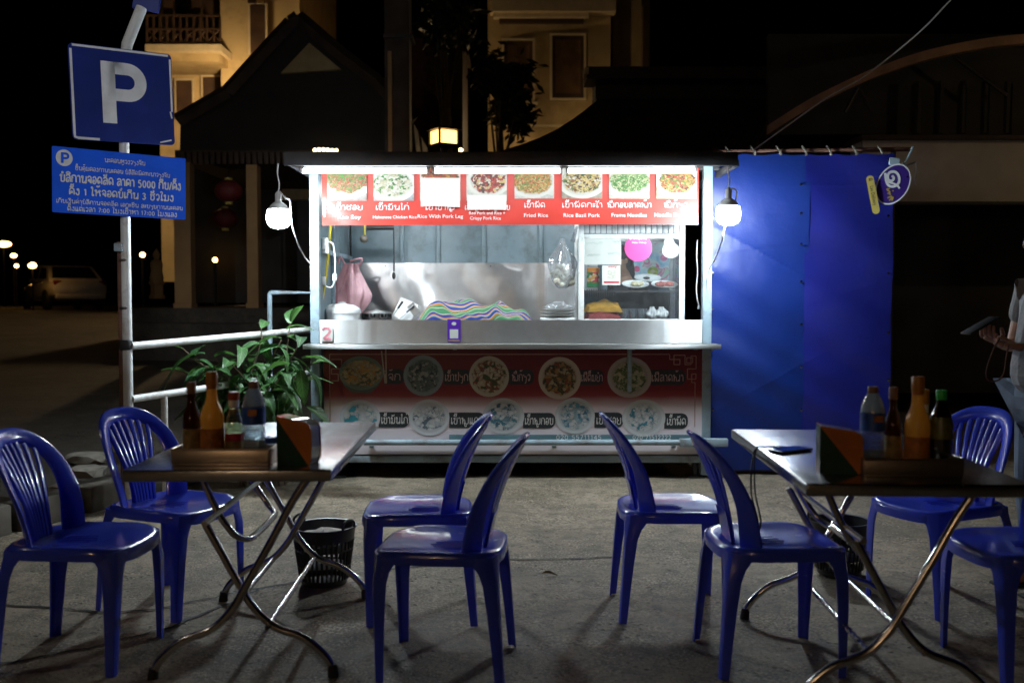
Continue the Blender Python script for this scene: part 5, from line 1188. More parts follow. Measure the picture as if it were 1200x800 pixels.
for a, b, v, hh, s, wd in ((120, 168, .175, .022, 'ນະຄອນຫຼວງວຽງຈັນ', .15), (87, 198, .335, .021, 'ຊັ້ນຄຸ້ມຄອງການນະຄອນ ບໍລິສັດພັດທະນາວຽງຈັນ', .15), (70, 212, .525, .040, 'ບໍລິການຈອດລົດ ລາຄາ 5000 ກີບ/ຄັ້ງ', .19), (80, 203, .715, .036, 'ຄັ້ງ 1 ໃຫ້ຈອດບໍ່ເກີນ 3 ຊົ່ວໂມງ', .19), (66, 214, .850, .020, 'ເກັບເງິນຄ່າບໍລິການຈອດລົດ ເອກະຊົນ ລະບຽບການນະຄອນ', .17), (78, 207, .965, .024, 'ຕັ້ງແຕ່ເວລາ 7:00 ໂມງເຊົ້າຫາ 17:00 ໂມງແລງ', .17)):
    SL.lao(s.replace('ພ', 'ຜ').replace('ຊົ', 'ຊົ'), fx(a), fx(b), fz(v), hh, wd, .0022).build('lettering', 'sign_white', sg)
# white pipe rail
rl = thing('pipe_rail', 'white painted pipe rail running from the sign pole to the stall', 'railing', (PX, PY, 0))
A = Vector((PX + .02, PY, at(147, 405.5, PY).z)); Bp = at(367, 386, 7.5)
MB().tube([A, Bp], .0235, 12).build('top_pipe', 'white_paint', rl)
A2 = Vector((PX + .02, PY, at(147, 467.5, PY).z)); D = (Bp - A); B2 = A2 + Vector((D.x, D.y, D.z * .9))
MB().tube([A2, B2], .0225, 12).build('lower_pipe', 'white_paint', rl)
tt = ((191 - 600) / F * PY - A.x) / (D.x - (191 - 600) / F * D.y); pp = A2.lerp(B2, tt)
MB().tube([(pp.x, pp.y, .0), (pp.x, pp.y, pp.z)], .021, 12).build('rail_post', 'white_paint', rl)
r2 = thing('tall_rail', 'taller pale rail frame standing behind the bush', 'railing', at(316, 400, 7.75))
MB().tube([(at(316, 400, 7.75).x, 7.75, .1), at(316, 345, 7.75), at(317, 343.2, 7.75), at(319, 342.8, 7.75), at(372, 343, 7.75), (at(374, 343, 7.75).x, 7.75, .1)], .019, 10).build('rail_tube', 'stall_paint', r2)
# ------------------------------------------------------------------ leafy bush by the stall
bush = thing('leafy_bush', 'green leafy bush growing between the rail and the stall', 'plant', (-1.75, 6.78, .02))
rg = random.Random(12)
def leaf_mesh(name, L_, w, curl, fold):
    V = []; uv = []; n = 9
    for i in range(n + 1):
        u = i / n; ww = w * (math.sin(math.pi * min(1, u * .94 + .04)) ** .8) * (1 - .25 * u); z = -curl * u * u * L_ + .03 * L_ * math.sin(3 * u)
        for j, s_ in enumerate((-1, -.5, 0, .5, 1)):
            V.append((s_ * ww / 2, u * L_, z + fold * abs(s_) * ww * .5 + .04 * w * math.sin(u * 9 + s_ * 2) * abs(s_))); uv.append((.5 + s_ * .5, u))
    f = [(i * 5 + j, i * 5 + j + 1, (i + 1) * 5 + j + 1, (i + 1) * 5 + j) for i in range(n) for j in range(4)]
    me = bpy.data.meshes.new(name); me.from_pydata(V, [], f); ul = me.uv_layers.new(name='UVMap')
    for lp in me.loops: ul.data[lp.index].uv = uv[lp.vertex_index]
    me.shade_smooth(); me.materials.append(M['leaf']); return me
leaves = [leaf_mesh('leaf_a', .21, .105, .35, .35), leaf_mesh('leaf_b', .17, .088, .7, .3), leaf_mesh('leaf_c', .23, .105, .9, .25), leaf_mesh('leaf_d', .14, .062, .2, .5)]
def put_leaf(p, d, roll, k, sc):
    d = d.normalized(); up = Vector((0, 0, 1)); x = d.cross(up)
    if x.length < .05: x = Vector((1, 0, 0))
    x.normalize(); z = x.cross(d); R_ = Matrix((x, d, z)).transposed() @ Matrix.Rotation(roll, 3, 'Y')
    o = bpy.data.objects.new('leaf', leaves[k]); C.objects.link(o); o.parent = bush
    o.matrix_parent_inverse = bush.matrix_basis.inverted(); o.matrix_basis = Matrix.Translation(p) @ R_.to_4x4() @ Matrix.Scale(sc, 4)
stems = [((352, 400), 6.72), ((366, 425), 6.65), ((340, 378), 6.9), ((330, 398), 6.85), ((305, 402), 6.8), ((280, 408), 6.75), ((252, 418), 6.7), ((226, 420), 6.7), ((214, 408), 6.75), ((300, 440), 6.62), ((330, 440), 6.6), ((356, 450), 6.62), ((275, 450), 6.62), ((310, 466), 6.6), ((345, 476), 6.6), ((240, 452), 6.66), ((318, 420), 6.95), ((288, 428), 6.95), ((262, 436), 6.95), ((262, 470), 6.7), ((290, 480), 6.66), ((212, 462), 6.7), ((225, 440), 6.8), ((246, 480), 6.7), ((270, 425), 6.6), ((318, 452), 6.55), ((306, 385), 6.95), ((345, 412), 6.95)]
for i, ((px, py), Y) in enumerate(stems):
    tip = at(px, py, Y); base = Vector((-1.72 + rg.uniform(-.16, .16), 6.82 + rg.uniform(-.1, .1), 0)); mid = base.lerp(tip, .55) + Vector((-.15 * (tip.x - base.x), rg.uniform(-.04, .04), .12))
    pts = spline([base, base.lerp(mid, .5) + Vector((0, 0, .04)), mid, tip], 6)
    MB().tube(pts, [.011 - .007 * k / (len(pts) - 1) for k in range(len(pts))], 6).build('stem', 'bark', bush)
    nl = 11
    for k in range(nl):
        u = .34 + .66 * (k + 1) / nl; p = pts[min(len(pts) - 1, int(u * (len(pts) - 1)))] + Vector((rg.uniform(-.01, .01), rg.uniform(-.01, .01), rg.uniform(-.01, .01)))
        a = i * 1.3 + k * 2.4 + rg.uniform(-.3, .3); el = rg.uniform(-.75, .25) if k < nl - 1 else rg.uniform(.1, .7)
        d = Vector((math.cos(a), math.sin(a) * .8 - .25, el))
        put_leaf(p, d, rg.uniform(-.5, .5), rg.choice((0, 0, 1, 1, 2, 3)), rg.uniform(.75, 1.1))
for px, py, Y, dx, dz, k, sc_ in ((358, 432, 6.55, .75, -.75, 0, 1.2), (352, 432, 6.55, .15, -1, 2, .95), (346, 432, 6.56, -.35, -1, 1, 1.1), (340, 426, 6.55, -1, -.1, 0, 1.0), (354, 420, 6.56, 1, .12, 0, 1.15), (336, 386, 6.8, .8, .55, 1, 1.0), (341, 377, 6.8, .55, .9, 3, 1.1), (325, 405, 6.7, .75, -.5, 1, 1.1), (290, 436, 6.6, .35, .45, 1, 1.0), (222, 440, 6.62, .7, .6, 0, .9), (330, 462, 6.55, -.25, -.9, 2, 1.0), (358, 476, 6.55, .9, -.4, 0, 1.1), (240, 414, 6.7, -1, .02, 2, 1.3), (226, 418, 6.72, -.9, -.2, 2, 1.1)):
    put_leaf(at(px, py, Y), Vector((dx, -.25, dz)), rg.uniform(-.4, .4), k, sc_)

# ------------------------------------------------------------------ tables and chairs
TL = (-.915, 3.735); TR = (1.215, 3.49)
tab = make_table('steel folding table at the left with a condiment tray and napkin holder'); tab.location = (*TL, 0); tab.rotation_euler = (0, 0, rad(1.2))
tab2 = copy_tree(tab, (*TR, 0), rad(-2.2), 'steel folding table at the right with a phone and a condiment tray')
ch0 = make_chair('blue plastic chair nearest the left edge with its back cut by the frame')
ch0.location = (-1.53, 3.52, 0); ch0.rotation_euler = (0, 0, rad(-4))
for x, y, r, lb in [(-1.42, 4.13, -24, 'blue plastic chair standing left of the left table in front of the sign pole'),
                    (-.375, 4.04, 180 + 3, 'blue plastic chair on the right of the left table and farther from the camera'),
                    (-.235, 3.46, 180 - 6, 'blue plastic chair on the right of the left table and nearer the camera'),
                    (.655, 4.08, 0, 'blue plastic chair standing farthest left of the right table with an empty lit seat'),
                    (.92, 3.51, 3, 'blue plastic chair at the left edge of the right table under the dangling cable'),
                    (1.80, 4.16, 180 + 24, 'blue plastic chair behind the right table, its slatted back facing us'),
                    (1.80, 3.44, 180 + 6, 'blue plastic chair at the lower right corner cut by the frame')]:
    copy_tree(ch0, (x, y, 0), rad(r), lb)

# ------------------------------------------------------------------ condiments
H = .7402
def lathe_part(par, name, prof, c, m, n=28, sharp=40): return MB().lathe(prof, c, n).build(name, m, par, sharp=sharp)
def tray(c, w, d, lb):
    t = thing('condiment_tray', lb, 'tray', c, 'condiment trays on the tables'); x, y, z = c
    MB().rbox((x, y, z + .003), (w, d, .006), .002).build('tray_base', 'tray_steel', t)
    hh = .044
    for dx, dy, sx, sy in ((0, -d / 2, w, .006), (0, d / 2, w, .006), (-w / 2, 0, .006, d - .007), (w / 2, 0, .006, d - .007)):
        MB().rbox((x + dx, y + dy, z + .0065 + hh / 2), (sx, sy, hh), .002).build('tray_side', 'tray_steel', t)
    MB().tube([(x - w / 2, y - d / 2, z + .052), (x + w / 2, y - d / 2, z + .052), (x + w / 2, y + d / 2, z + .052), (x - w / 2, y + d / 2, z + .052), (x - w / 2, y - d / 2, z + .052)], .004, 8).build('rim', 'tray_steel', t)
def sauce_bottle(c, lb, m='sauce_dark', lab='label_tan', cap='cap_brown', h=.262, r=.029):
    t = thing('sauce_bottle', lb, 'bottle', c, 'bottles standing in the condiment trays')
    s = h / .262
    lathe_part(t, 'bottle_glass', [(0, 0), (r * .9, 0), (r, .006), (r, .135 * s), (r * .9, .152 * s), (r * .52, .185 * s), (r * .44, .2 * s), (r * .42, .235 * s)], c, m)
    lathe_part(t, 'bottle_label', [(r + .0006, .03 * s), (r + .0006, .105 * s)], c, lab)
    lathe_part(t, 'cap', [(r * .50, .222 * s), (r * .52, .225 * s), (r * .52, .258 * s), (r * .46, .262 * s), (0, .262 * s)], c, cap)
def chilli_bottle(c, lb, h=.30):
    t = thing('chilli_bottle', lb, 'bottle', c, 'bottles standing in the condiment trays'); r = .0375
    lathe_part(t, 'bottle_body', [(0, 0), (.034, 0), (r, .006), (r, .095), (r * .97, .105), (r, .115), (r * 1.02, .140), (r * .9, .165), (r * .55, .195), (r * .46, .215), (r * .44, .250)], c, 'sauce_yellow')
    lathe_part(t, 'bottle_label', [(r + .0008, .012), (r + .0008, .106)], c, 'label_orange')
    lathe_part(t, 'neck_band', [(r * .47, .236), (r * .47, .25)], c, 'label_orange')
    lathe_part(t, 'cap', [(r * .50, .248), (r * .52, .25), (r * .52, h - .004), (r * .46, h), (0, h)], c, 'cap_orange')
def water_bottle(c, lb, h=.262):
    t = thing('water_bottle', lb, 'bottle', c, 'bottles standing in the condiment trays'); r = .0375; pr = [(0, .002), (.028, 0), (r * .95, .006)]
    for k in range(8): pr += [(r, .012 + .014 * k), (r * .955, .019 + .014 * k)]
    pr += [(r, .128), (r, .178), (r * .96, .188), (r * .86, .205), (r * .62, .225), (r * .42, .238), (r * .38, .25)]
    lathe_part(t, 'bottle_body', pr, c, 'bottle_plastic', sharp=0)
    lathe_part(t, 'water', [(0, .004), (r * .9, .008), (r * .93, .10), (0, .10)], c, 'water')
    lathe_part(t, 'bottle_label', [(r + .0006, .120), (r + .0006, .176)], c, 'label_blue')
    lb_ = MB(); b = Board((c[0] + .003, c[1] - r - .0012, c[2]), (1, 0, 0), (0, 0, 1)); lb_ = b.rect(-.013, .016, .150, .170, .001); lb_.build('label_panel', 'label_orange', t)
    lathe_part(t, 'shoulder_water', [(r * .98, .18), (r * .84, .206), (r * .6, .226), (r * .40, .238)], c, 'frosted', sharp=0)
    lathe_part(t, 'cap', [(r * .42, .238), (r * .44, .24), (r * .44, h - .003), (r * .4, h), (0, h)], c, 'cap_brown')
def small_bottle(c, lb, cap='cap_red', h=.225, lab='label_red'):
    t = thing('vinegar_bottle', lb, 'bottle', c, 'bottles standing in the condiment trays'); r = .029
    lathe_part(t, 'bottle_glass', [(0, 0), (r * .92, 0), (r, .006), (r, .11), (r * .9, .13), (r * .58, .165), (r * .52, .19)], c, 'bottle_glass')
    lathe_part(t, 'vinegar', [(0, .004), (r * .9, .006), (r * .9, .075), (0, .075)], c, mat('vinegar', (.30, .20, .06), .2) if 'vinegar' not in M else 'vinegar')
    lathe_part(t, 'bottle_label', [(r + .0006, .03), (r + .0006, .062)], c, 'label_tan'); lathe_part(t, 'bottle_label', [(r + .0006, .0625), (r + .0006, .088)], c, lab)
    lathe_part(t, 'neck_seal', [(r * .56, .172), (r * .58, .198)], c, 'ceramic'); lathe_part(t, 'neck_label', [(r * .66, .150), (r * .6, .168)], c, 'label_tan')
    lathe_part(t, 'cap', [(r * .62, .198), (r * .64, .2), (r * .64, h - .003), (r * .55, h), (0, h)], c, cap)
def napkin_holder(c, rz, lb, w=.118, d=.06, h=.155):
    t = thing('napkin_holder', lb, 'napkin holder', c, 'napkin holders on the tables', rz)
    def W(mb, name, m): 
        o = mb.build(name, m); o.parent = t; return o
    # side walls, split along the diagonal into two colours; the top slopes down to the right and rounds over
    prof = [(-w / 2 + .006, 0), (w / 2 - .012, 0), (w / 2 - .004, .012), (w / 2, .05), (w / 2 - .002, h * .74), (w / 2 - .008, h * .83), (w / 2 - .022, h * .885), (-w / 2 + .012, h * .985), (-w / 2 + .002, h), (-w / 2, h * .985)]
    a = [prof[0], prof[1], prof[9]]; b = [prof[9], prof[1]] + prof[2:9]
    a = [(-w / 2 + .006, 0), (w / 2 - .012, 0), (-w / 2, h * .97)]; b = [(-w / 2, h * .97), (w / 2 - .012, 0)] + prof[2:9]
    for y0, y1 in ((-d / 2, -d / 2 + .004), (d / 2 - .004, d / 2)):
        W(MB().prism(a, y0, y1), 'green_side', 'holder_green'); W(MB().prism(b, y0, y1), 'orange_side', 'holder_orange')
    # wrap-round strip: left end green, top and right end pale
    left = MB().b2(-w / 2 - .0005, -w / 2 + .003, -d / 2 + .004, d / 2 - .004, .0, h * .96); W(left, 'left_end', 'holder_green')
    V = []; pp = prof[1:9]
    for x, z in pp: V += [(x - .003, -d / 2 + .0042, z - .001), (x - .003, d / 2 - .0042, z - .001)]
    W(MB().add(V, [(2 * i, 2 * i + 1, 2 * i + 3, 2 * i + 2) for i in range(len(pp) - 1)]), 'napkins', 'napkin')
    cl = []; 
    for x, z in pp: cl += [(x + .001, -d / 2 - .001, z + .001), (x + .001, d / 2 + .001, z + .001)]
    W(MB().add(cl[2:], [(2 * i, 2 * i + 1, 2 * i + 3, 2 * i + 2) for i in range(len(pp) - 2)]), 'clear_cover', 'glass_pane')
# left table
tray((-.945, 3.305, H), .315, .20, 'brown steel condiment tray on the left table')
zb = H + .0065
sauce_bottle((-1.066, 3.30, zb), 'dark brown sauce bottle at the left end of the left tray', h=.258)
chilli_bottle((-.995, 3.29, zb), 'yellow sauce bottle with an orange cap in the left tray', .292)
small_bottle((-.925, 3.30, zb), 'small clear bottle with a red cap in the left tray', h=.225)
water_bottle((-.855, 3.285, zb), 'clear water bottle with a blue label in the left tray', .262)
c = Vector((-.808, 3.36, zb)); t = thing('seasoning_jar', 'low blue and white seasoning jar at the right end of the left tray', 'jar', c)
lathe_part(t, 'jar_body', [(0, 0), (.026, 0), (.028, .004), (.028, .055)], c, 'bottle_plastic'); lathe_part(t, 'seasoning', [(0, .003), (.025, .004), (.025, .04), (0, .04)], c, 'ceramic'); lathe_part(t, 'jar_lid', [(.0295, .048), (.030, .05), (.030, .064), (.026, .067), (0, .067)], c, 'label_blue')
napkin_holder((-.700, 3.255, H), rad(-14), 'orange and dark green napkin holder on the left table', .125, .075, .158)
# right table
tray((1.222, 3.095, H), .30, .18, 'brown steel condiment tray on the right table')
water_bottle((1.135, 3.12, zb), 'clear water bottle with a pale blue label in the right tray', .258)
sauce_bottle((1.207, 3.14, zb), 'dark brown sauce bottle between the water and yellow bottles in the right tray', h=.255, r=.027)
chilli_bottle((1.264, 3.09, zb), 'yellow sauce bottle with an orange cap in the right tray', .292)
small_bottle((1.312, 3.165, zb), 'small bottle with an orange cap behind the yellow bottle in the right tray', 'cap_orange', .245, 'label_tan')
c = Vector((1.335, 3.085, zb)); t = thing('soy_bottle', 'dark soy sauce bottle with a bright green cap in the right tray', 'bottle', c, 'bottles standing in the condiment trays'); r = .036
lathe_part(t, 'bottle_body', [(0, 0), (r * .92, 0), (r, .008), (r * .98, .05), (r, .10), (r * .98, .145), (r * .8, .175), (r * .5, .2), (r * .42, .212), (r * .4, .225)], c, 'tinted_glass', sharp=0)
lathe_part(t, 'soy_sauce', [(0, .004), (r * .9, .006), (r * .95, .10), (0, .10)], c, 'soy_dark'); lathe_part(t, 'bottle_label', [(r + .0008, .10), (r * .985 + .0008, .145), (r * .86, .168)], c, mat('label_green', (.10, .10, .02), .4, var=.4, vs=40)); lathe_part(t, 'cap', [(r * .44, .220), (r * .46, .222), (r * .46, .247), (r * .42, .25), (0, .25)], c, 'cap_green')
c = Vector((1.085, 3.20, H)); t = thing('seasoning_jar', 'small white jar with a blue lid behind the right napkin holder', 'jar', c)
lathe_part(t, 'jar_body', [(0, 0), (.03, 0), (.032, .004), (.032, .07)], c, 'ceramic'); lathe_part(t, 'jar_lid', [(.034, .062), (.035, .064), (.035, .083), (.03, .087), (0, .087)], c, 'cap_blue')
napkin_holder((1.020, 3.085, H), rad(-8), 'orange and dark green napkin holder on the right table', .128, .085, .150)
# phone and cable
p0 = Vector((.985, 3.50, H + .006)); t = thing('phone', 'black phone lying face up on the right table with its cable plugged in', 'phone', p0)
rm = Matrix.Rotation(rad(-58), 3, 'Z')
MB().rbox(p0, (.073, .15, .010), .004, 2, rm).build('phone_body', 'black_plastic', t); MB().rbox(p0 + Vector((0, 0, .0052)), (.066, .140, .0012), .0005, 1, rm).build('screen', 'car_glass', t)
cb = MB().tube([p0 + rm @ Vector((-.01, .077, 0)) , (.900, 3.555, H + .010), (.872, 3.53, H + .006), (.858, 3.50, .70), (.852, 3.46, .60), (.862, 3.42, .515), (.845, 3.40, .470), (.83, 3.40, .452), (.86, 3.36, .447)], .0032, 6, smooth=6).tube([(.862, 3.515, H + .006), (.846, 3.49, .70), (.836, 3.45, .60), (.850, 3.41, .50), (.82, 3.42, .455)], .0032, 6, smooth=6).build('phone_cable', 'cable_black')
tag(cb, 'thin black charging cable hanging from the phone down to the chair seat', 'cable')
me = leaves[3].copy(); me.materials.clear(); me.materials.append(mat('dry_leaf', (.20, .15, .05), .8, var=.3, vs=30))
dl = put('dry_leaf', me); gl_ = Vector((.135, 4.55, .012)); dl.location = gl_; dl.rotation_euler = (0, .25, rad(-80)); dl.scale = (.45, .6, .6); tag(dl, 'small dry leaf lying on the concrete between the two middle chair pairs', 'leaf')
# ------------------------------------------------------------------ baskets under the tables
def basket(c, r, h, lb):
    t = thing('waste_basket', lb, 'basket', c, 'black plastic baskets under the tables'); x0, y0, z0 = c
    rb = r * .74; n = 34
    MB().lathe([(0, .004), (rb * .98, .004), (rb, .012), (rb + .002, .03), (rb - .004, .03), (rb - .006, .012), (0, .010)], c, 40).build('base', 'black_plastic', t)
    zb_, zt_ = .028, h - .055
    for k in range(n):
        a = 2 * math.pi * k / n; ct, st = math.cos(a), math.sin(a); r0 = rb + (r - rb) * zb_ / h; r1 = rb + (r - rb) * zt_ / h
        MB().tube([(x0 + r0 * ct, y0 + r0 * st, z0 + zb_), (x0 + (r0 + r1) / 2 * ct, y0 + (r0 + r1) / 2 * st, z0 + (zb_ + zt_) / 2), (x0 + r1 * ct, y0 + r1 * st, z0 + zt_)], .0055, 5).build('slat', 'black_plastic', t)
    for f in (.33, .62):
        rr = rb + (r - rb) * f; MB().lathe([(rr - .003, h * f - .004), (rr + .003, h * f - .004), (rr + .004, h * f + .004), (rr - .002, h * f + .004), (rr - .003, h * f - .004)], c, 40).build('hoop', 'black_plastic', t)
    r1 = rb + (r - rb) * zt_ / h
    MB().lathe([(r1 - .004, zt_ - .004), (r1 + .003, zt_ - .004), (r + .001, h - .006), (r + .010, h - .004), (r + .010, h + .002), (r - .004, h), (r1 - .004, zt_ - .004)], c, 44).build('rim', 'black_plastic', t)
    for a in (math.pi * .86, -math.pi * .16):
        p = Vector((x0 + r * math.cos(a), y0 + r * math.sin(a), z0 + h)); tg = Vector((-math.sin(a), math.cos(a), 0))
        MB().tube([p - tg * .04, p - tg * .035 + Vector((0, 0, .025)), p + Vector((0, 0, .037)), p + tg * .035 + Vector((0, 0, .025)), p + tg * .04], .006, 7, smooth=5).build('handle', 'black_plastic', t)
basket((-.842, 4.42, .006), .138, .262, 'black slatted plastic basket holding waste under the left table')
basket((1.52, 4.58, .006), .135, .25, 'black slatted plastic basket standing under the right table')
for k, (x, y, z, s) in enumerate(((-.85, 4.40, .215, .085), (-.80, 4.38, .235, .06))):
    rgk = random.Random(40 + k); bm = bmesh.new(); bmesh.ops.create_icosphere(bm, subdivisions=2, radius=s)
    for v in bm.verts: v.co = Vector((v.co.x * 1.1, v.co.y, v.co.z * .5)) * (1 + rgk.uniform(-.22, .22)) + Vector((x, y, z))
    bm.verts.index_update(); mb = MB().add([v.co for v in bm.verts], [tuple(v.index for v in f.verts) for f in bm.faces]); bm.free()
    tag(mb.build('crumpled_paper', 'napkin', sharp=15), ['larger crumpled grey napkin in the left basket', 'smaller crumpled grey napkin on top in the left basket'][k], 'waste', 'crumpled napkins in the left basket')
# ------------------------------------------------------------------ people
def skin_mesh(verts, edges, lvl=2, root=0):
    """verts: name -> (x, y, z, r) or (x, y, z, rx, ry); one continuous skinned surface"""
    names = list(verts); me = bpy.data.meshes.new('skeleton'); me.from_pydata([verts[k][:3] for k in names], [(names.index(a), names.index(b)) for a, b in edges], [])
    ob = bpy.data.objects.new('skeleton', me); C.objects.link(ob)
    sk = ob.modifiers.new('skin', 'SKIN'); sk.use_smooth_shade = True; sk.branch_smoothing = .6
    for i, k in enumerate(names):
        v = verts[k]; sv = me.skin_vertices[0].data[i]; sv.radius = (v[3], v[4] if len(v) > 4 else v[3]); sv.use_root = (i == root)
    ss = ob.modifiers.new('sub', 'SUBSURF'); ss.levels = lvl; ss.render_levels = lvl
    dg = bpy.context.evaluated_depsgraph_get(); out = bpy.data.meshes.new_from_object(ob.evaluated_get(dg))
    mb = MB().add([tuple(v.co) for v in out.vertices], [tuple(p.vertices) for p in out.polygons])
    bpy.data.objects.remove(ob); bpy.data.meshes.remove(me); bpy.data.meshes.remove(out)
    return mb
def hand_chains(mb, wrist, palm, side, curl=1.0, grip=Vector((0, 0, 1))):
    """a palm with four unequal fingers and a thumb, curled towards grip"""
    wrist = Vector(wrist); palm = Vector(palm); fw = (palm - wrist).normalized(); up = (grip - fw * grip.dot(fw)).normalized(); sd = fw.cross(up) * side
    pm = skin_mesh({'w': (*wrist, .026, .022), 'a': (*(wrist + fw * .035), .030, .018), 'b': (*(wrist + fw * .085), .036, .015)}, [('w', 'a'), ('a', 'b')], 2)
    mb.add(pm.v, pm.f)
    base = wrist + fw * .082
    for k, (off, L_) in enumerate(((.028, .070), (.010, .078), (-.009, .072), (-.027, .058))):
        p = base + sd * off; d = fw.copy(); V = {'0': (*p, .0095)}; E = []; ang = 0; q = p
        for j, (seg, c) in enumerate(((.42, .35), (.32, .75), (.26, .6))):
            ang += c * curl * (1 + .08 * k); d = fw * math.cos(ang) + up * math.sin(ang); q = q + d * (L_ * seg); V[str(j + 1)] = (*q, .0088 - .0008 * j); E.append((str(j), str(j + 1)))
        f = skin_mesh(V, E, 1); mb.add(f.v, f.f)
    p = wrist + fw * .03 + sd * .026; d1 = (fw * .7 + sd * .6 + up * .35).normalized(); d2 = (fw * .85 + sd * .1 + up * .5).normalized()
    f = skin_mesh({'0': (*p, .012), '1': (*(p + d1 * .036), .0105), '2': (*(p + d1 * .036 + d2 * .03), .0095), '3': (*(p + d1 * .036 + d2 * .054), .008)}, [('0', '1'), ('1', '2'), ('2', '3')], 1); mb.add(f.v, f.f)
def person(loc, rz, lb, shirt, trousers, arms, hair='long', scale=1.0, bow=0.0, loose=0.0):
    t = thing('person', lb, 'person', loc, None, rz); t.scale = (scale,) * 3
    hx = .03 + bow
    V = {'pelvis': (0, 0, .90, .115, .15), 'waist': (.0, 0, 1.04, .10, .125), 'chest': (.01, 0, 1.22, .11, .145), 'base': (.0, 0, 1.345, .06, .07), 'neck': (.015 + bow * .4, 0, 1.42, .050, .048), 'jaw': (hx + .012, 0, 1.482 - bow * .1, .066, .058), 'brow': (hx + .002, 0, 1.555 - bow * .2, .088, .073), 'crown': (hx - .012, 0, 1.612 - bow * .25, .062, .058)}
    E = [('pelvis', 'waist'), ('waist', 'chest'), ('chest', 'base'), ('base', 'neck'), ('neck', 'jaw'), ('jaw', 'brow'), ('brow', 'crown')]
    for s, n in ((1, 'l'), (-1, 'r')):
        el, wr = arms[n]
        V.update({n + 'sh': (0, .155 * s, 1.315, .052), n + 'el': (*el, .036), n + 'wr': (*wr, .024), n + 'hip': (.0, .085 * s, .84, .082), n + 'kn': (.025, .09 * s, .47, .052), n + 'ca': (-.005, .092 * s, .34, .050), n + 'an': (-.01, .095 * s, .085, .034), n + 'he': (-.035, .095 * s, .035, .034, .03), n + 'ba': (.085, .10 * s, .026, .026, .038), n + 'to': (.15, .105 * s, .020, .016, .034)})
        E += [('base', n + 'sh'), (n + 'sh', n + 'el'), (n + 'el', n + 'wr'), ('pelvis', n + 'hip'), (n + 'hip', n + 'kn'), (n + 'kn', n + 'ca'), (n + 'ca', n + 'an'), (n + 'an', n + 'he'), (n + 'an', n + 'ba'), (n + 'ba', n + 'to')]
    b = skin_mesh(V, E, 2)
    for s, n in ((1, 'l'), (-1, 'r')):
        el, wr = Vector(arms[n][0]), Vector(arms[n][1]); d = (wr - el).normalized(); hand_chains(b, wr - d * .004, wr + d * .09, s, arms.get('curl', .9), Vector((0, 0, 1)) if d.x > .4 else Vector((1, 0, 0)))
    b.ball((hx + .098, 0, 1.515 - bow * .15), (.018, .013, .022), 10, 8)
    for s in (1, -1): b.ball((hx - .005, .073 * s, 1.525 - bow * .15), (.018, .009, .03), 10, 8)
    o = b.build('body', 'skin', sharp=0); o.parent = t
    def K(mb, name, m):
        o = mb.build(name, m, sharp=0); o.parent = t; return o
    sv = {'hem': (loose * .5, 0, .83, .135 + loose, .17), 'waist': (loose * .3, 0, 1.04, .122 + loose * .6, .15), 'chest': (.01, 0, 1.22, .13, .168), 'base': (0, 0, 1.345, .075, .09)}; se = [('hem', 'waist'), ('waist', 'chest'), ('chest', 'base')]
    for s, n in ((1, 'l'), (-1, 'r')):
        el = Vector(arms[n][0]); sh = Vector((0, .155 * s, 1.315)); q = sh.lerp(el, .62); sv.update({n + 's': (*sh, .068), n + 'q': (*q, .062)}); se += [('base', n + 's'), (n + 's', n + 'q')]
    K(skin_mesh(sv, se, 2), 'shirt', shirt)
    tv = {'p': (0, 0, .90, .128, .165)}; te = []
    for s, n in ((1, 'l'), (-1, 'r')):
        tv.update({n + 'h': (0, .085 * s, .82, .098), n + 'k': (.022, .09 * s, .47, .070), n + 'a': (-.008, .094 * s, .12, .058)}); te += [('p', n + 'h'), (n + 'h', n + 'k'), (n + 'k', n + 'a')]
    K(skin_mesh(tv, te, 2), 'trousers', trousers)
    hr = MB().ball((hx - .018, 0, 1.575 - bow * .22), (.100, .090, .088), 20, 14, .02, random.Random(1))
    hr.ball((hx - .055, 0, 1.51 - bow * .15), (.070, .083, .10), 18, 12, .03, random.Random(2))
    if hair == 'long': hr.ball((hx - .085, 0, 1.40), (.05, .075, .17), 16, 12, .04, random.Random(3))
    K(hr, 'hair', 'hair')
    ey = MB()
    for s in (1, -1): ey.ball((hx + .078, .031 * s, 1.538 - bow * .18), (.009, .013, .007), 8, 6)
    K(ey, 'eyes', 'black_plastic'); K(MB().ball((hx + .082, 0, 1.478 - bow * .12), (.008, .024, .006), 10, 6), 'mouth', 'meat')
    for s in (1, -1):
        K(MB().rbox((.055, .10 * s, .008), (.25, .085, .016), .007).tube([(.09, .062 * s, .02), (.085, .10 * s, .060), (.08, .142 * s, .02)], .011, 8, smooth=4), 'sandal', 'black_rubber')
    return t
def wpt(loc, rz, p): return Vector(loc) + Matrix.Rotation(rz, 3, 'Z') @ Vector(p)
PL = (2.345, 4.32, 0); PR = rad(188)
person(PL, PR, 'person in a grey shirt standing at the right edge holding a phone', 'shirt_cloth', 'jeans', {'l': ((.03, .215, 1.06), (.20, .10, 1.075)), 'r': ((.03, -.215, 1.06), (.215, -.075, 1.10)), 'curl': .95}, loose=.05)
pc = wpt(PL, PR, (.325, -.02, 1.165)); rm = Matrix.Rotation(PR, 3, 'Z') @ Matrix.Rotation(rad(-62), 3, 'Y')
t = thing('phone', 'dark phone held up by the person at the right edge', 'phone', pc)
MB().rbox(pc, (.009, .078, .155), .004, 2, rm).build('phone_body', 'black_plastic', t); MB().rbox(pc + rm @ Vector((-.0052, 0, 0)), (.0012, .07, .145), .0005, 1, rm).build('screen', 'car_glass', t)
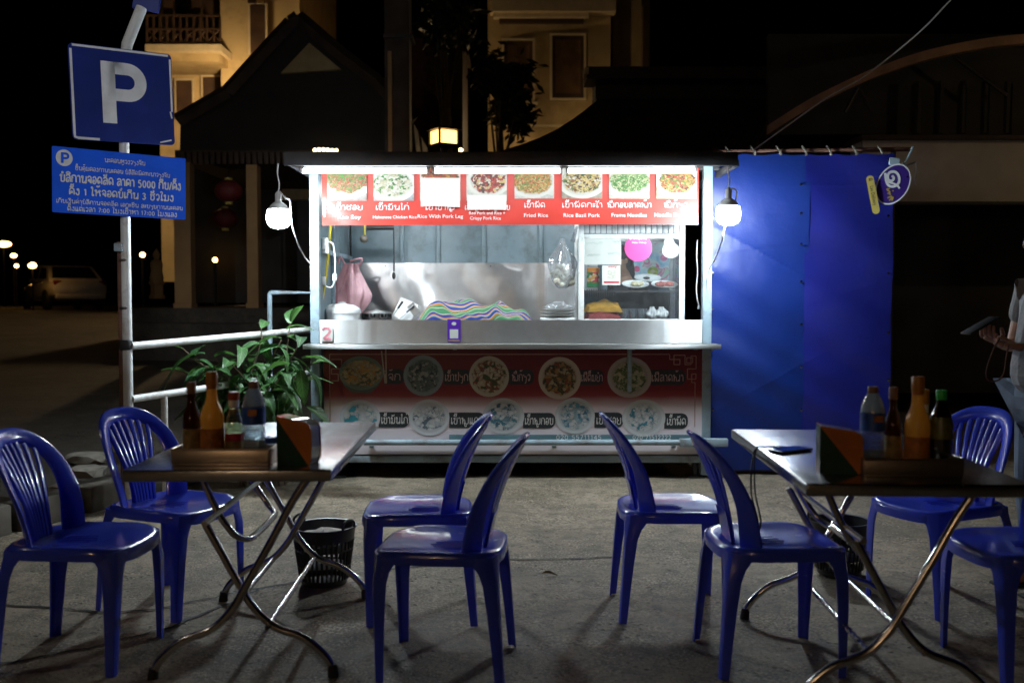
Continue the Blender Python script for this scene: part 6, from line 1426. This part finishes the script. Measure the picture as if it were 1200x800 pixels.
ec = MB().tube([at(1172, 396, 4.1), at(1164, 410, 4.1), at(1156, 434, 4.1), at(1158, 445, 4.1), at(1168, 446, 4.1), at(1176, 438, 4.1), at(1179, 420, 4.12), at(1182, 404, 4.12)], .0035, 6, smooth=6).build('earphone_cord', 'rust_pole'); tag(ec, 'thin earphone cord looping below the hands at the right edge', 'cord')
# the seller, seen through the cabinet glass
person((.93, 8.06, .14), rad(215), 'dark haired person behind the glass cabinet inside the stall', 'dark_cloth', 'dark_cloth', {'l': ((-.02, .22, 1.05), (.16, .17, .95)), 'r': ((-.02, -.22, 1.05), (.16, -.17, .95)), 'curl': .5}, 'long', .955, .05)

# ------------------------------------------------------------------ dark street behind: house, porch, roofs, cars
def wb(mb, px0, px1, py0, py1, Y, t):
    a = at(px0, py1, Y); b = at(px1, py0, Y); return mb.b2(a.x, b.x, Y, Y + t, a.z, b.z)
hs = thing('guest_house', 'cream house with two curtained windows behind the stall roof', 'house', (1, 22, 0))
wb(MB(), 572, 716, -60, 300, 22, 6).build('front_wall', 'house_wall', hs)
wb(MB(), 716.5, 760, -60, 300, 22.9, 5).build('recessed_wall', 'house_wall', hs)
wb(MB(), 752, 762, -60, 300, 21.7, .25).build('corner_post', 'house_wood', hs)
wb(MB(), 574, 722, -6, 13, 21.6, .38).build('cornice', 'house_trim', hs)
wb(MB(), 578, 690, 13.5, 20, 21.75, .23).build('cornice_moulding', 'house_trim', hs)
wb(MB(), 585, 684, 20.5, 27, 21.88, .11).build('recess_shade_strip', 'house_wood', hs)  # dark strip standing in for the shade in the recess below the cornice
for a, b, y0, y1 in ((588, 627, 45, 119), (644.5, 687, 39, 117.5)):
    f = MB()
    wb(f, a, b, y0, y0 + 2.6, 21.9, .09); wb(f, a, b, y1 - 2.6, y1, 21.9, .09); wb(f, a, a + 2.6, y0 + 2.6, y1 - 2.6, 21.9, .09); wb(f, b - 2.6, b, y0 + 2.6, y1 - 2.6, 21.9, .09)
    w = f.build('window', 'house_trim', hs)
    f = MB(); a += 2.7; b -= 2.7; y0 += 2.7; y1 -= 2.7
    wb(f, a, b, y0, y0 + 5, 21.93, .06); wb(f, a, b, y1 - 5, y1, 21.93, .06); wb(f, a, a + 4, y0 + 5, y1 - 5, 21.93, .06); wb(f, b - 4, b, y0 + 5, y1 - 5, 21.93, .06)
    f.build('sash', 'house_wood', w); wb(MB(), a + 4, b - 4, y0 + 5, y1 - 5, 21.965, .025).build('curtain', 'curtain', w)
wb(MB(), 583, 630, 119.5, 123, 21.8, .19).build('sill', 'house_trim', hs)
wb(MB(), 574, 716, 146, 149, 21.9, .09).build('wall_band', 'house_trim', hs)
wg = thing('balcony_house', 'lamp lit yellow house with a balcony behind the parking sign', 'house', (-7, 24, 0))
wb(MB(), 190, 350, -80, 330, 24, 5).build('front_wall', 'house_wall', wg)
wb(MB(), 262, 300, -80, 330, 23.3, .69).build('wall_pier', 'house_wall', wg)
wb(MB(), 170, 259, 52, 60, 22.4, 1.58).build('balcony_slab', 'house_trim', wg)
wb(MB(), 174, 257, 60.5, 72, 22.6, 1.38).build('balcony_beam', 'house_wall', wg)
rails = thing('balcony_railing', 'dark wooden lattice railing on the lit balcony', 'railing', at(215, 50, 22.45))
for y in (17, 33, 49): wb(MB(), 171, 258, y, y + 2.2, 22.45, .06).build('rail', 'house_wood', rails)
for k in range(12): 
    x = 171 + 86 * k / 11; wb(MB(), x, x + 1.7, 19.3, 48.8, 22.46, .04).build('baluster', 'house_wood', rails)
for k in range(6):
    x0, x1 = 172 + 14.3 * k, 172 + 14.3 * (k + 1)
    for a, b in (((x0, 34), (x1, 49)), ((x0, 49), (x1, 34))): MB().tube([at(*a, 22.5), at(*b, 22.5)], .022, 5).build('lattice', 'house_wood', rails)
for x in (192, 225): wb(MB(), x, x + 9, -60, 51, 22.55, .2).build('balcony_post', 'house_wood', wg)
wb(MB(), 200, 258, -60, 50, 23.9, .08).build('balcony_doors', 'house_wood', wg)
for a, b, y0, y1 in ((205, 227, 92, 140), (236, 261, 88, 140), (291, 313, 4, 64)):
    w = wb(MB(), a, b, y0, y1, 23.2 if a > 280 else 23.93, .06).build('window', 'house_trim', wg)
    wb(MB(), a + 2.5, b - 2.5, y0 + 2.5, y1, 23.17 if a > 280 else 23.9, .028).build('shutter', 'house_wood', w)
# porch with a gabled roof
PYY = 14.0
gz = lambda x, y: (at(x, y, PYY).x, at(x, y, PYY).z)
porch = thing('porch_roof', 'dark gabled porch roof with a pale triangle in its gable', 'roof', (-3.2, 16, 3))
out = [gz(*q) for q in ((202, 186), (203, 138), (262, 104), (300, 62), (337, 22), (346, 16), (356, 24), (400, 62), (440, 92), (482, 140), (487, 186))]
MB().prism(out, PYY + .3, PYY + 6).build('roof_body', 'porch_tile', porch)
for a, b in zip(out[1:5], out[2:6]):
    MB().tube([(a[0], PYY + .18, a[1]), (b[0], PYY + .18, b[1])], .10, 4).build('barge_board', 'dark_wood', porch)
for a, b in zip(out[5:9], out[6:10]):
    MB().tube([(a[0], PYY + .18, a[1]), (b[0], PYY + .18, b[1])], .10, 4).build('barge_board', 'dark_wood', porch)
MB().prism([gz(*q) for q in ((325, 82), (359, 46), (396, 77))], PYY + .2, PYY + .28).build('gable_panel', 'house_wall', porch)
wb(MB(), 205, 470, 176, 187, PYY + .05, .2).build('eave_board', 'dark_wood', porch)
for k in range(34):
    x = 212 + 7 * k; wb(MB(), x, x + 4.2, 178, 192, PYY - .04, .08).build('eave_slat', 'house_wood', porch)
pf = thing('porch_floor', 'raised porch platform with two steps behind the rail', 'platform', (-3.5, 14, .6))
a = at(150, 361, 13.6); b = at(486, 361, 13.6)
MB().b2(a.x, b.x, 13.6, 20, .3, a.z).build('platform', 'dirt', pf)
MB().b2(a.x + .1, b.x, 13.2, 13.59, .3, a.z - .2).build('step', 'dirt', pf)
MB().b2(a.x + .2, b.x, 12.8, 13.19, .3, a.z - .42).build('step', 'dirt', pf)
for a0, a1, y0, m, lb in ((205, 222, 190, 'tan_pillar', 'tan square porch pillar right of the notice sign'), (290, 301, 193, 'tan_pillar', 'slim tan porch pillar left of the hanging bulb')):
    p = thing('porch_pillar', lb, 'pillar', at((a0 + a1) / 2, 360, 13.9), 'porch pillars')
    wb(MB(), a0, a1, y0, 355, 13.9, .2).build('shaft', m, p); wb(MB(), a0 - 2, a1 + 2, 355.2, 361, 13.86, .28).build('base', m, p)
pw = thing('porch_wall', 'dim porch back wall with a warm orange patch behind the left bulb', 'wall', at(300, 300, 18))
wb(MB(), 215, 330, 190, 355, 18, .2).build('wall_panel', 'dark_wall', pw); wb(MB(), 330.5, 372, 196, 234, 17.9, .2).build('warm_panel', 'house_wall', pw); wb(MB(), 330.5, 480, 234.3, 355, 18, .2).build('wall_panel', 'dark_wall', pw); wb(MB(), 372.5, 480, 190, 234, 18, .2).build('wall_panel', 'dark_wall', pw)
def red_lantern(px, py, Y, r, lb):
    c = at(px, py, Y); t = thing('paper_lantern', lb, 'lantern', c, 'red lanterns under the porch')
    pr = []
    for k in range(17):
        a = math.pi * (.08 + .84 * k / 16); pr.append((r * math.sin(a) * (1 + .02 * (k % 2)), -r * .82 * math.cos(a)))
    MB().lathe(pr, c, 24).build('shade', 'lantern_red', t); MB().lathe([(r * .28, -.03), (r * .28, .03)], c + Vector((0, 0, r * .8)), 14).build('top_ring', 'lettering_gold', t); MB().lathe([(r * .28, -.03), (r * .28, .03)], c - Vector((0, 0, r * .8)), 14).build('bottom_ring', 'lettering_gold', t)
    MB().tube([c + Vector((0, 0, r * .8)), c + Vector((0, 0, r * .8 + .35))], .008, 5).build('cord', 'cable_black', t)
red_lantern(268, 224, 13.9, .19, 'round red paper lantern hanging under the porch eave'); red_lantern(264, 256, 16, .2, 'lower dimmer red paper lantern hanging deeper in the porch')
st = thing('light_garland', 'row of small warm lights glowing under the porch eave', 'lights', at(381, 176, 13.7))
for k in range(6): 
    MB().ball(at(369 + 5 * k, 176 - .6 * math.sin(k), 13.7), .028, 10, 8).build('bulb', 'string_light', st)
MB().tube([at(365, 173.5, 13.7), at(398, 173.5, 13.7)], .008, 5).build('wire', 'cable_black', st)
pl = thing('timber_post', 'tall brown timber post rising behind the stall roof', 'post', at(466, 300, 13))
wb(MB(), 452, 479, -60, 330, 13, .3).build('post_shaft', 'dark_wood', pl); wb(MB(), 455, 459, 60, 200, 12.93, .06).build('conduit', 'tan_pillar', pl)
wb(MB(), 449, 483, 40, 44, 12.95, .4).build('iron_band', 'dark_metal', pl)
# square lantern on a post
lc = at(520, 161.5, 12.0); ln = thing('square_lantern', 'glowing yellow square lantern above the stall roof', 'lantern', lc)
rot = Matrix.Rotation(rad(33), 3, 'Z'); hw = .125
MB().box(lc, (hw * 2 - .02, hw * 2 - .02, .15), rot).build('glowing_panes', 'lantern_light', ln)
for sx in (1, -1):
    for sy in (1, -1): MB().box(lc + rot @ Vector((sx * hw, sy * hw, 0)), (.022, .022, .18), rot).build('frame_bar', 'dark_metal', ln)
MB().box(lc + Vector((0, 0, .105)), (.32, .32, .04), rot, .5).build('lantern_roof', 'dark_metal', ln); MB().box(lc - Vector((0, 0, .095)), (.27, .27, .03), rot).build('lantern_base', 'dark_metal', ln)
MB().tube([lc - Vector((0, 0, .1)), (lc.x, lc.y, .1)], .04, 8).build('lantern_post', 'dark_metal', ln)
l2 = thing('porch_lamp', 'tiny orange lamp right of the yellow square lantern', 'lamp', at(540, 176, 15)); MB().ball(at(540, 176, 15), .03, 8, 6).build('globe', 'far_light', l2); MB().tube([at(540, 177, 15), (at(540, 176, 15).x, 15, .1)], .02, 6).build('lamp_post', 'dark_metal', l2)
# dark planted balcony and tree between the porch and the house
bx2 = thing('plant_terrace', 'dim reddish brown terrace box right of the timber post', 'terrace', at(508, 200, 17))
wb(MB(), 480, 512, 44, 300, 17, 2).build('terrace_wall', 'rust_pole', bx2); wb(MB(), 512.5, 542, 40, 300, 17.4, 2).build('terrace_side', 'dark_wood', bx2); wb(MB(), 478, 545, 36, 41, 16.8, 2.4).build('terrace_cap', 'dark_wood', bx2)
def tree(lb, base, top, crown, rx, rz, nleaf, seed, lm='dark_leaf'):
    t = thing('small_tree', lb, 'tree', base, 'dark trees behind the stall'); rg = random.Random(seed); base = Vector(base); top = Vector(top)
    MB().tube([base, base.lerp(top, .5) + Vector((.08, 0, 0)), top], [.09, .06, .03], 8, smooth=4).build('trunk', 'bark', t)
    lim = MB(); lf = MB()
    for k in range(12):
        a = rg.uniform(0, 6.28); e = Vector(crown) + Vector((rx * math.cos(a) * rg.uniform(.4, .9), rx * math.sin(a) * rg.uniform(.3, .8), rz * rg.uniform(-.7, .9)))
        lim.tube([base.lerp(top, rg.uniform(.5, 1)), e], [.025, .008], 5)
        for q in range(nleaf // 12):
            p = e + Vector((rg.gauss(0, rx * .22), rg.gauss(0, rx * .22), rg.gauss(0, rz * .2))); d = Vector((rg.uniform(-1, 1), rg.uniform(-1, 1), rg.uniform(-1, .4))).normalized(); s = d.cross(Vector((rg.uniform(-1, 1), rg.uniform(-1, 1), rg.uniform(-1, 1)))).normalized(); L_ = rg.uniform(.12, .26)
            lf.add([p, p + d * L_ * .5 + s * L_ * .17, p + d * L_, p + d * L_ * .5 - s * L_ * .17], [(0, 1, 2, 3)])
    lim.build('limbs', 'bark', t); lf.build('crown', lm, t, sharp=0, kind='stuff')
tree('dark leafy tree in front of the left window of the cream house', (gp(578, 15), 15, .5), at(586, 130, 15), at(590, 110, 15), .38, .55, 1300, 3)
tree('dark spiky shrub tree at the top beside the timber post', (gp(522, 16), 16, .5), at(522, 60, 16), at(528, 25, 16), .42, .4, 800, 5)
# tiled roof to the right, behind the stall
rf = thing('tiled_roof', 'dark tiled roof sweeping up behind the right half of the stall', 'roof', (1.5, 12, 3))
n = 46; 
for k in range(n):
    u0, u1 = k / n, (k + 1) / n
    def edge(u): 
        b0 = at(585 + 330 * u, 181, 11); tq = at(min(700 + 230 * u, 930), 119, 14.2); return b0, tq
    b0, t0 = edge((u0 + u1) / 2); pts = []
    for j in range(7):
        v = j / 6; p = b0.lerp(t0, v); p.z -= .10 * math.sin(math.pi * v); pts.append(p)
    MB().tube(pts, .042, 6).build('tile_row', 'roof_tile', rf)
a = at(570, 186, 11.05); b = at(925, 186, 11.05); 
V = []; 
for k in range(2):
    for j in range(7):
        v = j / 6; p = at(585 + 330 * k, 181.5, 11.02).lerp(at(700 + 230 * k, 119.5, 14.22), v); p.z -= .10 * math.sin(math.pi * v) + .02; V.append(p)
MB().add(V, [(j, j + 1, 7 + j + 1, 7 + j) for j in range(6)]).build('roof_deck', 'roof_tile', rf)
MB().b2(a.x, b.x, 11.1, 11.3, 2.2, a.z).build('eave_board', 'dark_wood', rf)
wb(MB(), 688, 940, 78, 92, 13.9, .6).build('upper_eave', 'dark_tile', rf); wb(MB(), 698, 940, 92.3, 119, 14.3, .6).build('upper_wall', 'dark_wall', rf); wb(MB(), 685, 690, 79, 86, 13.85, .3).build('ridge_end', 'house_trim', rf)
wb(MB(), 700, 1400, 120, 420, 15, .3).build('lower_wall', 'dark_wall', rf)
# shuttered shop at the right
sh = thing('shop_front', 'dark shop with a grey fascia beam behind the tarp', 'shop', (5, 9.6, 0))
wb(MB(), 1010, 1700, 163, 236, 9.6, .35).build('fascia_beam', 'grey_beam', sh)
wb(MB(), 1010, 1700, 158, 162.6, 9.5, .5).build('fascia_cap', 'dark_wood', sh)
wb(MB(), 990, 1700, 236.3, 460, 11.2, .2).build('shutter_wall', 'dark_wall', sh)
wb(MB(), 1010, 1030, 236.3, 470, 9.7, .3).build('corner_pillar', 'dark_wall', sh)
for k in range(15):
    x = 1075 + 26 * k; MB().tube([at(x, 157, 9.85), at(x + 2, 96, 9.85)], .03, 6).build('gable_batten', 'dark_wall', sh)
wb(MB(), 900, 1700, 40, 157.5, 10.0, .1).build('gable_sheet', 'dark_wall', sh)
bm_ = spline([at(*q, 9.3) for q in ((900, 152), (950, 121), (1010, 92), (1030, 84), (1080, 67), (1140, 54), (1200, 47), (1300, 43), (1420, 60))], 6)
V = []
for p in bm_: V += [p + Vector((0, -.05, .042)), p + Vector((0, .05, .042)), p + Vector((0, .05, -.042)), p + Vector((0, -.05, -.042))]
MB().add(V, [(4 * i + k, 4 * i + (k + 1) % 4, 4 * i + 4 + (k + 1) % 4, 4 * i + 4 + k) for i in range(len(bm_) - 1) for k in range(4)]).build('curved_beam', 'rust_beam', sh)
MB().tube([at(1118, 66, 9.7), at(1180, 112, 9.7)], .02, 5).build('brace', 'dark_metal', sh)
MB().tube([at(1005, 100, 9.5), at(1020, 128, 9.5)], .015, 5).tube([at(1006, 102, 9.5), at(990, 132, 9.5)], .015, 5).build('hook', 'dark_metal', sh)
wi = tag(MB().tube([at(1170, -60, 8.4), at(1114, 0, 8.4), at(1075, 40, 8.4), at(1015, 88, 8.4), at(970, 114, 8.4), at(905, 160, 8.6), at(880, 178, 8.8)], .0065, 6, smooth=6).build('overhead_wire', 'cable_white'), 'thin pale overhead wire crossing above the curved beam', 'wire')
# ------------------------------------------------------------------ cars and far lamps
def car(loc, rz, lb, paint, suv=False):
    t = thing('parked_car', lb, 'car', loc, 'cars parked behind the forecourt', rz)
    def W(mb, name, m, par=None, sharp=45):
        o = mb.build(name, m, sharp=sharp); o.parent = par or t; return o
    if suv: st = [(-2.25, .70, .50, .86), (-2.2, .84, .36, 1.0), (-1.6, .90, .30, 1.05), (0, .92, .28, 1.03), (1.1, .90, .30, 1.0), (1.9, .84, .34, .92), (2.2, .66, .45, .78)]; cb = [(-2.1, .80, 1.0), (-1.95, .74, 1.62), (.2, .72, 1.72), (.55, .74, 1.66), (1.25, .82, 1.0)]
    else: st = [(-2.2, .66, .48, .82), (-2.12, .80, .36, .98), (-1.5, .86, .28, 1.0), (0, .88, .26, .93), (1.1, .86, .28, .90), (1.9, .80, .32, .78), (2.2, .62, .42, .64)]; cb = [(-1.62, .80, .97), (-1.0, .66, 1.40), (.0, .66, 1.45), (.35, .68, 1.42), (1.15, .80, .92)]
    V = []; n = 20
    for x, w, z0, z1 in st:
        for k in range(n):
            a = 2 * math.pi * k / n; c, s_ = math.cos(a), math.sin(a); V.append((x, w * math.copysign(abs(c) ** .45, c), (z0 + z1) / 2 + (z1 - z0) / 2 * math.copysign(abs(s_) ** .55, s_)))
    W(MB().add(V, [(i * n + k, i * n + (k + 1) % n, (i + 1) * n + (k + 1) % n, (i + 1) * n + k) for i in range(len(st) - 1) for k in range(n)] + [tuple(range(n)), tuple((len(st) - 1) * n + k for k in range(n))]), 'body', paint)
    for g in (0, 1):
        V = []; s_ = 1 + .004 * g
        top = [q for q in cb]
        for x, w, z in top: V += [(x, -w * s_, z), (x, w * s_, z)]
        zb_ = cb[0][2] - .06
        for x, w, z in top: V += [(x if z < 1.05 else x, -min(.86, w + (z - .95) * .18), zb_), (x, min(.86, w + (z - .95) * .18), zb_)]
        if g == 0:
            m_ = len(top); fs = [(2 * i, 2 * i + 2, 2 * i + 3, 2 * i + 1) for i in range(m_ - 1)]
            for i in range(m_ - 1): fs += [(2 * i, 2 * i + 2, 2 * m_ + 2 * i + 2, 2 * m_ + 2 * i), (2 * i + 1, 2 * i + 3, 2 * m_ + 2 * i + 3, 2 * m_ + 2 * i + 1)]
            fs += [(0, 1, 2 * m_ + 1, 2 * m_), (2 * m_ - 2, 2 * m_ - 1, 4 * m_ - 1, 4 * m_ - 2)]
            W(MB().add(V, fs), 'cabin', paint)
    def glass(q, name):
        c = sum((Vector(p) for p in q), Vector()) / 4; nrm = (Vector(q[1]) - Vector(q[0])).cross(Vector(q[2]) - Vector(q[0])).normalized()
        if nrm.dot(c - Vector((-.2, 0, .9))) < 0: nrm = -nrm
        W(MB().add([c + (Vector(p) - c) * .86 + nrm * .012 for p in q], [(0, 1, 2, 3)]), name, 'car_glass')
    a, b, c_, d, e_ = cb
    glass([(a[0], -a[1], a[2]), (a[0], a[1], a[2]), (b[0], b[1], b[2]), (b[0], -b[1], b[2])], 'rear_window'); glass([(e_[0], -e_[1], e_[2]), (e_[0], e_[1], e_[2]), (d[0], d[1], d[2]), (d[0], -d[1], d[2])], 'windscreen')
    for s_ in (1, -1):
        zl = a[2] + .02
        glass([(b[0] - .3 * (not suv), s_ * .80, zl), (-.25, s_ * .80, zl), (-.25, s_ * (c_[1] + .03), c_[2] - .05), (b[0] + .05, s_ * (b[1] + .03), b[2] - .05)], 'side_window'); glass([(-.2, s_ * .80, zl), (.95, s_ * .80, zl), (d[0], s_ * (d[1] + .03), d[2] - .05), (-.2, s_ * (c_[1] + .03), c_[2] - .05)], 'side_window')
        for x in (-1.35, 1.35):
            w = W(MB().lathe([(.18, -.10), (.30, -.10), (.33, -.06), (.33, .06), (.30, .10), (.18, .10)], (x, s_ * .80, .33), 24, 1, Matrix.Rotation(math.pi / 2, 3, 'X')), 'wheel', 'black_rubber'); W(MB().lathe([(0, -.085), (.19, -.085), (.19, .085), (0, .085)], (x, s_ * .80, .33), 16, 1, Matrix.Rotation(math.pi / 2, 3, 'X')), 'rim', 'chrome', w)
        W(MB().rbox((st[1][0] + .02, s_ * .66, st[1][3] - .13), (.12, .24, .15 if not suv else .3), .03), 'tail_light', 'tail_red'); W(MB().rbox((st[-2][0] + .12, s_ * .60, st[-2][3] - .10), (.16, .26, .12), .03), 'headlight', 'ceramic')
    W(MB().rbox((st[0][0] + .0, 0, .62), (.04, .46, .12), .006), 'number_plate', 'paper_white'); W(MB().rbox((st[0][0] + .02, 0, .42), (.14, 1.5, .16), .05), 'bumper', paint)
c = at(74, 366, 33); car((c.x, 33, .925), rad(128), 'pale car parked far off in the dark at the left', 'car_white')
c = at(350, 360, 17.4); car((c.x + .9, 20.2, 1.13), rad(20), 'dark high car parked behind the porch pillar left of the stall', 'car_dark', True)
gs = thing('garden_statue', 'small stone figure on a pedestal beside the sign pole in the dark', 'statue', at(182, 346, 16))
c = at(184, 350, 16); MB().lathe([(.13, 0), (.13, .05), (.10, .07), (.10, .22), (.13, .24), (.13, .28)], c, 4).build('pedestal', 'tan_pillar', gs); MB().lathe([(.10, .28), (.11, .33), (.085, .45), (.10, .55), (.085, .60), (.035, .635), (.05, .67), (.055, .71), (.035, .755), (.01, .79), (0, .82)], c, 18).build('figure', 'tan_pillar', gs)
for px, py, Y, r, lb, sx in ((4, 286, 40, .11, 'wide far yellow lamp at the left edge of the picture', 2.9), (16, 320.5 - 21, 42, .085, 'small far yellow lamp below the wide one', 1.5), (19, 311.5, 44, .075, 'lowest far orange lamp near the left edge', 1.3), (38, 311, 30.2, .085, 'far yellow lamp just above the pale car', 1.4), (167, 298.5, 26, .06, 'far orange lamp right of the sign pole', 1.1), (252, 304.5, 17.5, .042, 'small yellow lamp glowing inside the porch', 1)):
    c = at(px, py, Y); t = thing('far_lamp', lb, 'lamp', c, 'far lamps in the dark'); MB().ball(c, (r * sx, r, r), 14, 8).build('globe', 'far_light', t); MB().tube([c - Vector((0, 0, r)), (c.x, c.y, .6)], .03, 6).build('lamp_post', 'dark_metal', t)
# lamps of the houses and of the street, placed by where the light comes from, plus one added for the signs
def bracket_lamp(c, r, m, lb, grp=None):
    c = Vector(c); t = thing('wall_lamp', lb, 'lamp', c, grp); MB().ball(c, r, 16, 10).build('globe', m, t); MB().lathe([(r * 1.3, r * .95), (r * .4, r * 1.5), (0, r * 1.5)], c, 16).build('lamp_cap', 'dark_metal', t); MB().tube([c + Vector((0, 0, r * 1.5)), c + Vector((0, .6, r * 1.9))], .02, 6).build('bracket', 'dark_metal', t)
bracket_lamp(at(292, 112, 21.2), .11, 'house_light', 'warm lamp in front of the balcony house behind the porch roof')
bracket_lamp(at(640, 168, 19.6), .043, 'house_light', 'warm lamp below the windows of the cream house behind the tiled roof')
bracket_lamp((7.2, 7.4, 3.3), .026, 'house_light', 'small lamp under the eave of the dark shop beyond the right edge')
bracket_lamp(at(352, 190, 17.2), .055, 'house_light', 'warm lamp over the orange patch of the porch wall')
s2 = thing('street_lamp', 'street lamp on a post beyond the left edge lighting the forecourt from the left', 'street lamp', (-7.2, 2.2, 0))
MB().tube([(-7.2, 2.2, 0), (-7.2, 2.2, 4.6), (-7.0, 2.2, 4.95), (-6.4, 2.2, 5.05)], .05, 10, smooth=4).build('post', 'dark_metal', s2); MB().lathe([(.02, .1), (.1, .08), (.16, .0), (.15, -.01)], (-6.35, 2.2, 5.02), 18).build('lamp_head', 'dark_metal', s2); MB().ball((-6.35, 2.2, 4.98), .10, 16, 10).build('globe', 'side_light', s2)
fl = thing('sign_fill_lamp', 'unseen added lamp behind the viewer, brightening the parking signs', 'lamp', (-1.9, -5.2, 0))  # added helper lamp, out of view, only brightens the two signs
MB().tube([(-1.9, -5.2, 0), (-1.9, -5.2, 3.6)], .035, 10).build('post', 'dark_metal', fl); MB().rbox((-1.9, -5.2, 3.72), (.22, .12, .16), .01).build('lamp_box', 'dark_metal', fl)
ld = bpy.data.lights.new('sign_fill_light', 'SPOT'); ld.energy = 1000; ld.spot_size = rad(15); ld.spot_blend = .55; ld.shadow_soft_size = .05; ld.color = (.92, .95, 1.0)
lo = bpy.data.objects.new('sign_fill_light', ld); C.objects.link(lo); lo.location = (-1.9, -5.08, 3.72); lo.rotation_euler = (Vector((-2.32, 5.85, 2.30)) - lo.location).to_track_quat('-Z', 'Y').to_euler(); attach(lo, fl)
sl = thing('street_lamp', 'street lamp on a low post across the street behind the viewer', 'street lamp', (-3.4, -6.5, 0))
MB().tube([(-3.4, -6.5, 0), (-3.4, -6.5, 2.2), (-3.2, -6.3, 2.6), (-2.5, -5.6, 2.7)], .05, 10, smooth=4).build('post', 'dark_metal', sl); MB().lathe([(.02, .1), (.1, .08), (.16, .0), (.15, -.01)], (-2.45, -5.55, 2.66), 18).build('lamp_head', 'dark_metal', sl); MB().ball((-2.45, -5.55, 2.62), .10, 16, 10).build('globe', 'street_light', sl)
